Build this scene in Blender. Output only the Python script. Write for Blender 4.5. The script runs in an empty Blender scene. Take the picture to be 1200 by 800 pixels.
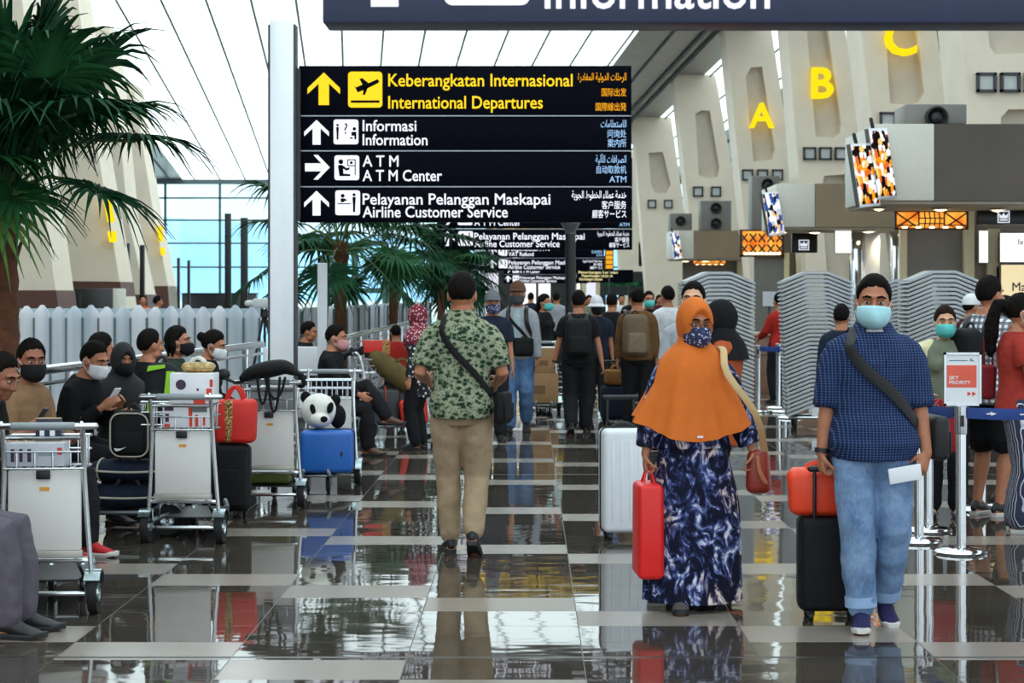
import bpy, bmesh, math, random
from mathutils import Vector, Matrix, noise as mnoise
from math import sin, cos, pi, radians
R = random.Random(7)
SC = bpy.context.scene
COL = SC.collection

# ------------------------------------------------------------------ camera, world, sun, exposure
F = 70 / 36 * 1200                       # focal length in pixels of the 1200x800 frame
CAMZ = 1.63
cam_data = bpy.data.cameras.new('camera')
cam_data.lens = 70
cam_data.sensor_width = 36
cam_data.shift_x = -20 / 1200
cam_data.shift_y = -55 / 1200
cam_data.clip_end = 2000
cam_data.dof.use_dof = True
cam_data.dof.focus_distance = 12.0
cam_data.dof.aperture_fstop = 7.0
cam = bpy.data.objects.new('camera', cam_data)
cam.location = (0, 0, CAMZ)
cam.rotation_euler = (pi / 2, 0, 0)
COL.objects.link(cam)
SC.camera = cam

SC.view_settings.view_transform = 'Standard'
SC.view_settings.look = 'None'
SC.view_settings.gamma = 1
SC.view_settings.use_curve_mapping = False
SC.view_settings.exposure = 0.3

world = bpy.data.worlds.new('sky')
SC.world = world
world.use_nodes = True
wn = world.node_tree
wn.nodes.clear()
wo = wn.nodes.new('ShaderNodeOutputWorld')
wb = wn.nodes.new('ShaderNodeBackground')
wr = wn.nodes.new('ShaderNodeValToRGB')
wg = wn.nodes.new('ShaderNodeSeparateXYZ')
wt = wn.nodes.new('ShaderNodeTexCoord')
wr.color_ramp.elements[0].position = 0.0
wr.color_ramp.elements[0].color = (0.80, 0.93, 1.0, 1)
wr.color_ramp.elements[1].position = 0.6
wr.color_ramp.elements[1].color = (0.92, 0.98, 1.0, 1)
wn.links.new(wt.outputs['Generated'], wg.inputs[0])
wn.links.new(wg.outputs['Z'], wr.inputs[0])
wn.links.new(wr.outputs[0], wb.inputs[0])
wb.inputs[1].default_value = 1.45
wn.links.new(wb.outputs[0], wo.inputs[0])

sun_data = bpy.data.lights.new('sun', 'SUN')
sun_data.energy = 2.2
sun_data.angle = radians(4)
sun_data.color = (1.0, 0.97, 0.92)
sun = bpy.data.objects.new('sun', sun_data)
sun.rotation_euler = (radians(28), radians(-22), 0)
COL.objects.link(sun)

# ------------------------------------------------------------------ pixel helpers (1200x800 frame)
def W(px, py, Y):
    """the point at depth Y that the photograph shows at px, py"""
    return Vector(((px - 620) * Y / F, Y, CAMZ + (345 - py) * Y / F))
def GX(px, Y): return (px - 620) * Y / F
def GZ(py, Y): return CAMZ + (345 - py) * Y / F
def GY(py): return CAMZ * F / (py - 345)

# ------------------------------------------------------------------ colours and materials
def C(h):
    h = h.lstrip('#')
    v = [int(h[i:i + 2], 16) / 255 for i in (0, 2, 4)]
    return tuple(x / 12.92 if x <= .04045 else ((x + .055) / 1.055) ** 2.4 for x in v)

class NT:
    """small node-tree writer"""
    def __init__(s, name):
        s.m = bpy.data.materials.new(name)
        s.m.use_nodes = True
        s.t = s.m.node_tree
        s.t.nodes.clear()
        s.out = s.t.nodes.new('ShaderNodeOutputMaterial')
        s._tc = None
    def n(s, kind, **kw):
        x = s.t.nodes.new('ShaderNode' + kind)
        for k, v in kw.items():
            if hasattr(x, k): setattr(x, k, v)
            else: s.put(x, k, v)
        return x
    def put(s, node, key, v):
        i = node.inputs[key]
        if isinstance(v, bpy.types.NodeSocket): s.t.links.new(v, i)
        elif isinstance(v, tuple) and len(v) == 3 and i.type == 'RGBA': i.default_value = (*v, 1)
        else: i.default_value = v
    def obj(s):
        if not s._tc: s._tc = s.n('TexCoord')
        return s._tc.outputs['Object']
    def mapping(s, scale=(1, 1, 1), rot=(0, 0, 0), loc=(0, 0, 0), src=None):
        m = s.n('Mapping')
        s.put(m, 'Vector', src or s.obj())
        m.inputs['Scale'].default_value = scale
        m.inputs['Rotation'].default_value = rot
        m.inputs['Location'].default_value = loc
        return m.outputs[0]
    def noise(s, scale, detail=3, rough=.55, dist=0, vec=None):
        x = s.n('TexNoise')
        s.put(x, 'Vector', vec or s.obj())
        s.put(x, 'Scale', scale); s.put(x, 'Detail', detail); s.put(x, 'Roughness', rough); s.put(x, 'Distortion', dist)
        return x.outputs[0]
    def voro(s, scale, vec=None, feature='F1', out='Distance', rnd=1.0):
        x = s.n('TexVoronoi')
        x.feature = feature
        s.put(x, 'Vector', vec or s.obj()); s.put(x, 'Scale', scale); s.put(x, 'Randomness', rnd)
        return x.outputs[out]
    def wave(s, scale, axis='X', dist=0, vec=None, detail=1, dscale=1):
        x = s.n('TexWave')
        x.bands_direction = axis
        s.put(x, 'Vector', vec or s.obj()); s.put(x, 'Scale', scale); s.put(x, 'Distortion', dist)
        s.put(x, 'Detail', detail); s.put(x, 'Detail Scale', dscale)
        return x.outputs[1]
    def ramp(s, fac, stops, const=False):
        x = s.n('ValToRGB')
        cr = x.color_ramp
        if const: cr.interpolation = 'CONSTANT'
        while len(cr.elements) < len(stops): cr.elements.new(.5)
        for e, (p, c) in zip(cr.elements, stops):
            e.position = p
            e.color = (*c, 1) if len(c) == 3 else c
        s.t.links.new(fac, x.inputs[0])
        return x.outputs[0]
    def mix(s, fac, a, b, kind='MIX'):
        x = s.n('Mix', data_type='RGBA', blend_type=kind)
        for key, v in ((0, fac), (6, a), (7, b)):
            i = x.inputs[key]
            if isinstance(v, bpy.types.NodeSocket): s.t.links.new(v, i)
            elif isinstance(v, tuple): i.default_value = (*v, 1)[:4]
            else: i.default_value = v
        return x.outputs[2]
    def math(s, op, a, b=0.0, c=None):
        x = s.n('Math', operation=op)
        for k, v in enumerate((a, b) if c is None else (a, b, c)):
            if isinstance(v, bpy.types.NodeSocket): s.t.links.new(v, x.inputs[k])
            else: x.inputs[k].default_value = v
        return x.outputs[0]
    def bump(s, h, strength=.3, dist=.01):
        x = s.n('Bump')
        s.put(x, 'Height', h); s.put(x, 'Strength', strength); s.put(x, 'Distance', dist)
        return x.outputs[0]
    def bsdf(s, base, rough=.5, metal=0, normal=None, **kw):
        b = s.n('BsdfPrincipled')
        s.put(b, 'Base Color', base); s.put(b, 'Roughness', rough); s.put(b, 'Metallic', metal)
        if normal is not None: s.put(b, 'Normal', normal)
        for k, v in kw.items(): s.put(b, k.replace('_', ' '), v)
        s.t.links.new(b.outputs[0], s.out.inputs[0])
        return b

_mats = {}
def M(name, col='#808080', rough=.5, metal=0, var=.10, scale=9, bump=0, **kw):
    """plain surface with a little procedural mottling"""
    if name in _mats: return _mats[name]
    t = NT(name)
    c = C(col) if isinstance(col, str) else col
    n = t.noise(scale, 3)
    base = t.ramp(n, [(.3, tuple(x * (1 - var) for x in c)), (.7, tuple(min(1, x * (1 + var)) for x in c))])
    nm = t.bump(t.noise(scale * 6, 4), bump, .004) if bump else None
    t.bsdf(base, rough, metal, nm, **kw)
    _mats[name] = t.m
    return t.m
def cloth(name, col, rough=.85, var=.12, scale=14):
    return M('cloth_' + name, col, rough, 0, var, scale, .35, Specular_IOR_Level=.25)
def glow(name, col, power, col2=None, scale=20):
    if name in _mats: return _mats[name]
    t = NT(name)
    e = t.n('Emission')
    c = C(col) if isinstance(col, str) else col
    if col2: t.put(e, 'Color', t.ramp(t.noise(scale, 2), [(.4, c), (.6, C(col2))]))
    else: t.put(e, 'Color', t.ramp(t.noise(3, 1), [(.3, tuple(x * .96 for x in c)), (.7, c)]))
    t.put(e, 'Strength', power)
    t.t.links.new(e.outputs[0], t.out.inputs[0])
    _mats[name] = t.m
    return t.m

# ------------------------------------------------------------------ object helpers
JOBS = []
def link(o, parent=None):
    COL.objects.link(o)
    if parent is not None: o.parent = parent
    return o
def tag(o, label=None, cat=None, group=None, kind=None):
    if label: o['label'] = label
    if cat: o['category'] = cat
    if group: o['group'] = group
    if kind: o['kind'] = kind
    return o
def thing(name, label, cat, loc=(0, 0, 0), rz=0, group=None):
    o = bpy.data.objects.new(name, None)
    o.empty_display_size = .1
    o.location = loc
    o.rotation_euler = (0, 0, rz)
    link(o)
    return tag(o, label, cat, group)
def ob(name, bm, mats, parent=None, sharp=40, flat=False):
    bmesh.ops.recalc_face_normals(bm, faces=bm.faces[:])
    lim = radians(sharp)
    for e in bm.edges:
        if len(e.link_faces) == 2 and e.calc_face_angle(0) > lim: e.smooth = False
    for f in bm.faces: f.smooth = not flat
    me = bpy.data.meshes.new(name)
    bm.to_mesh(me)
    bm.free()
    for m in (mats if isinstance(mats, (list, tuple)) else [mats]): me.materials.append(m)
    return link(bpy.data.objects.new(name, me), parent)
_tex = {}
def cloud_tex(size):
    if size not in _tex:
        x = bpy.data.textures.new('folds', 'CLOUDS')
        x.noise_scale = size
        x.noise_depth = 1
        _tex[size] = x
    return _tex[size]
def fuse(name, bm, mats, parent=None, voxel=.008, smooth=4, fold=0, fold_size=.09):
    """overlapping closed pieces grown together into one continuous surface"""
    o = ob(name, bm, mats, parent)
    r = o.modifiers.new('r', 'REMESH')
    r.mode = 'VOXEL'
    r.voxel_size = voxel
    r.use_smooth_shade = True
    if smooth:
        m = o.modifiers.new('s', 'SMOOTH')
        m.factor = .5
        m.iterations = smooth
    if fold:
        d = o.modifiers.new('d', 'DISPLACE')
        d.texture = cloud_tex(fold_size)
        d.strength = fold
        d.mid_level = .5
    JOBS.append((o, None))
    return o
def text(name, body, mat, parent, x, z, size, width=None, align='LEFT', y=-.004, bold=.012, rz=0, depth=.0015):
    c = bpy.data.curves.new(name, 'FONT')
    c.body = body
    c.size = size
    c.align_x = align
    c.bevel_depth = min(bold, .02) * size
    c.bevel_resolution = 0
    c.extrude = depth
    c.resolution_u = 3
    c.materials.append(mat)
    o = link(bpy.data.objects.new(name, c), parent)
    o.location = (x, y, z)
    o.rotation_euler = (pi / 2, 0, rz)
    JOBS.append((o, (width, align)))
    return o
def finalize():
    dg = bpy.context.evaluated_depsgraph_get()
    done = []
    for o, spec in JOBS:
        me = bpy.data.meshes.new_from_object(o.evaluated_get(dg))
        done.append((o, spec, me))
    for o, spec, me in done:
        if o.type == 'FONT':
            width, align = spec
            xs = [v.co.x for v in me.vertices] or [0, 1]
            k = width / (max(xs) - min(xs)) if width else 1
            x0 = {'LEFT': min(xs), 'RIGHT': max(xs), 'CENTER': (min(xs) + max(xs)) / 2}[align]
            for v in me.vertices: v.co.x = (v.co.x - x0) * k
            n = bpy.data.objects.new('lettering', me)
            link(n, o.parent)
            n.location = o.location
            n.rotation_euler = o.rotation_euler
            bpy.data.objects.remove(o)
        else:
            old = o.data
            o.modifiers.clear()
            o.data = me
            for p in me.polygons: p.use_smooth = True

# ------------------------------------------------------------------ mesh helpers
def NB(): return bmesh.new()
def box(bm, c, s, rot=None, bev=0, seg=2, mi=0):
    r = bmesh.ops.create_cube(bm, size=1)
    vs = r['verts']
    mat = Matrix.LocRotScale(Vector(c), rot.to_quaternion() if isinstance(rot, Matrix) else rot, Vector(s))
    if bev:
        bmesh.ops.scale(bm, verts=vs, vec=s)
        es = list({e for v in vs for e in v.link_edges})
        g = bmesh.ops.bevel(bm, geom=es, offset=bev, segments=seg, affect='EDGES', profile=.5)
        vs = list({v for f in g['faces'] for v in f.verts})
        seen = set(vs); stack = list(vs)
        while stack:
            v = stack.pop()
            for e in v.link_edges:
                w = e.other_vert(v)
                if w not in seen: seen.add(w); stack.append(w)
        vs = list(seen)
        mat = Matrix.LocRotScale(Vector(c), rot.to_quaternion() if isinstance(rot, Matrix) else rot, Vector((1, 1, 1)))
    bmesh.ops.transform(bm, matrix=mat, verts=vs)
    if mi:
        for f in {f for v in vs for f in v.link_faces}: f.material_index = mi
    return vs
def bx(bm, x0, x1, y0, y1, z0, z1, bev=0, mi=0):
    return box(bm, ((x0 + x1) / 2, (y0 + y1) / 2, (z0 + z1) / 2), (abs(x1 - x0), abs(y1 - y0), abs(z1 - z0)), None, bev, 2, mi)
def ell(bm, c, r, rot=None, u=16, v=10):
    g = bmesh.ops.create_uvsphere(bm, u_segments=u, v_segments=v, radius=1)
    r = r if isinstance(r, (tuple, list)) else (r, r, r)
    bmesh.ops.transform(bm, matrix=Matrix.LocRotScale(Vector(c), rot, Vector(r)), verts=g['verts'])
    return g['verts']
def skin_rings(bm, rings, closed=True, caps=True, mi=0):
    vr = [[bm.verts.new(p) for p in r] for r in rings]
    n = len(vr[0])
    for a, b in zip(vr, vr[1:]):
        for i in range(n if closed else n - 1):
            j = (i + 1) % n
            f = bm.faces.new((a[i], a[j], b[j], b[i]))
            f.material_index = mi
    if caps:
        for r, flip in ((vr[0], True), (vr[-1], False)):
            c = bm.verts.new(sum((v.co for v in r), Vector()) / n)
            for i in range(n):
                f = bm.faces.new((r[i], r[(i + 1) % n], c))
                f.material_index = mi
    return vr
def tube(bm, pts, rads, seg=10, up=None, rcap=True, mi=0):
    """swept tube; a radius may be a float or (along up, across)"""
    pts = [Vector(p) for p in pts]
    n = len(pts)
    if not isinstance(rads, (list,)): rads = [rads] * n
    rads = [(r, r) if not isinstance(r, tuple) else r for r in rads]
    rings = []
    last = None
    for i in range(n):
        t = (pts[min(i + 1, n - 1)] - pts[max(i - 1, 0)])
        t = t.normalized() if t.length > 1e-9 else Vector((0, 0, 1))
        u = up[i] if isinstance(up, list) else up
        u = Vector(u) if u is not None else (last or (Vector((0, 1, 0)) if abs(t.y) < .9 else Vector((1, 0, 0))))
        n1 = u - t * u.dot(t)
        if n1.length < 1e-5: n1 = t.orthogonal()
        n1.normalize()
        n2 = t.cross(n1)
        if up is None: last = n1
        rings.append((pts[i], t, n1, n2, rads[i]))
    out = []
    def ring(c, n1, n2, r, k=1): return [c + n1 * r[0] * k * cos(2 * pi * j / seg) + n2 * r[1] * k * sin(2 * pi * j / seg) for j in range(seg)]
    c, t, n1, n2, r = rings[0]
    if rcap:
        m = min(r)
        for a in (75, 40): out.append(ring(c - t * m * sin(radians(a)), n1, n2, r, cos(radians(a))))
    for c, t, n1, n2, r in rings: out.append(ring(c, n1, n2, r))
    if rcap:
        m = min(r)
        for a in (40, 75): out.append(ring(c + t * m * sin(radians(a)), n1, n2, r, cos(radians(a))))
    return skin_rings(bm, out, mi=mi)
def smooth_path(pts, k=4):
    pts = [Vector(p) for p in pts]
    out = []
    for i in range(len(pts) - 1):
        p0 = pts[max(i - 1, 0)]; p1 = pts[i]; p2 = pts[i + 1]; p3 = pts[min(i + 2, len(pts) - 1)]
        for j in range(k):
            t = j / k
            out.append(.5 * ((2 * p1) + (p2 - p0) * t + (2 * p0 - 5 * p1 + 4 * p2 - p3) * t * t + (3 * p1 - p0 - 3 * p2 + p3) * t ** 3))
    return out + [pts[-1]]
def lathe(bm, prof, seg=24, c=(0, 0, 0), mi=0):
    c = Vector(c)
    return skin_rings(bm, [[c + Vector((r * cos(2 * pi * j / seg), r * sin(2 * pi * j / seg), z)) for j in range(seg)] for r, z in prof], mi=mi)
def cyl(bm, a, b, r, seg=16, r2=None):
    a = Vector(a); b = Vector(b)
    return tube(bm, [a, b], [float(r), float(r if r2 is None else r2)], seg, rcap=False)
def prism(bm, poly, y0, y1, mi=0):
    """outline in x,z pushed along y"""
    a = [bm.verts.new((x, y0, z)) for x, z in poly]
    b = [bm.verts.new((x, y1, z)) for x, z in poly]
    fs = [bm.faces.new(a), bm.faces.new(list(reversed(b)))]
    n = len(poly)
    for i in range(n): fs.append(bm.faces.new((a[i], b[i], b[(i + 1) % n], a[(i + 1) % n])))
    for f in fs: f.material_index = mi
def rrect(x0, x1, z0, z1, r, k=4):
    out = []
    for cx, cz, a0 in ((x1 - r, z1 - r, 0), (x0 + r, z1 - r, 90), (x0 + r, z0 + r, 180), (x1 - r, z0 + r, 270)):
        for j in range(k + 1):
            a = radians(a0 + 90 * j / k)
            out.append((cx + r * cos(a), cz + r * sin(a)))
    return out
def ribbon(bm, pts, ups, w, th=.004):
    tube(bm, pts, [(th, w)] * len(pts), 8, up=[Vector(u) for u in ups], rcap=False)
def sm(a, b, x):
    t = max(0, min(1, (x - a) / (b - a)))
    return t * t * (3 - 2 * t)
def copy_tree(o, parent=None):
    c = o.copy()
    COL.objects.link(c)
    c.parent = parent
    for ch in list(o.children): copy_tree(ch, c)
    return c
# ------------------------------------------------------------------ floor
def floor_mat():
    t = NT('floor_granite')
    sx = t.n('SeparateXYZ'); t.put(sx, 0, t.obj())
    x, y = sx.outputs[0], sx.outputs[1]
    ix = t.math('FLOOR', t.math('DIVIDE', t.math('ADD', x, .55), .79))
    iy = t.math('FLOOR', t.math('DIVIDE', t.math('SUBTRACT', y, 10.25), .455))
    k = t.math('FLOORED_MODULO', t.math('ADD', ix, iy), 5.0)
    pale = t.math('LESS_THAN', k, .5)
    # fine dark joints
    fx = t.math('FRACT', t.math('DIVIDE', t.math('ADD', x, .55), .79))
    fy = t.math('FRACT', t.math('DIVIDE', t.math('SUBTRACT', y, 10.25), .455))
    jx = t.math('LESS_THAN', fx, .006)
    jy = t.math('MULTIPLY', t.math('LESS_THAN', fy, .012), .5)
    ex = t.math('LESS_THAN', t.math('ABSOLUTE', t.math('SUBTRACT', y, 8.95)), .022)
    ex2 = t.math('LESS_THAN', t.math('ABSOLUTE', t.math('SUBTRACT', y, 18.05)), .022)
    joint = t.math('MAXIMUM', t.math('MAXIMUM', jx, jy), t.math('MAXIMUM', ex, ex2))
    cell = t.n('CombineXYZ'); t.put(cell, 0, ix); t.put(cell, 1, iy)
    wn_ = t.n('TexWhiteNoise'); wn_.noise_dimensions = '2D'; t.put(wn_, 'Vector', cell.outputs[0])
    speck = t.noise(90, 4, .7)
    dark = t.mix(t.math('MULTIPLY', speck, .6), C('#463f38'), C('#2f2a26'))
    dark = t.mix(t.math('MULTIPLY', wn_.outputs[0], .45), dark, C('#5a524a'))
    lite = t.mix(t.math('MULTIPLY', speck, .5), C('#958c83'), C('#847b72'))
    base = t.mix(pale, dark, lite)
    base = t.mix(joint, base, C('#2a2622'))
    rough = t.math('ADD', t.math('MULTIPLY', pale, .17), .035)
    rough = t.math('ADD', rough, t.math('MULTIPLY', joint, .3))
    # every slab lies a hair out of level, and its polish is slightly wavy
    wav = t.noise(2.0, 2, .5, 0, t.mapping((1.0, 1.5, 1)))
    tilt = t.math('MULTIPLY', t.math('SUBTRACT', wn_.outputs[0], .5), t.math('MULTIPLY', fy, .0016))
    h = t.math('ADD', t.math('MULTIPLY', wav, .0018), tilt)
    nm = t.bump(h, 1.0, 1.0)
    t.bsdf(base, rough, 0, nm, IOR=1.55, Specular_IOR_Level=.5)
    return t.m
bm = NB()
bx(bm, -45, 45, -14, 121, -.2, 0)
tag(ob('floor', bm, floor_mat(), flat=True), kind='structure')

# ------------------------------------------------------------------ roof: translucent bays, grey metal bays, dark seams
def roof_z(Y): return 15.6 - .058 * Y
def roof_x(u, Y): return u - .088 * (Y - 75)
def trans_mat():
    t = NT('translucent_roof')
    st = t.noise(1.2, 4, .6, 0, t.mapping((.35, 5, 1)))
    c = t.ramp(st, [(.3, (.66, .86, .89)), (.55, (.90, .985, 1.0))])
    a = t.n('BsdfTranslucent'); t.put(a, 'Color', c)
    d = t.n('BsdfDiffuse'); t.put(d, 'Color', (.9, .95, .95))
    m = t.n('MixShader'); t.put(m, 0, .12)
    t.t.links.new(a.outputs[0], m.inputs[1]); t.t.links.new(d.outputs[0], m.inputs[2])
    t.t.links.new(m.outputs[0], t.out.inputs[0])
    return t.m
TRANS = trans_mat()
GREYROOF = M('grey_roof_metal', '#93969a', .32, .75, .14, 2.5)
SEAM = M('roof_seam', '#3c3f40', .6)
def roof_slab(name, u0, u1, mat, y0=-10, y1=121, th=.08):
    bm = NB()
    v = [[bm.verts.new((roof_x(u, y), y, roof_z(y) + dz)) for u, y in ((u0, y0), (u1, y0), (u1, y1), (u0, y1))] for dz in (0, th)]
    bm.faces.new(v[0]); bm.faces.new(v[1][::-1])
    for i in range(4): bm.faces.new((v[0][i], v[0][(i + 1) % 4], v[1][(i + 1) % 4], v[1][i]))
    return tag(ob(name, bm, mat, flat=True), kind='structure')
def sheet(name, u0, u1, mat):
    bm = NB()
    bm.faces.new([bm.verts.new((roof_x(u, y), y, roof_z(y))) for u, y in ((u0, -10), (u1, -10), (u1, 121), (u0, 121))])
    return tag(ob(name, bm, mat, flat=True), kind='structure')
roof_slab('ceiling_metal_left_added', -32, -17.0, GREYROOF)  # opaque bay added in place of skylight to darken the left side
sheet('ceiling_skylight_left', -17.0, 3.9, TRANS)
bm = NB(); bx(bm, -30.2, -30, -12, 70, 0, 17)
tag(ob('wall_left_added', bm, M('added_left_wall', '#a79f93', .7, 0, .05, .6), flat=True), kind='structure')  # unseen wall, added to cut the sky light reaching the left pylons
roof_slab('ceiling_metal_middle', 3.9, 8.0, GREYROOF)
sheet('ceiling_skylight_right', 8.0, 12.0, TRANS)
roof_slab('ceiling_metal_right', 12.0, 34, GREYROOF)
bm = NB()
for k in range(-15, 16):
    u = -5.51 + 1.53 * k
    a = Vector((roof_x(u, 20), 20, roof_z(20) - .05)); b = Vector((roof_x(u, 120.5), 120.5, roof_z(120.5) - .05))
    tube(bm, [a, b], [(.05, .045)] * 2, 4, up=(0, 0, 1), rcap=False)
for u in (6.3, 6.75):
    tube(bm, [Vector((roof_x(u, 20), 20, roof_z(20) - .08)), Vector((roof_x(u, 120), 120, roof_z(120) - .08))], [(.09, .05)] * 2, 4, up=(0, 0, 1), rcap=False)
tag(ob('trim_1', bm, SEAM, flat=True), kind='structure')

# ------------------------------------------------------------------ far glazed wall and what lies beyond it
STEEL = M('brushed_steel', '#c8cbcf', .22, 1, .06, 12)
CHROME = M('chrome', '#dfe3e6', .12, 1, .04, 8)
BLACK = M('black_plastic', '#121214', .45, 0, .2)
DKGREY = M('dark_grey_paint', '#3a3c40', .5)
MULL = M('mullion', '#5b6b70', .5, .3)
def glass_mat(name, tint, refl=.12):
    t = NT(name)
    tr = t.n('BsdfTransparent'); t.put(tr, 'Color', tint)
    g = t.n('BsdfGlossy'); t.put(g, 'Roughness', .03)
    m = t.n('MixShader'); t.put(m, 0, refl)
    t.t.links.new(tr.outputs[0], m.inputs[1]); t.t.links.new(g.outputs[0], m.inputs[2])
    t.t.links.new(m.outputs[0], t.out.inputs[0])
    return t.m
PANE = glass_mat('window_glass', (.86, .97, .98), .05)
zt = roof_z(121)
bm = NB()
bx(bm, -40, 40, 121.0, 121.03, 0, zt)
win = tag(ob('window_1', bm, PANE, flat=True), kind='structure')
bm = NB()
for px in range(-62, 1300, 64): bx(bm, GX(px, 121) - .07, GX(px, 121) + .07, 120.85, 121.0, 0, zt)
for py in (205, 232, 258, 285, 313): bx(bm, -40, 40, 120.85, 121.0, GZ(py, 121) - .05, GZ(py, 121) + .05)
bx(bm, -40, 40, 120.7, 121.1, zt - .25, zt + .1)
ob('window_frame', bm, MULL, win, flat=True)
bm = NB()
bx(bm, -700, 700, 122, 900, -.4, -.2)
tag(ob('ground', bm, M('apron_concrete', '#c9cdcb', .9, 0, .08, .05), flat=True), kind='structure')
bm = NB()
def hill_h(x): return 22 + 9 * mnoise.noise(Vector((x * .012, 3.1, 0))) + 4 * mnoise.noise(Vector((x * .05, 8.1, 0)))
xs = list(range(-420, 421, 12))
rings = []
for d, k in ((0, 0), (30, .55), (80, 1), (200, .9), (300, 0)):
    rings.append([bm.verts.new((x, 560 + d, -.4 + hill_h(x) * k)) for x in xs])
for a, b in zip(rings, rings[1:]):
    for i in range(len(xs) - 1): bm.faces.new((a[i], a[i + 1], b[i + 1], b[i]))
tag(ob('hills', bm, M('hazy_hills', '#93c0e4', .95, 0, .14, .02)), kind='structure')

# ------------------------------------------------------------------ leaning pylons
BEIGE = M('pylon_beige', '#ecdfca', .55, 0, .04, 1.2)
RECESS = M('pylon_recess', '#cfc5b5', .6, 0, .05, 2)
BROWN = M('pylon_base_brown', '#5d3a30', .5, 0, .1, 2)
YELLOW = glow('yellow_letter', '#f7d417', 1.05)
LENS = M('lamp_lens', '#c9ccc9', .3, 0, .08)
def lerp_line(p, q): return lambda y: p[0] + (q[0] - p[0]) * (y - p[1]) / (q[1] - p[1])
def ray_poly(c, a, poly):
    dx, dy = cos(a), sin(a)
    best = None
    for (x1, y1), (x2, y2) in zip(poly, poly[1:] + poly[:1]):
        ex, ey = x2 - x1, y2 - y1
        den = dx * ey - dy * ex
        if abs(den) < 1e-12: continue
        t = ((x1 - c[0]) * ey - (y1 - c[1]) * ex) / den
        s = ((x1 - c[0]) * dy - (y1 - c[1]) * dx) / den
        if t > 0 and -1e-6 <= s <= 1 + 1e-6 and (best is None or t < best): best = t
    return (c[0] + dx * best, c[1] + dy * best)
def pylon(label, Y, L, Rr, secs, squares=(), letter=None, depth=2.2, off=0):
    """secs: (top y, bottom y, recess outline in pixels or None), as the photograph shows the face at depth Y"""
    lx, rx = lerp_line(*L), lerp_line(*Rr)
    base = W((lx(345) + rx(345)) / 2, 345, Y); base.z = 0
    t = thing('pylon', label, 'pylon', base)
    q = lambda px, py: (W(px, py, Y).x - base.x, W(px, py, Y).z)
    bm = NB(); rc = NB()
    for y0, y1, rec in secs:
        if y1 == 345: y1 = 345 + CAMZ * F / Y
        outer = [q(lx(y0), y0), q(rx(y0), y0), q(rx(y1), y1), q(lx(y1), y1)]
        if rec is None:
            prism(bm, outer, 0, depth)
            continue
        inner = [q(*p) for p in rec]
        c = (sum(p[0] for p in inner) / len(inner), sum(p[1] for p in inner) / len(inner))
        ang = sorted([math.atan2(p[1] - c[1], p[0] - c[0]) for p in outer + inner] + [2 * pi * k / 24 - pi for k in range(24)])
        O = [ray_poly(c, a, outer) for a in ang]; I = [ray_poly(c, a, inner) for a in ang]
        skin_rings(bm, [[Vector((x, depth, z)) for x, z in O], [Vector((x, 0, z)) for x, z in O],
                        [Vector((x, 0, z)) for x, z in I], [Vector((x, .35, z)) for x, z in I]], caps=False)
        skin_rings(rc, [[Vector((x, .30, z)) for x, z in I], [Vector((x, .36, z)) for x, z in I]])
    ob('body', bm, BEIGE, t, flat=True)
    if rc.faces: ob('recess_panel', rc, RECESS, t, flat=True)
    else: rc.free()
    for px, py, s in squares:
        x, z = q(px, py); h = s * Y / F / 2
        b = NB()
        for a in ((-h, h, -h, -h * .72), (-h, h, h * .72, h), (-h, -h * .72, -h, h), (h * .72, h, -h, h)): bx(b, x + a[0], x + a[1], -.12, -.001, z + a[2], z + a[3])
        f = ob('lamp_box', b, DKGREY, t, flat=True)
        b = NB(); bx(b, x - h * .7, x + h * .7, -.06, -.001, z - h * .7, z + h * .7)
        ob('lens', b, LENS, f, flat=True)
    if letter:
        ch, px, py, hpx = letter
        x, z = q(px, py); h = hpx * Y / F
        text('lettering', ch, YELLOW, t, x, z - h / 2, h / .72, None, 'CENTER', y=-.16, bold=.02, depth=.12)
    return t
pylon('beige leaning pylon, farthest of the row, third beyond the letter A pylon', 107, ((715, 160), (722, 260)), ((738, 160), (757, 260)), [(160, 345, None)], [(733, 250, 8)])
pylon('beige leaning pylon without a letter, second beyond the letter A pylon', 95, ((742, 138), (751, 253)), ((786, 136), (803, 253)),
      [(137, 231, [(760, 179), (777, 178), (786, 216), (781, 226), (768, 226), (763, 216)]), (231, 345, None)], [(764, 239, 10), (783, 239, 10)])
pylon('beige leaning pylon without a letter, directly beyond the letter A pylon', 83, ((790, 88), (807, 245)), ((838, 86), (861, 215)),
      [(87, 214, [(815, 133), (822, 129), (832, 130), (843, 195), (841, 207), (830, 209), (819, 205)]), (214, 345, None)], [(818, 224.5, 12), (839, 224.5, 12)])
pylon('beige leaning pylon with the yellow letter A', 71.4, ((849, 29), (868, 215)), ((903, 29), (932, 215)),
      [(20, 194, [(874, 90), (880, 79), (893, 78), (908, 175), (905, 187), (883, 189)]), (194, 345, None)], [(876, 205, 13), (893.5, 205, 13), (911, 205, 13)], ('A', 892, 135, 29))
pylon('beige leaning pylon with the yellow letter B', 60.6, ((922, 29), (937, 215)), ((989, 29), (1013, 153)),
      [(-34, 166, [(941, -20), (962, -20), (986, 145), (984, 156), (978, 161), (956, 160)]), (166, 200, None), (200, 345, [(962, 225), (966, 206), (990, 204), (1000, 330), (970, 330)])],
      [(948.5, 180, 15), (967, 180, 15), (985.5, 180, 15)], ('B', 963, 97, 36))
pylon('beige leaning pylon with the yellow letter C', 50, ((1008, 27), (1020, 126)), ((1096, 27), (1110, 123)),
      [(-116, 130, [(1030, -100), (1058, -100), (1083, 108), (1078, 119), (1066, 123), (1043, 121)]), (130, 345, None)], [(1040, 141, 19)], ('C', 1054, 44, 41))
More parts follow.
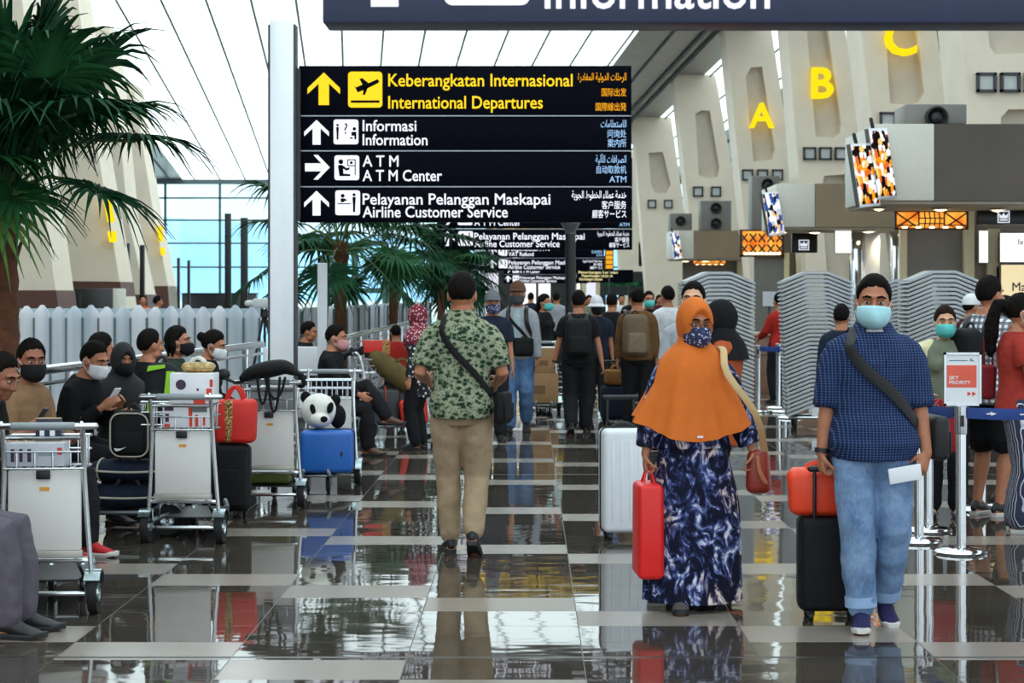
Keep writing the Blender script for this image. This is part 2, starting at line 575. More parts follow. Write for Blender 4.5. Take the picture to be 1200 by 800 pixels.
pylon('beige leaning pylon with square lamp boxes, beyond the letter C pylon at the frame edge', 40, ((1126, 25), (1135, 127)), ((1236, 25), (1250, 127)),
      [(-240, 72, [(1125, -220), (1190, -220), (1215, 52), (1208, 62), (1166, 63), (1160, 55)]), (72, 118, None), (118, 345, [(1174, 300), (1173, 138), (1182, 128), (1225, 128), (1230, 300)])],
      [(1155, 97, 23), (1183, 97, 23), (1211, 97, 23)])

def left_pylon(label, Y, poly, depth, base_poly, marks):
    xs = [p[0] for p in poly]
    o = W(min(xs), 345, Y); o.z = 0
    t = thing('pylon', label, 'pylon', o)
    q = lambda p: (W(p[0], p[1], Y).x - o.x, max(0, W(p[0], p[1], Y).z))
    b = NB(); prism(b, [q(p) for p in poly], 0, depth); ob('body', b, BEIGE, t, flat=True)
    b = NB(); prism(b, [q(p) for p in base_poly], -.03, depth + .03); ob('plinth', b, BROWN, t, flat=True)
    for m in marks:
        b = NB(); prism(b, [q(p) for p in m], -.5, -.02); ob('lettering', b, YELLOW, t, flat=True)
B_ = 345 + CAMZ * F / 60
left_pylon('beige leaning pylon partly behind the tall palm at the hall edge', 50, [(-60, -40), (22, -40), (47, 205), (76, 421), (-60, 421)], 2.0, [(-60, 340), (66, 340), (76, 421), (-60, 421)], [])
left_pylon('beige leaning pylon with a yellow letter seen edge-on, behind the dark service counter', 60, [(30, -10), (90, -10), (117, 192), (144, 352), (151, 409), (66, 409), (50, 250)], 2.0,
           [(62, 329), (141, 330), (151, 409), (66, 409)], [[(125, 233), (130, 232), (135, 260), (130, 261)], [(130, 272), (136, 271), (138, 283), (132, 284)]])
left_pylon('beige leaning pylon between two others with thin black posts before it', 72, [(95, 30), (128, 30), (150, 255), (172, 352), (178, 398), (128, 398), (125, 250)], 2.0,
           [(128, 345), (172, 345), (178, 398), (128, 398)], [])
left_pylon('beige leaning pylon nearest to the far window wall', 85, [(118, 60), (150, 60), (178, 240), (197, 335), (200, 390), (160, 390), (150, 240)], 2.0,
           [(181, 335), (197, 335), (200, 390), (181, 390)], [[(186, 265), (190, 265), (192, 283), (188, 283)], [(190, 290), (193, 290), (194, 299), (191, 299)]])
# ------------------------------------------------------------------ check-in islands at the right
PALE = M('pale_laminate', '#d5d3c8', .45, 0, .03)
FASCIA = M('bronze_fascia', '#4d443c', .42, .15, .2, .7)
FASCIA2 = M('warm_fascia', '#8d7b64', .45, .2, .08, .9)
SOFFIT = M('soffit', '#b5aa98', .6, 0, .05, 2)
GREYWALL = M('grey_wall_panel', '#77756f', .5, 0, .06, 1.5)
CREAM = M('cream_panel', '#d8cda9', .5, 0, .06, 1.5)
WARM = glow('downlight_glow', '#ffe3a8', 5.0)
NOZ = M('nozzle_grey', '#7b7874', .5, 0, .05, 3)
MIRROR = M('polished_steel', '#d5d8dc', .08, 1, .05, 3)
def spot(loc, energy, size=.12, col=(1, .82, .55), ang=110):
    l = bpy.data.lights.new('downlight', 'SPOT')
    l.energy = energy; l.spot_size = radians(ang); l.spot_blend = .6; l.shadow_soft_size = size; l.color = col
    o = link(bpy.data.objects.new('downlight', l))
    o.location = loc
    return o
def screen_mat(name, cols, scale, power):
    t = NT(name)
    v = t.n('TexVoronoi'); v.distance = 'CHEBYCHEV'
    t.put(v, 'Vector', t.mapping((scale * 3.2, scale * 1.5, scale * 1.9), (0, radians(12), 0))); t.put(v, 'Scale', 1.0)
    sx = t.n('SeparateColor'); t.put(sx, 0, v.outputs['Color'])
    c = t.ramp(sx.outputs[0], [(i / len(cols), C(k)) for i, k in enumerate(cols)], True)
    e = t.n('Emission'); t.put(e, 'Color', c); t.put(e, 'Strength', power)
    t.t.links.new(e.outputs[0], t.out.inputs[0])
    return t.m
SCR1 = screen_mat('flight_screen', ['#15120f', '#f59a1c', '#ffffff', '#2a1c14', '#f8c877', '#e8e4ee', '#0e0e10', '#d96a2a'], 5, 1.0)
SCR2 = screen_mat('flight_screen_blue', ['#e8eef8', '#2c4f9e', '#f0c089', '#1b1b20', '#b8c4dc', '#ffffff'], 4, .95)
def canopy(label, Y, px0, pxs, px1, py0, py1, fas, depth, lights, y_soff=None):
    o = W(px0, py1, Y)
    t = thing('counter_canopy', label, 'canopy', o)
    h = W(px0, py0, Y).z - o.z; x1 = W(pxs, 0, Y).x - o.x; x2 = W(px1, 0, Y).x - o.x
    b = NB(); bx(b, 0, x1, 0, depth, 0, h, .02); ob('end_panel', b, PALE, t)
    b = NB(); bx(b, x1 + .01, x2, .03, depth, 0, h); ob('fascia', b, fas, t, flat=True)
    b = NB(); bx(b, .06, x2, .1, depth - .05, -.05, -.001); ob('soffit', b, SOFFIT, t, flat=True)
    for lx, ly, r in lights:
        b = NB(); lathe(b, [(r * 1.25, -.052), (r * 1.3, -.075), (r, -.09), (r, -.052)], 16, (lx, ly, 0)); f = ob('downlight', b, CHROME, t)
        b = NB(); lathe(b, [(r * .97, -.06), (r * .6, -.10), (.01, -.115)], 16, (lx, ly, 0)); ob('lens', b, WARM, f)
    return t
def hung_display(label, pts, mat, arm, group=None):
    """two-sided display: outline corner (top front) and drop, leaning"""
    a, b_, Y, wid = pts
    p0 = W(*a, Y); p1 = W(*b_, Y)
    t = thing('flight_display', label, 'display', p1, 0, group)
    d = p0 - p1
    L = d.length
    up = d.normalized()
    side = Vector((.72, .69, 0)).normalized()
    nrm = side.cross(up).normalized()
    rot = Matrix((side, nrm, up)).transposed()
    def bb(mat_, name, s, c, par=None):
        b = NB(); box(b, rot @ Vector(c), s, rot); return ob(name, b, mat_, par or t, flat=True)
    bb(STEEL, 'housing', (wid, .08, L), (wid / 2, 0, L / 2))
    bb(mat, 'screen', (wid * .92, .01, L * .92), (wid / 2, .046, L / 2))
    bb(mat, 'screen', (wid * .92, .01, L * .92), (wid / 2, -.046, L / 2))
    b = NB(); tube(b, [rot @ Vector((wid * .5, 0, L)), rot @ Vector((wid * .5, 0, L + .16))], .03, 8); ob('bracket', b, BLACK, t)
    c = W(*arm[:2], arm[2]) - p1
    b = NB(); tube(b, [rot @ Vector((wid * .5, 0, L * .6)), c], .03, 8); ob('arm', b, STEEL, t)
    return t
def nozzle_box(label, Y, x0, x1, y0, y1, rings):
    o = W(x0, y1, Y)
    t = thing('air_nozzle_box', label, 'air outlet', o)
    w = W(x1, 0, Y).x - o.x; h = W(0, y0, Y).z - o.z
    b = NB(); bx(b, 0, w, 0, 1.0, 0, h, .02); ob('housing', b, NOZ, t)
    for px, py, r in rings:
        c = W(px, py, Y) - o; rr = r * Y / F
        b = NB()
        prof = [(rr, 0), (rr, .09), (rr * .85, .10), (rr * .6, .03), (rr * .45, .02), (rr * .45, .06), (rr * .2, .08), (.002, .085)]
        lathe(b, prof, 24)
        bmesh.ops.transform(b, matrix=Matrix.Translation(c) @ Matrix.Rotation(pi / 2, 4, 'X'), verts=b.verts[:])
        ob('nozzle', b, BLACK, t)
    return t
def lattice_mat(name):
    t = NT(name)
    e = t.n('Emission')
    sx = t.n('SeparateXYZ'); t.put(sx, 0, t.obj())
    n = t.noise(3.5, 2)
    t.put(e, 'Color', t.ramp(n, [(.35, C('#e06a1c')), (.65, C('#ffb347'))])); t.put(e, 'Strength', 1.0)
    t.t.links.new(e.outputs[0], t.out.inputs[0])
    return t.m
GLOWP = lattice_mat('amber_light_panel')
WOODDK = M('carved_dark_wood', '#3a1d10', .5, 0, .2)
BULB = glow('warm_bulb', '#fff0c4', 2.6)
def lattice_panel(label, Y, x0, x1, y0, y1, n, kawung=False):
    o = W(x0, y1, Y)
    t = thing('lattice_light_panel', label, 'light panel', o)
    w = W(x1, 0, Y).x - o.x; h = W(0, y0, Y).z - o.z
    b = NB(); bx(b, .02, w - .02, .05, .12, .02, h - .02); ob('glow_panel', b, GLOWP, t, flat=True)
    b = NB()
    f = h * .09
    for a in ((0, w, 0, f), (0, w, h - f * .6, h), (0, f, 0, h), (w - f, w, 0, h)): bx(b, a[0], a[1], 0, .13, a[2], a[3])
    ob('frame', b, WOODDK, t, flat=True)
    b = NB()
    cw = w / n
    for i in range(n):
        cx = (i + .5) * cw
        if kawung:
            for j in range(2):
                cz = h * (.3 + .4 * j)
                for a in (45, 135, 225, 315):
                    ca, sa = cos(radians(a)), sin(radians(a))
                    tube(b, [(cx, .02, cz), (cx + ca * cw * .5, .02, cz + sa * h * .2)], [(.02, h * .035)] * 2, 6, up=(0, 1, 0))
        elif i % 2 == 0:
            for s in (-1, 1):
                tube(b, [(cx - cw * .46, .02, h * (.5 - s * .42)), (cx + cw * .46, .02, h * (.5 + s * .42))], [(.02, h * .045)] * 2, 6, up=(0, 1, 0))
            for s in (-1, 1):
                tube(b, [(cx + s * cw * .48, .02, .02), (cx + s * cw * .48, .02, h)], [(.02, h * .04)] * 2, 6, up=(0, 1, 0))
                tube(b, [(cx, .02, h * .5), (cx + s * cw * .3, .02, h * .28), (cx, .02, h * .08)], [(.02, h * .03)] * 3, 6, up=(0, 1, 0))
            tube(b, [(cx - cw * .45, .02, h * .24), (cx + cw * .45, .02, h * .24)], [(.02, h * .03)] * 2, 6, up=(0, 1, 0))
        else:
            for k in range(4):
                xx = cx + (k - 1.5) * cw * .2
                tube(b, [(xx, .02, 0), (xx + .02, .02, h * .5), (xx, .02, h)], [(.02, h * .032)] * 3, 6, up=(0, 1, 0))
            for zz in (.33, .62): tube(b, [(cx - cw * .5, .02, h * zz), (cx + cw * .5, .02, h * zz)], [(.02, h * .035)] * 2, 6, up=(0, 1, 0))
    ob('lattice', b, WOODDK, t, flat=True)
    b = NB()
    m = 5 if not kawung else 9
    for i in range(m):
        cx = w * (.13 + .74 * i / (m - 1))
        bx(b, cx - w * .035, cx + w * .035, -.03, .02, h * .08, h * .17)
    ob('lamp_row', b, BULB, t, flat=True)
    return t
def crown_sign(label, Y, x0, x1, y0, y1, cx, cy, s):
    o = W(x0, y1, Y)
    t = thing('counter_sign', label, 'sign', o)
    w = W(x1, 0, Y).x - o.x; h = W(0, y0, Y).z - o.z
    b = NB(); bx(b, 0, w, 0, .15, 0, h, .01); ob('body', b, M('sign_black', '#1b1c1c', .35), t)
    c = W(cx, cy, Y) - o; k = s * Y / F
    b = NB()
    def pl(p): prism(b, [(c.x + x * k, c.z + z * k) for x, z in p], -.012, -.002)
    for a in ((-.5, -.42, -.5, .5), (.42, .5, -.5, .5), (-.5, .5, -.5, -.42), (-.5, .5, .42, .5)): pl([(a[0], a[2]), (a[1], a[2]), (a[1], a[3]), (a[0], a[3])])
    pl([(-.32, -.32), (.32, -.32), (.32, -.2), (-.32, -.2)])
    pl([(-.32, -.12), (.32, -.12), (.4, .3), (.16, .08), (0, .34), (-.16, .08), (-.4, .3)])
    ob('lettering', b, glow('sign_white', '#dfe6f2', .9), t, flat=True)
    return t

canopy('largest counter canopy, pale end panel and dark bronze fascia', 32, 1025, 1095, 1420, 145, 235, FASCIA, 3.0,
       [(.28, 1.2, .10), (1.35, 1.4, .13), (2.35, 1.6, .12), (3.1, .5, .12), (4.2, 1.5, .12)])
canopy('counter canopy with pale end panel and warm tan fascia, beyond the largest canopy', 47, 910, 955, 1140, 215, 266, FASCIA2, 3.0,
       [(.3, 1.2, .11), (1.1, 1.4, .16), (2.3, .8, .16), (3.3, 1.2, .14)])
canopy('small counter canopy under the two-nozzle air box', 78, 787, 813, 880, 270, 303, FASCIA2, 3.0, [(.6, .8, .2), (1.4, .8, .2)])
canopy('smallest and farthest counter canopy, left of the two-nozzle air box', 107, 748, 765, 800, 284, 312, FASCIA2, 3.0, [(.5, .9, .25)])
hung_display('tilted flight display with bright orange panels, outermost at the end of the largest canopy', ((991, 168), (1008, 241), 31.2, .55), SCR1, (1042, 186, 32.6))
hung_display('tilted flight display against the pale end of the largest canopy', ((1012, 150), (1030, 232), 31.5, .5), SCR1, (1036, 190, 32.03))
hung_display('tilted flight display with blue and white panels at the end of the tan canopy', ((889, 225), (902, 275), 46.5, .6), SCR2, (926, 238, 47.6))
hung_display('small tilted flight display at the end of the canopy under the two-nozzle box', ((783, 272), (791, 303), 77.5, .5), SCR2, (792, 285, 78.03))
nozzle_box('grey air outlet box with one large round nozzle on the largest canopy', 33, 1061, 1133, 122, 145, [(1097, 138, 13.5)])
nozzle_box('grey air outlet box with two stacked round nozzles', 78.3, 821, 857, 235, 269.8, [(839, 244, 6.6), (839, 262, 6.6)])
nozzle_box('small grey air outlet box with one round nozzle, left of the two-nozzle box', 80, 785, 811, 250, 271.9, [(797.5, 259, 6)])
nozzle_box('tall plain grey air outlet box behind the blue and white display', 62, 881, 914, 206, 269, [(899, 216, 7)])
lattice_panel('carved lattice panel lit amber under the largest canopy', 34.82, 1049, 1135, 247.1, 269, 3)
lattice_panel('glowing amber kawung-patterned panel under the tall grey air box', 61.8, 867, 919, 269, 301, 5, True)
lattice_panel('small amber lattice strip under the tan canopy', 63.86, 940, 979, 297, 308, 3)
lattice_panel('thin amber lattice strip under the two-nozzle canopy', 80, 812, 851, 302, 311, 3)
crown_sign('black counter sign with a small white crown emblem beside the carved lattice', 34.6, 1146, 1260, 246.4, 263, 1176, 254, 14)
crown_sign('small black counter sign with crown emblem under the tan canopy', 49.8, 928, 958, 273.1, 296, 942, 287, 12)

# back walls of the islands
def wall(name, mat, Y, x0, x1, y0, y1=None, th=.15, z0=None):
    b = NB()
    bx(b, GX(x0, Y), GX(x1, Y), Y, Y + th, z0 if z0 is not None else (0 if y1 is None else GZ(y1, Y)), GZ(y0, Y))
    return tag(ob(name, b, mat, flat=True), kind='structure')
wall('wall_grey_panel', GREYWALL, 36.2, 1060, 1132, 240)
wall('trim_2', CREAM, 36.0, 1055, 1063, 240)
wall('trim_3', CREAM, 36.0, 1130, 1142, 240)
wall('wall_taupe', M('taupe_wall', '#8d8172', .5), 36.3, 1140, 1420, 240)
wall('wall_cream', CREAM, 36.0, 1158, 1172, 268)
wall('wall_cream_lower', CREAM, 36.0, 1168, 1420, 312)
wall('wall_middle_taupe', FASCIA2, 64, 918, 980, 262)
wall('wall_middle_grey', GREYWALL, 62, 884, 921, 269)
wall('trim_4', CREAM, 61.9, 919, 925, 296)
wall('trim_5', CREAM, 61.9, 934, 941, 300)
wall('wall_far_grey', GREYWALL, 81, 800, 880, 300)
wall('trim_6', CREAM, 80.5, 864, 873, 303)
wall('wall_far_brown', M('brown_wall', '#6d5d50', .6), 110, 745, 812, 308)
wall('wall_right_grey', GREYWALL, 52, 1028, 1062, 262)
def pillar(label, Y, x0, x1, y0, mat, d=.5):
    o = W((x0 + x1) / 2, 345, Y); o.z = 0
    t = thing('pillar', label, 'pillar', o)
    w = GX(x1, Y) - GX(x0, Y); h = GZ(y0, Y)
    b = NB(); bx(b, -w / 2, w / 2, 0, d, .1, h, .04); ob('shaft', b, mat, t)
    b = NB(); bx(b, -w / 2 - .03, w / 2 + .03, -.03, d + .03, 0, .12, .01); ob('plinth', b, DKGREY, t)
    return t
pillar('polished steel pillar under the tan canopy beside a white panel', 48.5, 999, 1013, 272, MIRROR)
pillar('white clad pillar beside the polished steel pillar', 48.4, 1013, 1031, 272, M('white_clad', '#e9eaee', .35))
pillar('narrow bright steel pillar left of the carved lattice panel', 48.3, 1046, 1056, 268, MIRROR)
def litboard(name, label, cat, Y, x0, x1, y0, y1, mat, frame=DKGREY):
    o = W(x0, y1, Y)
    t = thing(name, label, cat, o)
    w = GX(x1, Y) - GX(x0, Y); h = GZ(y0, Y) - GZ(y1, Y)
    b = NB(); bx(b, 0, w, 0, .1, 0, h, .01); ob('housing', b, frame, t)
    e = min(w, h) * .03
    b = NB(); bx(b, e, w - e, -.012, -.001, e, h - e); ob('screen', b, mat, t, flat=True)
    return t, w, h
WHITEL = glow('white_lightbox', '#fdfaf6', 1.05)
litboard('monitor', 'small bright white monitor left of the polished steel pillar', 'monitor', 47.8, 978, 998, 269.8, 297, WHITEL)
litboard('lightbox', 'narrow white lightbox right of the carved lattice panel', 'lightbox', 35.9, 1147, 1158, 270, 308, WHITEL)
t, w, h = litboard('lightbox', 'large white lightbox poster with small dark lettering', 'lightbox', 35.8, 1171, 1260, 272, 308, WHITEL)
INK = M('ink_dark', '#2b2b30', .6)
text('lettering', 'Ix', INK, t, GX(1193, 35.8) - GX(1171, 35.8), h - .22, .14, y=-.016)
t, w, h = litboard('poster', 'cream poster with dark lettering above the standing heads', 'poster', 35.7, 1172, 1260, 309, 350, glow('cream_lightbox', '#f3e2b4', .85))
text('lettering', 'Manu', INK, t, GX(1186, 35.7) - GX(1172, 35.7), .14, .22, y=-.016)
# check-in counter by the red shirted clerk
o = W(890, 345, 33); o.z = 0
t = thing('check_in_counter', 'brown wooden check-in counter behind the person in the red shirt', 'counter', o)
WOOD = M('brown_wood', '#7b5a47', .45, 0, .15, 5)
b = NB(); bx(b, -.3, 1.0, 0, .7, 0, .95, .02); ob('body', b, WOOD, t)
b = NB(); bx(b, -.34, 1.04, -.06, .74, .95, 1.0, .01); ob('worktop', b, M('worktop', '#b9aa98', .3), t)
b = NB(); bx(b, -.3, 1.0, -.02, -.001, .62, .64); ob('reveal', b, DKGREY, t, flat=True)
litboard('counter_monitor', 'small pale monitor standing on the brown check-in counter', 'monitor', 33.2, 893, 912, 341, 359.2, M('monitor_grey', '#b9bcc2', .4), DKGREY)
t = [o for o in bpy.data.objects if o.get('label', '').startswith('small pale monitor')][0]
b = NB(); bx(b, .1, .15, .02, .08, 1.0 - t.location.z, .02); ob('stand', b, DKGREY, t, flat=True)

# dark departure board far down the hall
t, w, h = litboard('departure_board', 'long dark departure board with a green line at the far end of the hall', 'display', 100, 706, 783, 318, 346, M('board_dark', '#0c1a1c', .3))
b = NB(); bx(b, .1, w - .1, -.03, -.014, h * .38, h * .56); ob('green_line', b, glow('board_green', '#2f6b45', .5, '#0e2a24', 6), t, flat=True)
for sx in (.4, w - .4):
    b = NB(); bx(b, sx - .08, sx + .08, .03, .12, -GZ(346, 100), 0); ob('post', b, DKGREY, t, flat=True)

for loc, e in (((6.9, 33.3, 3.0), 60), ((8.4, 33.4, 3.0), 60), ((7.3, 48.4, 3.05), 110), ((8.6, 48.4, 3.05), 90)): spot(loc, e)

# ------------------------------------------------------------------ overhead signs
NAVY = M('sign_navy', '#070914', .6, 0, .08, Specular_IOR_Level=.04)
NAVY2 = M('sign_navy_bright', '#1c2747', .4, 0, .08)
SW = glow('sign_text_white', '#eef2ff', 1.05)
SY = glow('sign_text_yellow', '#ffd42a', 1.05)
SO = glow('sign_text_orange', '#f5a623', .95)
SB = glow('sign_text_blue', '#9cc6f2', .95)
LINE = M('sign_divider', '#9aa0aa', .3, .6)
K = 22.8 / F
def ar(s):
    """Arabic words in their joined letter shapes, laid out right to left"""
    T = {'ا': ('\uFE8D', '\uFE8E'), 'أ': ('\uFE83', '\uFE84'), 'آ': ('\uFE81', '\uFE82'), 'ل': ('\uFEDD', '\uFEDE', '\uFEDF', '\uFEE0'), 'ر': ('\uFEAD', '\uFEAE'), 'ح': ('\uFEA1', '\uFEA2', '\uFEA3', '\uFEA4'),
         'ت': ('\uFE95', '\uFE96', '\uFE97', '\uFE98'), 'د': ('\uFEA9', '\uFEAA'), 'و': ('\uFEED', '\uFEEE'), 'ي': ('\uFEF1', '\uFEF2', '\uFEF3', '\uFEF4'), 'ة': ('\uFE93', '\uFE94'), 'م': ('\uFEE1', '\uFEE2', '\uFEE3', '\uFEE4'),
         'غ': ('\uFECD', '\uFECE', '\uFECF', '\uFED0'), 'س': ('\uFEB1', '\uFEB2', '\uFEB3', '\uFEB4'), 'ع': ('\uFEC9', '\uFECA', '\uFECB', '\uFECC'), 'ص': ('\uFEB9', '\uFEBA', '\uFEBB', '\uFEBC'), 'ف': ('\uFED1', '\uFED2', '\uFED3', '\uFED4'),
         'خ': ('\uFEA5', '\uFEA6', '\uFEA7', '\uFEA8'), 'ء': ('\uFE80',), 'ط': ('\uFEC1', '\uFEC2', '\uFEC3', '\uFEC4'), 'ج': ('\uFE9D', '\uFE9E', '\uFE9F', '\uFEA0')}
    out = ''
    for w in s.split(' '):
        r = ''
        for i, ch in enumerate(w):
            f = T[ch]
            prev = i > 0 and len(T[w[i - 1]]) == 4
            nxt = i < len(w) - 1 and len(f) == 4 and w[i + 1] != 'ء'
            prev = prev and ch != 'ء'
            r += f[(3 if prev else 2) if nxt else (1 if prev and len(f) > 1 else 0)]
        out = r[::-1] + (' ' + out if out else '')
    return out
ROWS = [
    dict(y0=77, y1=135, ay=104, ax=379.5, asz=38, ic=(408, 448, 84, 126, 'plane'), col='y', t=[('Keberangkatan Internasional', 455, 671, 101, 17.5), ('International Departures', 455, 636, 127, 17.5)],
         r=[(ar('الرحلات الدولية المغادرة'), 677, 94), ('国际出发', 705, 112), ('国際線出発', 698, 129)], arrow='up'),
    dict(y0=137, y1=175, ay=155, ax=371, asz=29, ic=(391, 420, 140, 169, 'info'), col='w', t=[('Informasi', 425, 488, 153.5, 15.5), ('Information', 425, 501, 170, 15.5)],
         r=[(ar('الاستعلامات'), 704, 149), ('问询处', 712, 160.5), ('案内所', 712, 171.5)], arrow='up'),
    dict(y0=178, y1=217, ay=196, ax=372, asz=29, ic=(392, 421, 182, 211, 'atm'), col='w', t=[('A T M', 425, 467, 195, 15.5), ('A T M Center', 425, 518, 212, 15.5)],
         r=[(ar('الصرافات الآلية'), 698, 190.5), ('自动取款机', 699, 202.5), ('ATM', 714, 213.5)], arrow='right'),
    dict(y0=220, y1=260, ay=238, ax=371, asz=29, ic=(393, 422, 223, 252, 'desk'), col='w2', t=[('Pelayanan Pelanggan Maskapai', 425, 645, 239.5, 15.5), ('Airline Customer Service', 425, 595, 254.5, 15.5)],
         r=[(ar('خدمة عملاء الخطوط الجوية'), 670, 232), ('客户服务', 705, 244), ('顧客サービス', 694, 254.5)], arrow='up'),
]
def arrow_poly(cx, cz, s, d):
    p = [(0, .5), (.5, .02), (.5, -.16), (.16, .16), (.16, -.5), (-.16, -.5), (-.16, .16), (-.5, -.16), (-.5, .02)]
    if d == 'right': p = [(y, -x) for x, y in p]
    return [(cx + x * s, cz + y * s) for x, y in p]
def icon(kind, par, x0, x1, z0, z1, mat, dark, k):
    b = NB(); prism(b, rrect(x0, x1, z0, z1, (x1 - x0) * .1), -.008, -.001)
    f = ob('icon_plate', b, mat, par, flat=True)
    w = x1 - x0; h = z1 - z0
    b = NB()
    def pl(p): prism(b, [(x0 + x * w, z0 + z * h) for x, z in p], -.011, -.0085)
    def disc(cx, cz, r): pl([(cx + r * cos(2 * pi * i / 14), cz + r * sin(2 * pi * i / 14)) for i in range(14)])
    def person_(cx, z, s): disc(cx, z + .36 * s, .07 * s); pl([(cx - .08 * s, z + .26 * s), (cx + .08 * s, z + .26 * s), (cx + .05 * s, z - .12 * s), (cx + .05 * s, z - .42 * s), (cx - .05 * s, z - .42 * s), (cx - .05 * s, z - .12 * s)])
    if kind == 'plane':
        pl([(.08, .13), (.92, .13), (.92, .20), (.08, .20)])
        pl([(.16, .64), (.22, .56), (.42, .64), (.33, .80), (.42, .82), (.60, .68), (.86, .79), (.92, .73), (.88, .68), (.50, .50), (.28, .42)])
        pl([(.46, .58), (.60, .60), (.50, .36), (.43, .34)])
    elif kind == 'info':
        person_(.16, .5, .75); disc(.84, .62, .07)
        pl([(.72, .5), (.92, .5), (.92, .2), (.84, .2), (.84, .34), (.72, .34)]); pl([(.66, .28), (.78, .28), (.78, .22), (.66, .22)])
        text('lettering', '?', dark, f, x0 + w * .5, z0 + h * .42, h * .62, None, 'CENTER', y=-.0125, bold=0)
    elif kind == 'atm':
        disc(.26, .74, .1)
        pl([(.14, .6), (.3, .62), (.5, .48), (.62, .52), (.6, .42), (.48, .38), (.36, .46), (.36, .26), (.64, .24), (.64, .16), (.2, .16)])
        for a in ((.52, .86, .8, .84), (.52, .86, .56, .6), (.52, .56, .56, .84), (.82, .86, .2, .84)): pl([(a[0], a[2]), (a[1], a[2]), (a[1], a[3]), (a[0], a[3])])
        disc(.68, .7, .06)
    else:
        person_(.76, .5, .9); disc(.3, .78, .08); pl([(.22, .68), (.36, .68), (.5, .6), (.36, .56), (.36, .52), (.22, .52)])
        pl([(.08, .44), (.62, .44), (.62, .48), (.08, .48)])
    ob('pictogram', b, dark, f, flat=True)
def overhead_sign(label, left, bottom, Y, rows=ROWS, body=NAVY, hangers=()):
    lo = max(r['y1'] for r in rows); hi = min(r['y0'] for r in rows)
    t = thing('direction_sign', label, 'sign', (left, Y, bottom))
    w = 390 * K
    for r in rows:
        z0 = (lo - r['y1']) * K; z1 = (lo - r['y0']) * K
        b = NB(); bx(b, 0, w, 0, .2, z0, z1, .006); p = ob('sign_panel', b, body, t)
        cm = {'y': SY, 'w': SW, 'w2': SW}[r['col']]
        b = NB(); prism(b, arrow_poly((r['ax'] - 350) * K, (lo - r['ay']) * K, r['asz'] * K, r['arrow']), -.006, -.001); ob('arrow', b, cm, p, flat=True)
        a = r['ic']
        icon(a[4], p, (a[0] - 350) * K, (a[1] - 350) * K, (lo - a[3]) * K, (lo - a[2]) * K, cm, body, K)
        for s, x0, x1, yb, sz in r['t']: text('lettering', s, cm, p, (x0 - 350) * K, (lo - yb) * K, sz * K * 1.2, (x1 - x0) * K, bold=.010)
        rm = {'y': SO, 'w': SB, 'w2': SW}[r['col']]
        for i, (s, x0, yb) in enumerate(r['r']): text('lettering', s, rm, p, (734 - 350) * K, (lo - yb) * K, 9.2 * K * (1.12 if i else 1.3), (734 - x0) * K, 'RIGHT', bold=.008)
    for a in rows[1:]:
        z = (lo - a['y0'] + 1.2) * K
        b = NB(); bx(b, .01, w - .01, -.012, .19, z - .006, z + .006); ob('divider', b, LINE, t, flat=True)
    for hx in hangers:
        zt_ = roof_z(Y) - bottom
        b = NB(); cyl(b, (hx, .1, (lo - hi) * K - .01), (hx, .1, zt_ - .02), .006, 8); ob('hanger', b, STEEL, t)
    return t
overhead_sign('main overhead direction sign with yellow International Departures row', GX(350, 22.8), GZ(260, 22.8), 22.8)
overhead_sign('second direction sign, showing beneath the main sign beside the black pole top', GX(741, 38.8) - 390 * K, GZ(292.5, 38.8), 38.8, hangers=(.4, 3.4))
overhead_sign('third direction sign, small and seen under the second one', GX(708, 64) - 390 * K, GZ(317, 64), 64, [dict(ROWS[0]), dict(ROWS[1]),
    dict(ROWS[2], arrow='up', ic=(392, 421, 182, 211, 'desk'), t=[('Pengembalian PPN', 425, 560, 195, 15.5), ('VAT Refund', 425, 508, 212, 15.5)]), ROWS[3]], hangers=(.4, 3.4))
overhead_sign('farthest and tiniest direction sign, beside the black pole', GX(590, 90), GZ(332, 90), 90, hangers=(.4, 3.4))
overhead_sign('large cropped Information sign hanging nearest overhead', GX(378, 6.57), GZ(27, 6.57), 6.57, [dict(ROWS[0]), ROWS[1]], body=NAVY2, hangers=(.5, 3.3))

# white steel-clad post that carries the main sign
t = thing('sign_post', 'tall white metal-clad post carrying the main direction sign', 'post', W(331.5, 345, 22.7) - Vector((0, 0, CAMZ)))
w = 27.5 * 22.7 / F / 2
b = NB(); bx(b, -w, w, -.12, .14, .05, GZ(25, 22.7), .012); ob('shaft', b, M('white_cladding', '#f2f5fa', .25, .1, .03, 2), t)
b = NB(); bx(b, -w - .03, w + .03, -.15, .17, 0, .06, .01); ob('base_plate', b, STEEL, t)
for dx in (-w - .012, w + .012):
    b = NB(); bx(b, dx - .012, dx + .012, -.1, .12, .05, GZ(30, 22.7)); ob('edge_strip', b, DKGREY, t, flat=True)
b = NB(); bx(b, w, w + .06, -.0, .12, GZ(258, 22.7), GZ(80, 22.7)); ob('bracket', b, DKGREY, t, flat=True)
# black round pole with flared head
t = thing('sound_pole', 'slim black pole with a flared grey head in the walkway', 'pole', (GX(668.5, 31), 31, 0))
b = NB(); lathe(b, [(.16, 0), (.16, .03), (.085, .06), (.08, GZ(272, 31))], 20); ob('shaft', b, BLACK, t)
b = NB(); lathe(b, [(.08, GZ(274, 31)), (.085, GZ(270, 31)), (.15, GZ(262, 31)), (.15, GZ(261, 31)), (.02, GZ(261, 31))], 20); ob('head', b, M('pole_head', '#6d7278', .3, .7), t)

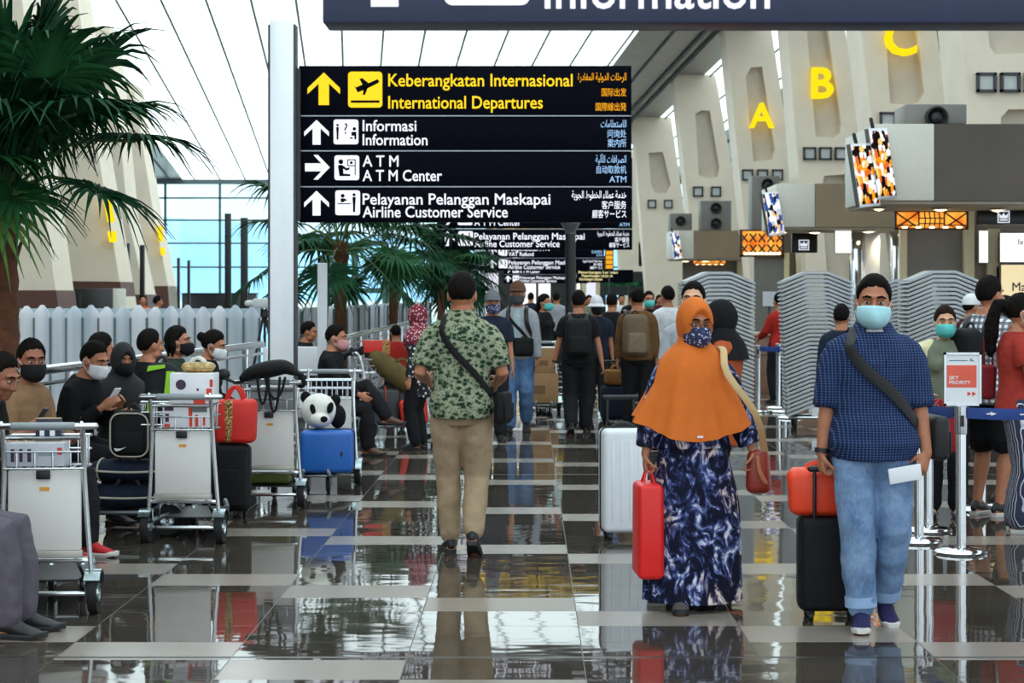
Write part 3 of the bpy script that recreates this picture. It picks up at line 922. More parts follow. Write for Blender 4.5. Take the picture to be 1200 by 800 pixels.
# ------------------------------------------------------------------ far end of the hall: shop front, pillar, small signs
t = thing('shopfront', 'dark shop front with white lit windows at the far end of the hall', 'shop', (GX(560, 108), 108, 0))
k = 108 / F
b = NB(); bx(b, 0, 150 * k, 0, .5, 0, GZ(300, 108)); ob('facade', b, M('facade_dark', '#171c1e', .4), t, flat=True)
for x0, x1, y0, y1, m in ((51, 68, 331, 372, WHITEL), (71, 85, 330, 372, WHITEL), (116, 121, 322, 372, WHITEL), (127, 138, 328, 372, glow('pale_lightbox', '#e4e8f4', .9)), (8, 24, 320, 372, glow('pale_lightbox', '#e4e8f4', .9))):
    b = NB(); bx(b, x0 * k, x1 * k, -.1, -.001, max(.05, GZ(y1, 108)), GZ(y0, 108)); ob('lit_window', b, m, t, flat=True)
for x0, x1 in ((112, 116), (121, 127), (138, 143)):
    b = NB(); bx(b, x0 * k, x1 * k, -.12, -.001, 0, GZ(318, 108)); ob('cream_post', b, CREAM, t, flat=True)
t = thing('pillar', 'pale round-speakered pillar left of the second direction sign', 'pillar', (GX(561.5, 62), 62, 0))
w = 11 * 62 / F / 2
b = NB(); bx(b, -w, w, 0, .3, .1, GZ(288, 62), .02); ob('shaft', b, M('pillar_pale', '#ccd3da', .4), t)
b = NB(); bx(b, -w - .03, w + .03, -.03, .33, 0, .12); ob('plinth', b, DKGREY, t, flat=True)
for py in (307, 325):
    b = NB(); lathe(b, [(.002, 0), (.10, 0), (.11, .03), (.002, .03)], 20); bmesh.ops.transform(b, matrix=Matrix.Translation((0, 0, GZ(py, 62))) @ Matrix.Rotation(pi / 2, 4, 'X'), verts=b.verts[:]); ob('speaker', b, DKGREY, t)
t = thing('shop_sign', 'small sign of pale yellow lines right of the black pole', 'sign', (GX(676, 84), 84, 0))
k = 84 / F
b = NB(); bx(b, 0, 66 * k, 0, .1, GZ(331, 84), GZ(316, 84)); ob('board', b, NAVY, t, flat=True)
for py, x0, x1 in ((319, 2, 48), (323, 6, 42), (327, 3, 30)): text('lettering', 'Penerbangan Lanjutan', glow('pale_yellow', '#f6e9a8', 1.0), t, x0 * k, GZ(py + 1.4, 84), 4.4 * k, (x1 - x0) * k, bold=.01)
for x0 in (4, 60):
    b = NB(); bx(b, x0 * k, (x0 + 1.5) * k, .02, .08, 0, GZ(331, 84)); ob('post', b, DKGREY, t, flat=True)
t = thing('icon_totem', 'small stack of orange icon tiles right of the third direction sign', 'sign', (GX(709, 66), 66, 0))
k = 66 / F
b = NB(); bx(b, 0, 10 * k, 0, .1, GZ(316, 66), GZ(292, 66)); ob('board', b, M('totem_dark', '#2a1712', .5), t, flat=True)
for i in range(4):
    b = NB(); bx(b, 1 * k, 9 * k, -.02, -.001, GZ(298.3 + 5.4 * i, 66), GZ(294 + 5.4 * i, 66)); ob('icon_tile', b, SO, t, flat=True)
b = NB(); bx(b, 4 * k, 6 * k, .02, .08, 0, GZ(316, 66)); ob('post', b, DKGREY, t, flat=True)

# ------------------------------------------------------------------ left: barrier, rail, far counters, dark posts
FROST = NT('frosted_glass')
fc = FROST.ramp(FROST.noise(3, 2, .5, 0, FROST.mapping((2.2, 1, .12))), [(.3, C('#d5e2ea')), (.5, C('#f3f5fb')), (.7, C('#fdfdff'))])
f1 = FROST.n('BsdfTranslucent'); FROST.put(f1, 'Color', fc)
f2 = FROST.n('BsdfPrincipled'); FROST.put(f2, 'Base Color', fc); FROST.put(f2, 'Roughness', .15)
f3 = FROST.n('MixShader'); FROST.put(f3, 0, .5)
FROST.t.links.new(f1.outputs[0], f3.inputs[1]); FROST.t.links.new(f2.outputs[0], f3.inputs[2]); FROST.t.links.new(f3.outputs[0], FROST.out.inputs[0])
FROST = FROST.m
def fin_fence(label, P, Q, n, h, peak, gap):
    d = (Q - P); L = d.length; d.normalize()
    a = math.atan2(d.y, d.x)
    t = thing('glass_barrier', label, 'barrier', P, a)
    w = L / n
    for i in range(n):
        b = NB()
        x0, x1 = i * w + gap, (i + 1) * w - gap
        dz = .012 * ((i * 7) % 3)
        o_ = [(x0, .12), (x1, .12), (x1, h - peak + dz), (x0 + (x1 - x0) * .60, h + dz), (x0 + (x1 - x0) * .40, h + dz), (x0, h - peak + dz)] if peak else [(x0, .12), (x1, .12), (x1, h), (x0, h)]
        yy = .03 * (i % 2)
        prism(b, o_, yy, yy + .02)
        ob('glass_panel', b, FROST, t, flat=True)
        b = NB(); bx(b, (i + 1) * w - .012, (i + 1) * w + .012, -.01, .06, 0, h * .97 - peak); ob('post', b, MULL, t, flat=True)
    b = NB(); bx(b, 0, L, .09, .11, .12, h * .985); ob('back_panel', b, M('sea_glass', '#a9bcc4', .2, 0, .06), t, flat=True)
    b = NB(); bx(b, 0, L, -.02, .12, .02, .13); ob('bottom_rail', b, STEEL, t, flat=True)
    return t
fin_fence('frosted glass barrier of pointed fins behind the seated travellers', Vector((GX(2, 26), 26, 0)), Vector((GX(304, 26), 26, 0)), 16, 1.47, .10, .003)
fin_fence('frosted glass barrier running away behind the palms', Vector((-3.25, 26.3, 0)), Vector((-2.75, 56, 0)), 30, 1.44, 0, .02)
def handrail(label, P, Q, z, n):
    t = thing('handrail', label, 'rail', (P.x, P.y, 0))
    D = Vector((Q.x - P.x, Q.y - P.y, 0))
    b = NB(); tube(b, [Vector((0, 0, z)), D + Vector((0, 0, z))], .036, 12); ob('top_tube', b, STEEL, t)
    b = NB(); tube(b, [Vector((0, 0, z - .1)), D + Vector((0, 0, z - .1))], .016, 8); ob('lower_tube', b, STEEL, t)
    for i in range(n):
        p = D * ((i + .5) / n)
        b = NB(); tube(b, [p + Vector((0, 0, 0)), p + Vector((0, 0, z))], .022, 8); ob('post', b, STEEL, t)
    return t
handrail('steel handrail behind the row of seated travellers', Vector((-3.66, 12.8, 0)), Vector((-2.95, 22, 0)), 1.08, 6)
handrail('steel handrail running away beside the palm trunks', Vector((-2.36, 23.5, 0)), Vector((-2.3, 44, 0)), 1.08, 12)
t = thing('service_counter', 'long dark service counter before the brown pylon base', 'counter', (GX(45, 55), 55, 0))
w = GX(132, 55) - GX(45, 55)
b = NB(); bx(b, 0, w, 0, .8, 0, GZ(338, 55), .02); ob('body', b, M('counter_dark', '#15171a', .3), t)
b = NB(); bx(b, w + .01, w + .2, -.05, .85, 0, GZ(338, 55), .02); ob('end_panel', b, PALE, t)
b = NB(); bx(b, w * .55, w * .58, -.01, .02, .1, 1.7); ob('joint', b, DKGREY, t, flat=True)
t = thing('service_counter', 'low dark counter by the far window wall left of the white post', 'counter', (GX(213, 100), 100, 0))
w = GX(300, 100) - GX(213, 100)
b = NB(); bx(b, 0, w, 0, .8, 0, GZ(344, 100), .02); ob('body', b, M('counter_dark', '#15171a', .3), t)
b = NB(); bx(b, -.05, w + .05, -.05, .85, GZ(344, 100), GZ(343, 100)); ob('worktop', b, DKGREY, t, flat=True)
for px, wpx, y0, Y, lab in ((149, 5, 285, 66, 'slim black post before the brown pylon base'), (166.5, 5, 287, 68, 'slim black post beside the orange clad traveller'), (209, 3, 302, 90, 'thin short black post at the window wall, left of its twin'),
                            (221, 3, 305, 90, 'thin short black post at the window wall, right of its twin'), (267, 7, 250, 70, 'tall black totem left of the white post'), (286, 8, 255, 66, 'tall black totem just left of the white post'),
                            (329.5, 9, 262, 60, 'tall dark totem behind the white post'), (376, 7, 300, 55, 'dark totem seen behind the tripod stand panel')):
    t = thing('black_totem', lab, 'post', (GX(px, Y), Y, 0))
    w = wpx * Y / F / 2
    b = NB(); bx(b, -w, w, -.05, .15, .04, GZ(y0, Y), .01); ob('body', b, BLACK, t)
    b = NB(); bx(b, -w - .1, w + .1, -.15, .25, 0, .05, .01); ob('base_plate', b, DKGREY, t)
# dark steel bracing tower outside seen through glass: crane-like frame
t = thing('steel_frame', 'green-grey braced steel frame beyond the palm trunks', 'frame', (GX(416, 75), 75, 0))
FR = M('frame_green', '#4d6f6a', .5, .3)
w = GX(452, 75) - GX(416, 75); hh = GZ(285, 75)
for xx in (0, w):
    b = NB(); bx(b, xx - .12, xx + .12, -.12, .12, 0, hh); ob('upright', b, FR, t, flat=True)
for z0, z1 in ((.2, hh * .5), (hh * .5, hh)):
    for s in (0, 1):
        b = NB(); tube(b, [(0 if s else w, 0, z0), (w if s else 0, 0, z1)], .08, 6); ob('brace', b, FR, t)
for zz in (hh * .5, hh):
    b = NB(); bx(b, 0, w, -.1, .1, zz - .1, zz + .1); ob('beam', b, FR, t, flat=True)
# white display stand around the post foot
t = thing('notice_stand', 'white framed notice stand behind the white post', 'stand', (GX(308, 24.2), 24.2, 0))
WH = M('white_paint', '#e8eaf0', .35, 0, .03)
k = 24.2 / F
b = NB(); bx(b, 0, 75 * k, 0, .05, GZ(440, 24.2), GZ(406, 24.2), .02); ob('board', b, WH, t)
b = NB(); bx(b, 64 * k, 75 * k, -.01, .06, .03, GZ(308, 24.2), .01); ob('upright', b, WH, t)
b = NB(); bx(b, 2 * k, 8 * k, -.01, .06, .03, GZ(408, 24.2), .01); ob('foot', b, WH, t)
b = NB(); bx(b, 0, 75 * k, -.15, .2, 0, .035, .01); ob('base', b, DKGREY, t)
# camera on a tripod
t = thing('tripod', 'black camera tripod with a small white camera left of the white post', 'tripod', (GX(310, 24.5), 24.5, 0))
zt2 = GZ(362, 24.5)
b = NB(); lathe(b, [(.03, zt2 - .12), (.05, zt2 - .1), (.05, zt2 - .02), (.03, zt2)], 12); ob('head', b, BLACK, t)
for a in (95, 215, 335):
    b = NB()
    e = Vector((.32 * cos(radians(a)), .32 * sin(radians(a)), .012))
    tube(b, [(.02 * cos(radians(a)), .02 * sin(radians(a)), zt2 - .1), e * .5 + Vector((0, 0, zt2 * .48)), e], [.016, .016, .011], 8)
    lg = ob('leg', b, BLACK, t)
b = NB(); tube(b, [(0, 0, zt2 - .1), (0, 0, zt2 - .65)], .014, 8); ob('column', b, BLACK, t)
b = NB(); tube(b, [(0, 0, zt2 - .03), (.18, -.1, zt2 - .2)], .009, 6); ob('pan_handle', b, BLACK, t)
b = NB(); box(b, (-.03, -.02, zt2 + .07), (.22, .1, .12), Matrix.Rotation(.1, 3, 'Z'), .02); tube(b, [(-.12, -.03, zt2 + .07), (-.2, -.05, zt2 + .07)], .04, 12)
ob('camera_body', b, M('camera_white', '#cfd2d4', .4), t)

# ------------------------------------------------------------------ palms
def leafmat(name, a, b_):
    t = NT(name)
    c = t.ramp(t.noise(6, 3), [(.3, C(a)), (.7, C(b_))])
    t.bsdf(c, .6, 0, None, Specular_IOR_Level=.12)
    return t.m
PALMG = [leafmat('palm_leaf_deep', '#0f2f1d', '#1a4a2b'), leafmat('palm_leaf_mid', '#173f25', '#285c32'), leafmat('palm_leaf_dry', '#3a5a2c', '#5d7a3a')]
TRUNK = M('palm_trunk', '#5a3520', .9, 0, .35, 14, .6)
PETI = M('palm_petiole', '#4d6a38', .6)
def fan_leaf(bm, base, d, up, size, n=34, spread=165, droop=.35):
    d = d.normalized(); side = d.cross(up).normalized(); nrm = side.cross(d).normalized()
    for i in range(n):
        a = radians(-spread + 2 * spread * i / (n - 1) + R.uniform(-2, 2))
        L = size * (.72 + .28 * cos(a * .55)) * R.uniform(.93, 1.05)
        v = d * cos(a) + side * sin(a)
        wv = (-d * sin(a) + side * cos(a))
        dr = droop * R.uniform(.6, 1.35)
        ws = [.012, .030, .036, .028, .013, .002]
        vs = []
        for j, wd in enumerate(ws):
            f = j / (len(ws) - 1)
            p = base + v * L * f + nrm * (.10 * size * sin(f * 2.2)) - Vector((0, 0, 1)) * dr * size * f ** 3
            e = nrm * .35 * wd * size * 1.2
            vs.append((bm.verts.new(p - wv * wd * size * 1.15 + e), bm.verts.new(p - nrm * .004), bm.verts.new(p + wv * wd * size * 1.15 + e)))
        for q, r in zip(vs, vs[1:]):
            bm.faces.new((q[0], q[1], r[1], r[0])); bm.faces.new((q[1], q[2], r[2], r[1]))
def palm(label, X, Y, h, r, leaves, lean=(0, 0)):
    t = thing('fan_palm', label, 'palm tree', (X, Y, 0))
    b = NB()
    pts, rad = [], []
    n = 26
    for i in range(n + 1):
        f = i / n
        pts.append((lean[0] * f * f, lean[1] * f * f, h * f)); rad.append(r * (1.25 - .35 * f) * (1 + (.10 if i % 2 else -.02)))
    tube(b, pts, rad, 16, up=(1, 0, 0)); ob('trunk', b, TRUNK, t)
    b = NB()
    top = Vector((lean[0], lean[1], h))
    for k in range(14):
        a = k * 2.4
        z = h - .5 + .035 * k
        q = Vector((lean[0] * .9 + cos(a) * r * .8, lean[1] * .9 + sin(a) * r * .8, z))
        tube(b, [q, q + Vector((cos(a) * .06, sin(a) * .06, .16))], [(.02, .05), (.008, .015)], 6, up=(cos(a), sin(a), 0))
    ob('boot', b, TRUNK, t)
    for (az, el, pl, size, mi) in leaves:
        d = Vector((cos(radians(az)) * cos(radians(el)), sin(radians(az)) * cos(radians(el)), sin(radians(el))))
        e = top + d * pl + Vector((0, 0, -.12 * pl))
        b = NB(); tube(b, smooth_path([top - Vector((0, 0, .1)), top + d * pl * .5 + Vector((0, 0, .06 * pl)), e], 3), .014, 6); lf = ob('petiole', b, PETI, t)
        b = NB()
        dd = (d + Vector((0, 0, -.45 if el < 50 else -.1))).normalized()
        fan_leaf(b, e, dd, Vector((0, 0, 1)) if abs(dd.z) < .95 else Vector((1, 0, 0)), size)
        ob('leaf', b, PALMG[mi], lf, sharp=180)
    return t
def crown(n, lo, hi, pl, size, seed):
    q = random.Random(seed)
    return [(k * 137.5 + q.uniform(-15, 15), lo + (hi - lo) * k / (n - 1) + q.uniform(-6, 6), pl * q.uniform(.8, 1.15), size * q.uniform(.85, 1.1), q.choice([0, 0, 1])) for k in range(n)]
palm('large fan palm at the hall edge, its fronds over the seated travellers', GX(2, 13.2), 13.2, 2.35, .105,
     [(-15, 62, .75, .70, 0), (-70, 48, .7, .75, 0), (-40, 35, .95, .66, 0), (-8, 24, 1.0, .55, 0), (15, 40, .9, .6, 1), (-95, 22, .5, .62, 1), (-60, 66, .85, .72, 1), (-20, 2, .72, .52, 0), (-115, 60, .6, .8, 0), (60, 45, .8, .7, 1),
      (140, 40, .8, .7, 0), (-150, 35, .7, .7, 1), (-88, -22, .38, .55, 2), (-58, -8, .3, .5, 1), (-100, 80, .9, .75, 0), (-35, 75, 1.0, .85, 0), (20, 80, 1.0, .8, 0), (-75, 62, .8, .8, 0), (-50, 50, 1.0, .75, 1), (-10, 52, 1.05, .7, 0), (-85, 40, .75, .75, 0)])
palm('fan palm with a shaggy brown trunk right of the white post', GX(399, 29), 29, 2.35, .085, crown(18, -35, 70, 1.15, .68, 3))
palm('slender dark-trunked fan palm between the two shaggy ones', GX(461, 36), 36, 2.45, .075, crown(18, -35, 70, 1.15, .78, 5))
palm('farther fan palm with a thin tan trunk, behind the man in the leaf-print shirt', GX(517, 46), 46, 2.3, .07, crown(12, -15, 75, .9, .7, 8))
palm('farthest fan palm, its dense dark crown merging into the far green', GX(536, 50), 50, 2.2, .07, [(a, e, q * .9, z * 1.15, 0) for a, e, q, z, m in crown(34, -55, 80, .8, .62, 9)])
# ------------------------------------------------------------------ luggage trolleys
BOARD = M('trolley_board', '#e2e0dd', .45, 0, .03, 2)
RUBBER = M('rubber', '#1a1a1b', .8, 0, .15)
ALU = M('aluminium', '#d6dade', .25, .9, .05, 6)
GUARD = M('wheel_guard', '#a9b6bb', .22, .95, .08, 6)
def wheel(bm, c, r, w, axis='X'):
    prof = [(r * .45, -w * .3), (r * .78, -w * .42), (r * .95, -w * .5), (r, -w * .25), (r, w * .25), (r * .95, w * .5), (r * .78, w * .42), (r * .45, w * .3)]
    s = bm.verts[:]
    lathe(bm, prof, 22)
    vs = [v for v in bm.verts if v not in set(s)]
    bmesh.ops.transform(bm, matrix=Matrix.Translation(Vector(c)) @ Matrix.Rotation(pi / 2, 4, 'Y' if axis == 'X' else 'X'), verts=vs)
def trolley(label, x, y, rz, group='airport luggage trolleys', sticker=True):
    t = thing('luggage_trolley', label, 'trolley', (x, y, 0), rz, group)
    def add(name, mat, fn, par=None, **kw):
        b = NB(); fn(b); return ob(name, b, mat, par or t, **kw)
    fr = add('frame', ALU, lambda b: [tube(b, smooth_path([(s * .235, .03, .16), (s * .215, .015, .45), (s * .20, -.01, .74), (s * .20, -.06, .93), (s * .20, -.10, .975)], 4), [(.02, .013)] * 17, 10, up=(0, 1, 0)) for s in (-1, 1)]
             + [tube(b, [(-.22, .03, .27), (.22, .03, .27)], .012, 8)])
    add('board', BOARD, lambda b: bx(b, -.185, .185, .0, .022, .325, .735, .008))
    add('board_rail', M('board_rail', '#b9b5ae', .4, .3), lambda b: bx(b, -.19, .19, -.006, .028, .285, .325, .004))
    add('lock', BLACK, lambda b: bx(b, -.04, .03, -.02, 0, .69, .735, .004))
    if sticker: add('sticker', M('orange_sticker', '#e0a044', .6), lambda b: bx(b, -.025, .025, -.003, .001, .63, .65))
    def bask(b):
        for z, d in ((.745, .0), (.83, .0), (.90, .0)):
            tube(b, smooth_path([(-.2, -.03, z), (-.205, .22, z), (.205, .22, z), (.2, -.03, z), (-.2, -.03, z)], 1), .006 if z < .9 else .009, 6)
        for i in range(9):
            xx = -.18 + .045 * i
            tube(b, [(xx, .22, .90), (xx, .22, .745), (xx, -.03, .745), (xx, -.03, .83 if i % 2 else .745)], .0045, 6)
        for s in (-1, 1):
            for yy in (.05, .13): tube(b, [(s * .203, yy, .745), (s * .203, yy, .9)], .0045, 6)
    add('basket', STEEL, bask)
    h = add('handle', STEEL, lambda b: tube(b, [(-.25, -.10, .965), (.27, -.10, .965)], .017, 12))
    add('grip', M('grip_grey', '#8f979b', .5), lambda b: tube(b, [(-.14, -.10, .965), (.16, -.10, .965)], .021, 12), h)
    def plat(b):
        for s in (-1, 1): tube(b, smooth_path([(s * .2, .02, .15), (s * .17, .5, .145), (s * .12, .84, .145), (s * .10, .88, .19)], 3), .017, 8)
        for yy, w in ((.3, .183), (.84, .12)): tube(b, [(-w, yy, .145), (w, yy, .145)], .011, 8)
    add('platform', M('platform_steel', '#8b9196', .35, .85, .08, 6), plat)
    add('deck', BLACK, lambda b: bx(b, -.15, .15, .12, .8, .150, .160))
    add('axle', STEEL, lambda b: tube(b, [(-.26, .03, .1), (.26, .03, .1)], .013, 8))
    add('strut', STEEL, lambda b: [tube(b, [(s * .15, .03, .29), (s * .19, .12, .15)], .009, 6) for s in (-1, 1)])
    for s in (-1, 1):
        w = add('wheel', RUBBER, lambda b: wheel(b, (s * .245, .03, .105), .105, .05))
        add('hub', GUARD, lambda b: wheel(b, (s * .245, .03, .105), .05, .054), w)
        def guard(b):
            rings = []
            for k in range(9):
                a = radians(38 + 125 * k / 8)
                c_, s_ = cos(a), sin(a)
                rings.append([Vector((s * .245 + dx, .03 - c_ * rr, .105 + s_ * rr)) for dx, rr in ((-.04, .122), (.04, .122), (.04, .116), (-.04, .116))])
            skin_rings(b, rings)
            bx(b, s * .245 + s * -.045, s * .245 + s * -.037, .01, .05, .09, .22, .003)
        add('mudguard', GUARD, guard, w, sharp=50)
    for s in (-1, 1):
        f = add('castor', GUARD, lambda b: [tube(b, [(s * .085, .70, .15), (s * .085, .73, .125)], .022, 10), bx(b, s * .085 - .022, s * .085 - .016, .70, .78, .05, .13), bx(b, s * .085 + .016, s * .085 + .022, .70, .78, .05, .13)])
        add('tyre', RUBBER, lambda b: wheel(b, (s * .085, .745, .068), .068, .028), f)
    return t

def soft_box(bm, w, d, h, r, c=(0, 0, 0), puff=.0, top=1.0):
    """rounded, slightly bulging box standing on z=c.z"""
    n0 = len(bm.verts)
    vs = box(bm, (0, 0, h / 2), (w, d, h), None, r, 4)
    for v in vs:
        k = sin(pi * max(0, min(1, v.co.z / h)))
        q = 1 + (top - 1) * v.co.z / h
        v.co.x = v.co.x * q * (1 + puff * k * .5) + c[0]
        v.co.y = v.co.y * q * (1 + puff * k) + c[1]
        v.co.z += c[2]
    return vs
def arc(a, b_, h, n=8, side=Vector((0, 0, 1))):
    a = Vector(a); b_ = Vector(b_)
    return [a.lerp(b_, i / n) + side * h * sin(pi * i / n) ** .7 for i in range(n + 1)]
def suitcase(label, loc, rz, size, mat, trim=BLACK, pull=0, ribs=0, soft=False, wheels=True, lay=None, r=.05, strap=None, hand=True, grp=None):
    """upright case: width, depth, height; wheels under it"""
    w, d, h = size
    t = thing('suitcase', label, 'suitcase', loc, rz, grp)
    if lay: t.rotation_euler = lay
    z0 = .05 if wheels else 0
    b = NB(); soft_box(b, w, d, h - z0, r, (0, 0, z0), .04 if soft else 0); sh = ob('shell', b, mat, t)
    if ribs:
        b = NB()
        for i in range(ribs):
            xx = -w / 2 + w * (i + 1) / (ribs + 1)
            for s in (-1, 1): bx(b, xx - .01, xx + .01, s * d / 2 - .004, s * d / 2 + .004, z0 + h * .1, h - h * .1, .002)
        ob('rib', b, mat, sh)
    b = NB()
    zz = smooth_path([(0, -0, 0)], 1)
    pts = [Vector((x, 0, z + (h + z0) / 2)) for x, z in rrect(-w / 2 - .002, w / 2 + .002, -(h - z0) / 2 - .002, (h - z0) / 2 + .002, r + .002, 4)]
    tube(b, pts + [pts[0]], [(.005, .008)] * (len(pts) + 1), 6, up=(0, 1, 0), rcap=False); ob('zipper', b, trim, t)
    if soft:
        b = NB(); soft_box(b, w * .8, .03, h * .5, .014, (0, -d / 2 - .012, z0 + h * .08)); ob('front_pocket', b, mat, t)
    if wheels:
        for sx in (-1, 1):
            for sy in (-1, 1):
                b = NB(); wheel(b, (sx * (w / 2 - .05), sy * (d / 2 - .04), .025), .025, .022)
                bx(b, sx * (w / 2 - .05) - .018, sx * (w / 2 - .05) + .018, sy * (d / 2 - .04) - .012, sy * (d / 2 - .04) + .012, .028, z0 + .02); ob('wheel', b, trim, t)
    if hand:
        b = NB(); tube(b, arc((-.08, 0, h - .004), (.08, 0, h - .004), .035), [(.008, .016)] * 9, 8, up=(0, 1, 0)); ob('handle', b, trim, t)
    if pull:
        b = NB()
        for sx in (-.09, .09): tube(b, [(sx, d / 2 - .03, h - .03), (sx, d / 2 - .03, h + pull)], .009, 8)
        p = ob('pull_rod', b, trim if pull < 0 else ALU if trim != BLACK else BLACK, t)
        b = NB(); tube(b, [(-.11, d / 2 - .03, h + pull), (.11, d / 2 - .03, h + pull)], .016, 10); ob('grip', b, BLACK, p)
    if strap:
        b = NB(); xx = strap[1]
        pts = [Vector((xx, y, z)) for y, z in rrect(-d / 2 - .006, d / 2 + .006, z0 - .006, h + .006, r * .9, 3)]
        tube(b, pts + [pts[0]], [(.004, .03)] * (len(pts) + 1), 6, up=(1, 0, 0), rcap=False)
        for v in b.verts: pass
        ob('luggage_strap', b, strap[0], t)
    return t
def tote(label, loc, rz, size, mat, name='tote_bag', cat='bag', hh=.14, hmat=None, fold=True, lay=None, band=None, hook=None, top=1.05):
    w, d, h = size
    t = thing(name, label, cat, loc, rz)
    if lay: t.rotation_euler = lay
    b = NB(); soft_box(b, w, d, h, min(.04, d * .3), (0, 0, 0), .12, top)
    bmesh.ops.subdivide_edges(b, edges=b.edges[:], cuts=1, use_grid_fill=True)
    for v in b.verts:
        n = mnoise.noise(v.co * 14 + Vector((w * 31, h * 17, 0)))
        v.co += Vector((n * .008, n * .012, 0 if v.co.z < .02 else n * .006))
    ob('body', b, mat, t, sharp=180)
    if band:
        b = NB(); soft_box(b, w * .26, d * 1.02 + .01, h * .97, .03, (w * band[1], 0, .006), .12, top); ob('patterned_band', b, band[0], t)
    for s in (-1, 1):
        b = NB(); tube(b, arc((-w * .22, s * d * .32, h * .97), (w * .22, s * d * .32, h * .97), hh), [(.005, .011)] * 9, 8, up=(0, 1, 0)); ob('handle', b, hmat or mat, t)
    return t
def carton(label, loc, rz, size, mat, prints, name='carton', cat='box'):
    w, d, h = size
    t = thing(name, label, cat, loc, rz)
    b = NB(); box(b, (0, 0, h / 2), size, None, .006, 2); ob('body', b, mat, t)
    for pm, x0, x1, z0, z1 in prints:
        b = NB(); bx(b, x0 * w, x1 * w, -d / 2 - .002, -d / 2 - .0005, z0 * h, z1 * h); ob('print', b, pm, t, flat=True)
    b = NB(); bx(b, -w / 2 + .002, w / 2 - .002, -.025, .025, h - .001, h + .002); ob('tape', b, M('packing_tape', '#b9a274', .3), t, flat=True)
    return t
def duffel(label, loc, rz, L, r, mat, piping=None, lay=None, sag=.85, hmat=None):
    t = thing('duffel_bag', label, 'bag', loc, rz)
    if lay: t.rotation_euler = lay
    b = NB()
    n = 14
    pts = [(-L / 2 + L * i / n, 0, r * sag) for i in range(n + 1)]
    rad = [r * (.86 + .14 * sin(pi * i / n) ** .5) * (1 + .03 * sin(i * 2.1)) for i in range(n + 1)]
    tube(b, pts, [(q * sag, q) for q in rad], 18, up=(0, 0, 1)); ob('body', b, mat, t)
    if piping:
        for s in (-1, 1):
            b = NB(); x = s * L * .46
            tube(b, [Vector((x, r * .95 * cos(a), r * sag * (1 + .95 * sin(a)))) for a in [2 * pi * k / 20 for k in range(21)]], .007, 6, rcap=False); ob('piping', b, piping, t)
        b = NB(); tube(b, [Vector((-L * .46 + L * .92 * k / 8, -r * 1.0, r * sag * (1.05 - .1 * sin(pi * k / 8)))) for k in range(9)], .008, 6); ob('zipper', b, piping, t)
    b = NB()
    for s in (-1, 1): tube(b, arc((-L * .16, s * r * .5, r * sag * 1.8), (L * .16, s * r * .5, r * sag * 1.8), .09), [(.005, .014)] * 9, 8, up=(0, 1, 0))
    ob('handle', b, hmat or BLACK, t)
    return t
def backpack(label, loc, rz, size, mat, accent=None, piping=None, name='backpack', lay=None, pocket=None, straps=True):
    """its back (strap side) faces +y, its front pocket -y; bottom at z=0"""
    w, d, h = size
    t = thing(name, label, 'backpack', loc, rz)
    if lay: t.rotation_euler = lay
    b = NB(); soft_box(b, w, d, h, min(d * .42, .08), (0, 0, 0), .1, .9); ob('body', b, mat, t)
    b = NB(); soft_box(b, w * .72, d * .5, h * .5, min(.05, d * .2), (0, -d * .42, .03), .1, .92); ob('front_pocket', b, pocket or mat, t)
    b = NB(); tube(b, arc((-.04, d * .3, h - .01), (.04, d * .3, h - .01), .05), [(.005, .01)] * 9, 8, up=(0, 1, 0)); ob('loop', b, BLACK, t)
    b = NB()
    pts = [Vector((x, -d * .52, z + h / 2)) for x, z in rrect(-w * .44, w * .44, -h * .45, h * .44, .07, 4)]
    if piping:
        tube(b, pts + [pts[0]], .006, 6, rcap=False); ob('piping', b, piping, t)
    else: b.free()
    if straps:
        for s in (-1, 1):
            b = NB(); ribbon(b, smooth_path([(s * w * .25, d * .42, h * .95), (s * w * .3, d * .55 + .02, h * .75), (s * w * .34, d * .55, h * .4), (s * w * .38, d * .4, h * .1)], 3), [(0, 1, 0)] * 10, .025, .006); ob('shoulder_strap', b, BLACK, t)
    for a in accent or ():
        b = NB(); prism(b, [(x * w, z * h) for x, z in a[1]], -d * a[2] - .012, -d * a[2] + .03); ob('panel', b, a[0], t, flat=True)
    return t

T1 = trolley('luggage trolley nearest to the camera, a flat printed pack in its basket', -2.47, 10.15, radians(4))
T2 = trolley('luggage trolley carrying white and red printed cartons in its basket', GX(214, 13.05), 13.05, radians(-3))
T3 = trolley('luggage trolley with a black bag over its handle, an olive case under its board', GX(316, 15.2), 15.2, radians(-2))
T4 = trolley('luggage trolley with its platform toward the walkway, loaded with the blue suitcase and panda', GX(385, 17.0), 17.15, radians(178))
T5 = trolley('luggage trolley seen from its side, loaded with dark suitcases and a red bag', GX(424, 22.6), 22.5, radians(-74))
T6 = trolley('luggage trolley loaded with two navy duffels and a black backpack', GX(212, 13.75), 13.72, radians(88))

RED = M('bag_red', '#d8291f', .55, 0, .08)
REDOR = M('bag_red_orange', '#f2451d', .5, 0, .08)
NAVYF = cloth('navy_bag', '#182234')
BLACKF = cloth('black_nylon', '#131315', .7)
WHITEP = M('white_carton', '#e9eaef', .55, 0, .03)
REDP = M('red_print', '#d9432f', .6)
PURP = M('dark_print', '#40304a', .6)
GREYC = M('grey_print', '#9fb0c0', .6)
def batik():
    t = NT('batik_gold')
    v = t.voro(34)
    t.bsdf(t.ramp(v, [(0, C('#5d3a1c')), (.35, C('#c89a55')), (.55, C('#6d4420')), (.8, C('#dcb678'))], True), .7)
    return t.m
BATIK = batik()
def px_loc(px, Y, z, dx=0): return (GX(px, Y) + dx, Y, z)

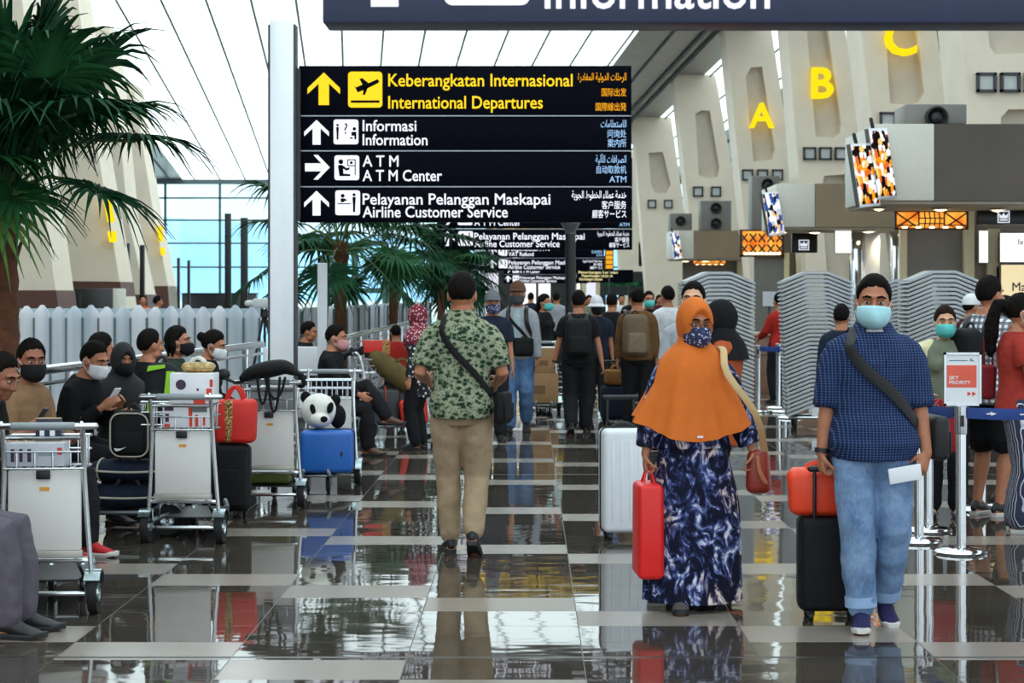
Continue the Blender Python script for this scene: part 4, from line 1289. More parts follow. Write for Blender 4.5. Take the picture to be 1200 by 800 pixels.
# trolley 1 load
carton('flat white printed pack lying in the nearest trolley basket', (-2.53, 10.245, .752), radians(4), (.30, .16, .12), M('pack_white', '#c9cdd6', .4), [(PURP, -.40, -.34, .2, .75), (PURP, -.26, -.20, .2, .75), (PURP, -.12, -.06, .2, .75), (GREYC, .06, .34, .45, .6), (REDP, .38, .46, .5, .8)], name='printed_pack', cat='pack')
carton('navy pack with white dashes standing in the nearest trolley basket', (-2.495, 10.345, .752), radians(2), (.13, .05, .235), M('pack_navy', '#17203c', .4), [(WHITEP, -.32, -.14, .62, .86), (WHITEP, .08, .28, .62, .86), (WHITEP, -.32, -.14, .14, .48), (WHITEP, .08, .28, .14, .48)], name='printed_pack', cat='pack')
# trolley 2 load
Y = 13.2
carton('white carton with red blocks and a round emblem, atop the other carton', px_loc(228, Y, .912), radians(-3), (.29, .19, .20), WHITEP, [(REDP, .05, .32, -.02, .14), (REDP, .34, .47, .1, .5), (PURP, .12, .17, .42, .5), (REDP, .42, .49, .55, .8)])
b = NB(); lathe(b, [(.024, 0), (.034, 0), (.034, .003), (.024, .003)], 20); bmesh.ops.transform(b, matrix=Matrix.Translation((-.07, -.0955, .125)) @ Matrix.Rotation(pi / 2, 4, 'X'), verts=b.verts[:])
E_ = ob('emblem', b, PURP, [o for o in bpy.data.objects if o.get('label', '').startswith('white carton with red blocks')][0])
carton('white carton with red and purple print, lower of the two in the trolley basket', px_loc(221, Y + .02, .752), radians(-3), (.31, .17, .155), WHITEP, [(PURP, -.46, -.26, .72, .92), (PURP, -.44, -.36, .25, .6), (REDP, -.46, -.34, .02, .16), (REDP, .06, .14, .05, .9), (REDP, .20, .27, .05, .55), (REDP, .34, .42, .1, .5), (M('label_grey', '#77757c', .6), .12, .46, .66, .9)])
tote('tan and white crumpled plastic bag on top of the cartons', px_loc(232, Y + .03, 1.112), 0, (.20, .12, .07), M('tan_plastic', '#b79a63', .4, 0, .5, 25), name='plastic_bag', hh=.03, hmat=M('white_plastic', '#e6e4de', .4))
# suitcase + batik bag
suitcase('black soft suitcase standing under the red batik bag', px_loc(266, 14.6, 0), radians(-4), (.33, .24, .535), BLACKF, soft=True, r=.045, hand=False)
tote('red carrier bag with a gold batik band, standing on the black suitcase', px_loc(276, 14.58, .545), radians(-3), (.29, .16, .32), RED, band=(BATIK, -.12), hh=.1)
# trolley 6 load
duffel('navy duffel with pale piping, lower of the two on the trolley', (GX(150, 13.6), 13.66, .165), radians(2), .48, .155, NAVYF, M('pale_piping', '#b9b4a6', .6), sag=.56)
duffel('navy duffel with pale piping, upper of the two on the trolley', (GX(152, 13.6), 13.68, .345), radians(-3), .45, .15, NAVYF, M('pale_piping', '#b9b4a6', .6), sag=.54)
bp = backpack('black backpack with pale piping and a small white swoosh, on the navy duffels', (GX(153, 13.55), 13.60, .512), radians(-6), (.30, .13, .33), BLACKF, piping=M('pale_piping', '#b9b4a6', .6))
b = NB(); prism(b, [(-.095, .075), (-.08, .055), (-.055, .06), (-.01, .085), (-.05, .073), (-.08, .072)], -.104, -.085); ob('emblem', b, WHITEP, bp, flat=True)
# trolley 3 load
suitcase('olive green suitcase lying low on the trolley with the black bag', (GX(316, 15.6), 15.62, .167), 0, (.37, .5, .19), M('olive_shell', '#5b6325', .5), wheels=False, hand=False, r=.03)
t = thing('shoulder_bag', 'black shoulder bag slung over the trolley handle, straps hanging', 'bag', (GX(316, 15.1), 15.07, .99))
b = NB()
tube(b, smooth_path([(-.20, 0, .01), (-.12, 0, .05), (0, 0, .075), (.12, 0, .09), (.20, -.01, .05)], 4), [(.02 + .045 * sin(pi * (i + 1) / 18), .05 + .03 * sin(pi * i / 17)) for i in range(17)], 14, up=(0, 0, 1))
ob('body', b, BLACKF, t)
for x0, x1, dp in ((-.08, .0, .20), (.0, .09, .26), (-.02, .13, .16)):
    b = NB(); pts = arc((x0, -.062, .01), (x1, -.066, .02), -dp, 10); ribbon(b, pts, [(0, -1, 0)] * 11, .010, .004); ob('strap', b, BLACKF, t)
b = NB(); tube(b, [(.18, -.02, .06), (.25, -.03, .03), (.27, -.03, -.03)], .02, 8); ob('loop', b, BLACKF, t)
t = thing('neck_pillow', 'small rounded headset pad sticking out beside the black shoulder bag', 'pad', (GX(268, 15.3), 15.12, .965))
b = NB(); tube(b, [(0, -.02, .03), (.08, -.03, .0), (.17, -.02, .01)], .012, 8); ell(b, (-.01, -.01, .06), (.05, .02, .045)); ob('body', b, BLACK, t)
carton('grey metal box in the basket of the trolley with the black bag', (GX(322, 15.35), 15.30, .752), 0, (.34, .15, .17), M('grey_box', '#8f9296', .4, .4), [(GREYC, -.3, .2, .3, .6)], name='metal_box', cat='box')
# trolley 4 load: blue case and panda
BLUE = M('blue_shell', '#1f62b8', .38, 0, .06, 5)
suitcase('bright blue hard suitcase lying on its side on a trolley', (GX(383, 16.35), 16.45, .168), 0, (.43, .36, .35), BLUE, wheels=False, hand=False, r=.045, ribs=0)
b = NB(); bx(b, .12, .135, -.19, -.178, .14, .18); ob('latch', b, BLACK, [o for o in bpy.data.objects if o.get('label', '').startswith('bright blue')][0], flat=True)
t = thing('plush_panda', 'white plush panda with black eye patches sitting on the blue suitcase', 'toy', (GX(377, 16.5), 16.46, .52))
PW = cloth('plush_white', '#e6e3dc', .95); PB = cloth('plush_black', '#121113', .95)
b = NB(); ell(b, (-.02, .0, .15), (.145, .12, .145), None, 24, 16); ell(b, (.0, -.10, .085), (.085, .07, .06), None, 16, 10); ob('head', b, PW, t)
for x, z, r in ((-.055, .165, -.3), (.085, .18, .25)):
    b = NB(); ell(b, (x, -.105, z), (.026, .022, .048), Matrix.Rotation(r, 3, 'Y').to_quaternion()); ob('eye_patch', b, PB, t)
b = NB(); ell(b, (.04, -.165, .09), (.03, .02, .026)); ob('nose', b, PB, t)
for x, z in ((.115, .235), (-.13, .26)):
    b = NB(); ell(b, (x, .02, z), (.045, .03, .05)); ob('ear', b, PB, t)
b = NB(); ell(b, (.13, .06, .1), (.07, .09, .10)); ob('arm', b, PB, t)
# trolley 5 load
Y5 = 22.45
suitcase('dark grey suitcase with an orange strap on the side-on trolley', px_loc(452, Y5, .168), radians(14), (.30, .22, .40), M('charcoal_shell', '#33363b', .45), wheels=False, r=.035, strap=(M('orange_strap', '#e2541f', .6), -.02))
suitcase('plain dark suitcase behind the orange-strapped one on the side-on trolley', px_loc(474, Y5 + .1, .168), radians(12), (.22, .2, .37), M('slate_shell', '#43464b', .5), wheels=False, r=.03)
duffel('olive brown duffel slumped over the dark suitcases', px_loc(455, Y5, .64), 0, .52, .14, cloth('olive_brown', '#5f5230'), lay=(0, radians(38), radians(8)), sag=.9, hmat=cloth('olive_brown', '#5f5230'))
carton('red box with a gold floral end, topmost on the side-on trolley', px_loc(441, Y5 + .05, .955), radians(10), (.30, .18, .16), M('box_red', '#cf2a22', .5), [(BATIK, .2, .48, .05, .95)])
tote('bright red carrier bag on the front of the side-on trolley', px_loc(487, Y5 - .1, .165), radians(-4), (.29, .15, .30), RED, lay=(0, radians(-6), 0), hh=.08)
t = thing('black_pouch', 'black folded jacket lying over the basket of the side-on trolley', 'jacket', (GX(420, 22.5), 22.45, .92))
b = NB(); tube(b, smooth_path([(-.2, 0, .0), (-.1, .0, .05), (0, .02, .08), (.1, 0, .05), (.14, 0, .0)], 3), [(.03 + .03 * (i % 3 == 1), .07) for i in range(13)], 10, up=(0, 0, 1)); ob('body', b, BLACKF, t)

# bench behind the trolleys
t = thing('bench', 'long dark metal bench under the seated travellers', 'bench', (-3.17, 9.0, 0))
b = NB(); bx(b, -.18, .22, 0, 9.4, .41, .45, .01); ob('seat', b, DKGREY, t)
for i in range(5):
    yy = .15 + 2.25 * i
    b = NB(); bx(b, -.15, .2, yy, yy + .05, 0, .41); ob('leg', b, STEEL, t, flat=True)
t = thing('bench', 'small dark seat behind the white notice stand', 'bench', (-2.86, 25.0, 0))
b = NB(); bx(b, -.2, .2, 0, .6, .41, .45, .01); ob('seat', b, DKGREY, t)
for yy in (.05, .5):
    b = NB(); bx(b, -.16, .16, yy, yy + .05, 0, .41); ob('leg', b, STEEL, t, flat=True)
t = thing('bench', 'short dark metal bench by the palm trunks', 'bench', (GX(382, 20), 19.2, 0))
b = NB(); bx(b, -.3, .22, 0, 1.8, .41, .45, .01); ob('seat', b, DKGREY, t)
for yy in (.1, 1.6):
    b = NB(); bx(b, -.22, .18, yy, yy + .05, 0, .41); ob('leg', b, STEEL, t, flat=True)

# ------------------------------------------------------------------ baggage trays stacked high on dollies
TRAY = M('tray_grey', '#a3a7ab', .42, 0, .05, 4)
def tray_bm():
    b = NB()
    prof = [(-.42, -.125), (-.40, -.122), (-.16, -.02), (-.13, -.010), (.13, -.010), (.16, -.02), (.40, -.122), (.42, -.125)]
    top = [(x, z + .030) for x, z in prof]
    poly = [(x, z) for x, z in prof] + [(x, z) for x, z in reversed(top)]
    n = len(prof)
    ys = (-.28, .28)
    V = [[b.verts.new((x, y, z)) for x, z in poly] for y in ys]
    m = len(poly)
    for i in range(m): b.faces.new((V[0][i], V[0][(i + 1) % m], V[1][(i + 1) % m], V[1][i]))
    for r in V:
        for i in range(n - 1): b.faces.new((r[i], r[i + 1], r[m - 2 - i], r[m - 1 - i]))
    return b
RIMM = M('tray_rim', '#acb0b4', .38, 0, .04, 4)
tb = tray_bm()
tray0 = tag(ob('baggage_tray', tb, TRAY, sharp=25), 'grey bent baggage tray nested in a tall stack', 'tray', 'grey baggage trays in tall stacks')
b = NB()
prof = [(-.43, -.128), (-.16, -.020), (-.13, -.008), (.13, -.008), (.16, -.020), (.43, -.128)]
for s in (-1, 1): tube(b, [(x, s * .285, z + .004) for x, z in prof], [(.009, .015)] * 6, 6, up=(0, 1, 0))
for s in (-1, 1): tube(b, [(s * .43, -.285, -.124), (s * .43, .285, -.124)], .011, 6)
rim = ob('rim', b, RIMM, tray0)
first = True
def tray_stack(where, cx, cy, rz, n, lean, ztop):
    global first
    d = thing('tray_dolly', 'wheeled steel dolly under the tray stack ' + where, 'dolly', (cx, cy, 0), rz)
    b = NB()
    for s in (-1, 1):
        tube(b, [(-.36, s * .22, .13), (.36, s * .22, .13)], .018, 8)
        tube(b, [(s * .36, -.22, .13), (s * .36, .22, .13)], .018, 8)
    bx(b, -.13, .13, -.2, .2, .14, ztop - (n - 1) * .0505 - .008); ob('frame', b, STEEL, d)
    for sx in (-1, 1):
        for sy in (-1, 1):
            b = NB(); wheel(b, (sx * .33, sy * .22, .055), .055, .03); ob('wheel', b, RUBBER, d)
    b = NB(); tube(b, [(-.40, -.26, .12), (-.42, -.27, .5)], .016, 8); ob('upright', b, CHROME, d)
    for i in range(n):
        if first: o = tray0; first = False
        else: o = copy_tree(tray0)
        k = (n - 1 - i)
        o.location = (cx + lean * i, cy, ztop - k * .0505)
        o.rotation_euler = (0, 0, rz)
        o['label'] = 'grey bent baggage tray nested in the tall stack ' + where
        o['group'] = 'trays in the stack ' + where
tray_stack('behind the woman in the orange hijab', GX(840, 24), 24.3, radians(3), 33, .0006, GZ(320, 24))
tray_stack('left of the man in blue', GX(962, 24.5), 24.5, radians(-3), 33, -.0025, GZ(320, 24.5))
tray_stack('behind the shoulder of the blue-shirted man', GX(1066, 26), 26.2, radians(-14), 31, 0, GZ(329, 26))
tray_stack('behind the woman with the teal mask', GX(1101, 23.5), 23.5, radians(0), 32, 0, GZ(319, 23.5))

# ------------------------------------------------------------------ queue barrier
BELT = M('belt_blue', '#1d3f86', .7, 0, .08)
def stanchion(label, x, y, h=.93):
    t = thing('queue_stanchion', label, 'barrier post', (x, y, 0))
    b = NB(); lathe(b, [(.002, 0), (.16, 0), (.165, .012), (.15, .028), (.06, .04), (.034, .046)], 32); ob('base', b, CHROME, t)
    b = NB(); lathe(b, [(.032, .03), (.032, h - .17)], 20); ob('post', b, CHROME, t)
    b = NB(); lathe(b, [(.036, h - .18), (.038, h - .17), (.038, h - .005), (.03, h), (.002, h)], 20); ob('head', b, STEEL, t)
    b = NB(); bx(b, -.012, .012, -.042, -.03, h - .13, h - .06); ob('slot', b, BLACK, t, flat=True)
    return t
def belt(label, p, q, z, arrows=()):
    d = Vector((q[0] - p[0], q[1] - p[1], 0)); L = d.length
    t = thing('queue_belt', label, 'belt', (p[0], p[1], z), math.atan2(d.y, d.x))
    b = NB()
    n = 10
    for i in range(n):
        pass
    tube(b, [(L * i / n, 0, -.012 * sin(pi * i / n)) for i in range(n + 1)], [(.003, .036)] * (n + 1), 8, up=(0, 1, 0), rcap=False); ob('webbing', b, BELT, t)
    for fx, ln in arrows:
        b = NB(); x0 = L * fx
        dz = -.012 * sin(pi * fx)
        prism(b, [(x0, dz - .004), (x0 + ln, dz - .004), (x0 + ln, dz - .012), (x0 + ln + .035, dz), (x0 + ln - .01, dz + .014), (x0 + ln, dz + .004), (x0, dz + .004)], -.006, -.0035); ob('lettering', b, SW if False else WHITEP, t, flat=True)
    return t
SX, SY_ = GX(1126, 12.55), 12.55
S0 = stanchion('chrome queue stanchion carrying the sky priority sign', SX, SY_)
t = thing('queue_sign', 'upright framed sign reading SKY PRIORITY on a stanchion', 'sign', (SX + .01, SY_, .93))
w, h = .235, .335
b = NB()
for a in ((-w / 2, w / 2, 0, .014), (-w / 2, w / 2, h - .014, h), (-w / 2, -w / 2 + .014, 0, h), (w / 2 - .014, w / 2, 0, h)): bx(b, a[0], a[1], -.012, .012, a[2], a[3])
ob('frame', b, STEEL, t, flat=True)
b = NB(); bx(b, -w / 2 + .01, w / 2 - .01, -.004, .006, .01, h - .01); s_ = ob('sheet', b, M('sign_sheet', '#e9edf0', .5, 0, .02), t, flat=True)
b = NB(); bx(b, -w / 2 + .018, w / 2 - .03, -.0065, -.0045, .115, .255); ob('print', b, M('sign_salmon', '#e5604a', .55), s_, flat=True)
text('lettering', 'SKY', WHITEP, s_, -.085, .165, .032, .06, y=-.007, bold=.03, depth=.0004)
text('lettering', 'PRIORITY', WHITEP, s_, -.085, .135, .032, .135, y=-.007, bold=.03, depth=.0004)
b = NB()
for dx in (.03, .06): prism(b, [(dx, .09), (dx + .026, .075), (dx, .06)], -.0065, -.0045)
ob('arrow', b, REDP, s_, flat=True)
b = NB(); prism(b, [(-.085, .282), (.03, .282), (.03, .287), (-.085, .287)], -.0065, -.0045); prism(b, [(.045, .283), (.075, .279), (.06, .290), (.05, .300)], -.0065, -.0045); ob('emblem', b, M('teal_print', '#3f7f9c', .5), s_, flat=True)
S1 = stanchion('chrome queue stanchion just behind the hip of the man in blue', GX(1077, 13.1), 13.1)
S2 = stanchion('chrome queue stanchion left of the woman with the teal mask, between two others', GX(1088, 13.7), 13.7)
S3 = stanchion('chrome queue stanchion between the bare legs and the striped trousers', GX(1150, 15.0), 15.0)
S4 = stanchion('chrome queue stanchion behind the striped trousers', GX(1180, 15.2), 15.2)
S5 = stanchion('chrome queue stanchion at the frame edge past the striped trousers', GX(1245, 12.6), 12.6)
belt('blue queue belt with white arrows running right from the sign post', (SX + .04, SY_), (GX(1245, 12.6), 12.6), .885, ((.2, .03), (.55, .20)))
belt('blue queue belt running from the sign post behind the man in blue', (GX(1078, 13.1) + .03, 13.08), (SX - .04, SY_ + .02), .885)
belt('blue queue belt at the rear of the queue', (GX(1152, 15), 15.03), (GX(1180, 15.2), 15.2), .885)
S6 = stanchion('chrome queue stanchion below the red shirted clerk, left of a close pair', GX(912, 28.5), 28.5)
S7 = stanchion('chrome queue stanchion below the red shirted clerk, middle of three', GX(919, 27.5), 27.5)
S8 = stanchion('chrome queue stanchion beside the tray stack left of the man in blue', GX(926, 26.2), 26.2)
belt('dark blue queue belt before the red shirted clerk', (GX(889, 27.6), 27.6), (GX(918, 27.5), 27.5), .885)
S9 = stanchion('chrome queue stanchion beside the trays behind the orange hijab', GX(888, 27.6), 27.6)
# ------------------------------------------------------------------ people
SKIN = {}
def skin(name, col):
    t = NT('skin_' + name)
    c = C(col)
    n = t.noise(28, 4)
    base = t.ramp(n, [(.3, tuple(x * .9 for x in c)), (.7, tuple(min(1, x * 1.08) for x in c))])
    t.bsdf(base, .5, 0, t.bump(t.noise(160, 3), .12, .002), Specular_IOR_Level=.35)
    SKIN[name] = t.m
skin('tan', '#b4785a'); skin('brown', '#96604a'); skin('light', '#d9a585'); skin('deep', '#7d4f3c')
def hairmat(name, col):
    t = NT('hair_' + name)
    c = C(col)
    w = t.noise(60, 4, .6, 0, t.mapping((1, 1, .2)))
    t.bsdf(t.ramp(w, [(.3, tuple(x * .5 for x in c)), (.7, tuple(x * 1.5 for x in c))]), .75, 0, t.bump(w, .7, .006), Specular_IOR_Level=.1)
    return t.m
HAIR = hairmat('black', '#120e0c'); HAIRB = hairmat('brown', '#2a1a14')
EYEW = M('eye_white', '#b9aea6', .25, 0, .02); IRIS = M('iris', '#1c110c', .15)
LIPS = M('lips', '#8d4a40', .5)
MASKB = cloth('mask_pale_blue', '#b4e4ee', .8); MASKT = cloth('mask_teal', '#5fc7c4', .8); MASKW = cloth('mask_white', '#e4e6ea', .8); MASKK = cloth('mask_black', '#151517', .8); MASKG = cloth('mask_grey', '#4a4d52', .8)

def pat_leaf():
    t = NT('leaf_print_shirt')
    v = t.voro(25, t.mapping((1, 1, 1.5)), 'F1')
    n = t.noise(31, 3, .6, 2.2)
    m = t.math('ADD', t.math('MULTIPLY', v, .55), t.math('MULTIPLY', n, .7))
    c = t.ramp(m, [(0, C('#1a2b20')), (.40, C('#22382a')), (.555, C('#4c6247')), (.60, C('#79836a')), (.68, C('#9a9e85')), (.82, C('#4f6149'))], True)
    t.bsdf(c, .9, 0, t.bump(t.noise(60, 3), .3, .003), Specular_IOR_Level=.2)
    return t.m
def pat_dress():
    t = NT('brush_print_dress')
    v1 = t.mapping((1.0, .5, .62), (0, radians(28), 0))
    v2 = t.mapping((1.0, .5, .55), (0, radians(-35), 0), (3, 1, 2))
    n0 = t.noise(6, 2, .5)
    a = t.noise(11, 5, .6, 2.2, v1); b = t.noise(12.5, 5, .6, 2.0, v2)
    m = t.mix(t.ramp(n0, [(.44, (0, 0, 0)), (.56, (1, 1, 1))]), a, b)
    c1 = t.ramp(m, [(0, C('#0d0f1e')), (.46, C('#12152b')), (.515, C('#2c3560')), (.555, C('#5c6aa2')), (.60, C('#b6bcd8')), (.66, C('#eeeaea')), (.70, C('#7d84ad')), (.76, C('#20264a'))])
    c2 = t.ramp(m, [(0, C('#0d0f1e')), (.48, C('#14162a')), (.54, C('#4a466a')), (.60, C('#cdb6ae')), (.66, C('#efe8e2')), (.72, C('#35345a'))])
    c = t.mix(t.ramp(t.noise(4.2, 1), [(.52, (0, 0, 0)), (.60, (1, 1, 1))]), c1, c2)
    t.bsdf(c, .85, 0, t.bump(t.noise(50, 3), .2, .003), Specular_IOR_Level=.2)
    return t.m
def pat_check(name, base, line, sc, wid, line2=None, vsc=None):
    t = NT(name)
    sx = t.n('SeparateXYZ'); t.put(sx, 0, t.obj())
    ax = t.math('ADD', sx.outputs[0], t.math('MULTIPLY', sx.outputs[1], .25))
    fx = t.math('FRACT', t.math('MULTIPLY', ax, sc)); fz = t.math('FRACT', t.math('MULTIPLY', sx.outputs[2], vsc or sc))
    lx = t.math('LESS_THAN', fx, wid); lz = t.math('LESS_THAN', fz, wid)
    s = t.math('MULTIPLY', t.math('ADD', lx, lz), .5)
    c = t.ramp(s, [(0, C(base)), (.25, C(line)), (.75, C(line2 or line))], True)
    n = t.noise(12, 3)
    c = t.mix(t.math('MULTIPLY', n, .3), c, C(base))
    t.bsdf(c, .85, 0, t.bump(t.noise(70, 3), .25, .003), Specular_IOR_Level=.2)
    return t.m
def pat_stripe(name, a, b, c, sc):
    t = NT(name)
    w = t.wave(sc, 'X', .8, t.mapping((1, .35, .05)), 1, .5)
    t.bsdf(t.ramp(w, [(0, C(a)), (.45, C(b)), (.62, C(c)), (.75, C(a))], True), .85)
    return t.m
def pat_dots(name, a, b, c, sc):
    t = NT(name)
    v = t.voro(sc)
    t.bsdf(t.ramp(v, [(0, C(b)), (.30, C(c)), (.42, C(a))], True), .85)
    return t.m
def pat_denim(name, dark, lite):
    t = NT(name)
    n = t.noise(5.5, 4, .6)
    f = t.noise(140, 2, .5, 0, t.mapping((1, 1, .3)))
    c = t.ramp(t.math('ADD', t.math('MULTIPLY', n, .75), t.math('MULTIPLY', f, .25)), [(.32, C(dark)), (.66, C(lite))])
    t.bsdf(c, .85, 0, t.bump(f, .25, .003), Specular_IOR_Level=.2)
    return t.m
LEAF = pat_leaf(); DRESS = pat_dress()
PLAID = pat_check('blue_check_shirt', '#1a2748', '#344a78', 62, .24, '#7489b0', 78)
GING = pat_check('gingham_shirt', '#e6e8ec', '#5d6270', 22, .5, '#1c1f29')
STRIPE = pat_stripe('striped_trousers', '#2b2f4a', '#b7bac6', '#e2e2e4', 9)
REDFLOR = pat_dots('red_floral_hijab', '#6e1f30', '#e7c8cd', '#a33a4e', 38)
BWPRINT = pat_dots('black_white_print', '#17161a', '#efeef0', '#77767c', 26)
MASKF = pat_dots('mask_floral', '#2a3354', '#cfd3e6', '#6b5f96', 60)
JEANS = pat_denim('washed_jeans', '#435f8a', '#8aa6c8'); JEANSD = pat_denim('mid_jeans', '#34517c', '#6e8fb8')
KHAKI = cloth('khaki', '#a58f74'); ORANGE = cloth('orange_hijab', '#d66f2a', .8, .06, 8); BLK = cloth('black', '#131316', .85, .2); BLKT = cloth('black_trousers', '#17171b', .85, .2)
NAVY_T = cloth('navy_tee', '#1c2436'); GREYJ = cloth('grey_jacket', '#a9acb4'); WHITE_T = cloth('white_tee', '#dfe1e6'); BROWN_S = cloth('brown_shirt', '#6b4c2c'); REDS = cloth('red_shirt', '#a3261f')
REDB = cloth('brick_red_shirt', '#9c3128'); RUST = cloth('rust_tunic', '#a8502c'); OLIVE = cloth('sage_top', '#737a68'); CREAMT = cloth('cream_cape', '#ddd2ab'); GREYP = cloth('grey_purple_trousers', '#5d5762'); MAROON = cloth('maroon_top', '#4c1f24'); TAN_V = cloth('tan_vest', '#8a6a4e')
SHOEK = M('shoe_black', '#17171a', .5); SHOEN = cloth('shoe_navy', '#282650', .7); SHOER = cloth('shoe_red', '#b3202a', .6); SOLEW = M('sole_white', '#d9d6d2', .6); SOLEB = M('sole_dark', '#222224', .7); SHOEBR = M('shoe_brown', '#5b3a26', .5); SANDAL = M('sandal_brown', '#3a2a22', .6); SHOEG = cloth('shoe_grey', '#55524f', .8)

def ik(a, b, l1, l2, pole):
    d = b - a
    L = min(d.length, (l1 + l2) * .999)
    d = d.normalized()
    b2 = a + d * L
    x = (l1 * l1 - l2 * l2 + L * L) / (2 * L)
    h = math.sqrt(max(0, l1 * l1 - x * x))
    p = Vector(pole)
    p = (p - d * p.dot(d))
    p = p.normalized() if p.length > 1e-6 else d.orthogonal().normalized()
    return a + d * x + p * h, b2
PROF = [(-.13, .085, .075), (-.07, .150, .105), (0, .162, .113), (.09, .150, .106), (.18, .143, .102), (.29, .150, .112), (.39, .158, .113), (.46, .145, .098), (.51, .100, .078), (.545, .068, .064), (.58, .055, .058)]
PROF_F = [(-.13, .095, .08), (-.07, .160, .112), (0, .168, .116), (.09, .142, .104), (.18, .126, .095), (.29, .142, .112), (.37, .150, .118), (.45, .142, .098), (.50, .100, .076), (.54, .058, .058), (.58, .048, .052)]

class Person:
    def __init__(s, label, X, Y, face=0, H=1.70, fem=False, girth=1.0, sw=None, belly=0, sk='tan', lean=0, twist=0, side=0, head=(0, 0, 0), pelvis=(0, 0, 0),
                 lh=None, rh=None, lf=None, rf=None, lpole=None, rpole=None, lk=None, rk=None, hand_l=None, hand_r=None, sit=False, vox=.008, detail=1, curl=.5, arms=True, group=None):
        s.k = k = H / 1.72
        s.kh = kh = k * 1.10
        sw_in = sw
        s.root = thing('person', label, 'person', (X, Y, 0), radians(face), group)
        s.fem, s.g, s.belly, s.vox, s.detail = fem, girth, belly, vox, detail
        s.sk = SKIN[sk]
        V = lambda p: Vector(p) * k
        hip = .565 if sit else .93
        s.P = V((pelvis[0], pelvis[1], hip + pelvis[2]))
        s.RT = Matrix.Rotation(radians(twist), 3, 'Z') @ Matrix.Rotation(radians(side), 3, 'Y') @ Matrix.Rotation(radians(lean), 3, 'X')
        s.prof = [(z, rx * girth, ry * girth) for z, rx, ry in (PROF_F if fem else PROF)]
        sw = (.150 if fem else .166) * (1 + (girth - 1) * .45)
        sw = sw_in or sw
        s.sw = sw
        s.SH = {1: s.TT((sw, .005, .455)), -1: s.TT((-sw, .005, .455))}
        s.HJ = {1: s.P + V((.092 * girth ** .5, 0, -.03)), -1: s.P + V((-.092 * girth ** .5, 0, -.03))}
        s.nb = s.TT((0, .005, .54))
        s.RH = Matrix.Rotation(radians(twist), 3, 'Z') @ Matrix.Rotation(radians(head[0]), 3, 'Z') @ Matrix.Rotation(radians(head[2]), 3, 'Y') @ Matrix.Rotation(radians(head[1]), 3, 'X')
        s.nt = s.TT((0, -.008, .60))
        s.HC = s.nt + s.RH @ V((0, -.018, .088))
        if sit:
            dl, dr = (.11, -.44, .085), (-.11, -.44, .085)
        else:
            dl, dr = (.10, 0, .085), (-.10, 0, .085)
        s.AN = {1: V(lf or dl), -1: V(rf or dr)}
        s.KN = {}
        for sd, kp in ((1, lk), (-1, rk)):
            s.KN[sd], s.AN[sd] = ik(s.HJ[sd], s.AN[sd], .43 * k, .40 * k, kp or (sd * .08, -1, .35 if sit else 0))
        dh = (.235 * girth ** .6, -.03, .83)
        hl = lh or ((dh[0], dh[1], dh[2]) if not sit else (.16, -.36, .64)); hr = rh or ((-dh[0], dh[1], dh[2]) if not sit else (-.16, -.36, .64))
        s.WR, s.EL = {}, {}
        for sd, h, pl in ((1, hl, lpole), (-1, hr, rpole)):
            s.EL[sd], s.WR[sd] = ik(s.SH[sd], V(h), .285 * k, .25 * k, pl or (sd * .3, 1, -.25))
        s.hd = {1: hand_l, -1: hand_r}
        s.curl = curl
        s.arms = arms
        s.body()
    def TT(s, p): return s.P + s.RT @ (Vector(p) * s.k)
    def HT(s, p): return s.HC + s.RH @ (Vector(p) * s.kh)
    def at(s, z):
        pr = s.prof
        for a, b in zip(pr, pr[1:]):
            if z <= b[0]:
                f = (z - a[0]) / (b[0] - a[0])
                return a[1] + (b[1] - a[1]) * f, a[2] + (b[2] - a[2]) * f
        return pr[-1][1:]
    def torso_rings(s, zs, ex=0, ey=None, n=28, flare=None, sq=2.5):
        out = []
        for z in zs:
            rx, ry = s.at(max(-.13, min(.58, z)))
            by = s.belly * math.exp(-((z - .08) / .16) ** 2)
            rx += ex + by * .4; ry += (ex if ey is None else ey)
            if flare: fx, fy = flare(z); rx += fx; ry += fy
            r = []
            for j in range(n):
                a = 2 * pi * j / n
                c_, s_ = cos(a), sin(a)
                x = rx * math.copysign(abs(c_) ** (2 / sq), c_); y = ry * math.copysign(abs(s_) ** (2 / sq), s_)
                if y < 0: y -= by * (1 - (x / rx) ** 2)
                r.append(s.TT((x, y + .005, z)))
            out.append(r)
        return out
    def tor_pt(s, a, z, off):
        """a point on the torso; angle 0 = front, 90 = own left side"""
        rx, ry = s.at(z); by = s.belly * math.exp(-((z - .08) / .16) ** 2)
        a = radians(a)
        x = (rx + off + by * .4) * sin(a); y = -(ry + off) * cos(a)
        if y < 0: y -= by * (1 - sin(a) ** 2)
        return s.TT((x, y + .005, z)), s.RT @ Vector((sin(a), -cos(a), 0))
    def body(s):
        k = s.k
        b = NB()
        skin_rings(b, s.torso_rings([z for z, _, _ in s.prof]))
        if s.fem:
            for sd in (-1, 1): ell(b, s.TT((sd * .07, -.085, .33)), .058 * k, None, 12, 8)
        tube(b, [s.TT((0, .01, .50)), s.nb, s.nt, s.HT((0, .012, -.06))], [.062 * k, .054 * k, .05 * k, .05 * k] if not s.fem else [.054 * k, .046 * k, .043 * k, .043 * k], 14)
        # head
        q = s.RH.to_quaternion()
        def he(c, r): ell(b, s.HT(c), tuple(x * s.kh for x in r), q, 18, 12)
        he((0, .012, .004), (.073, .092, .098)); he((0, -.032, -.052), (.058, .060, .070)); he((0, -.064, -.106), (.027, .022, .020))
        for sd in (-1, 1):
            he((sd * .034, -.060, -.040), (.030, .030, .028)); he((sd * .074, .008, -.022), (.011, .022, .033)); he((sd * .045, -.02, -.085), (.022, .04, .028))
        tube(b, [s.HT((-.046, -.072, .016)), s.HT((0, -.086, .018)), s.HT((.046, -.072, .016))], .011 * k, 8)
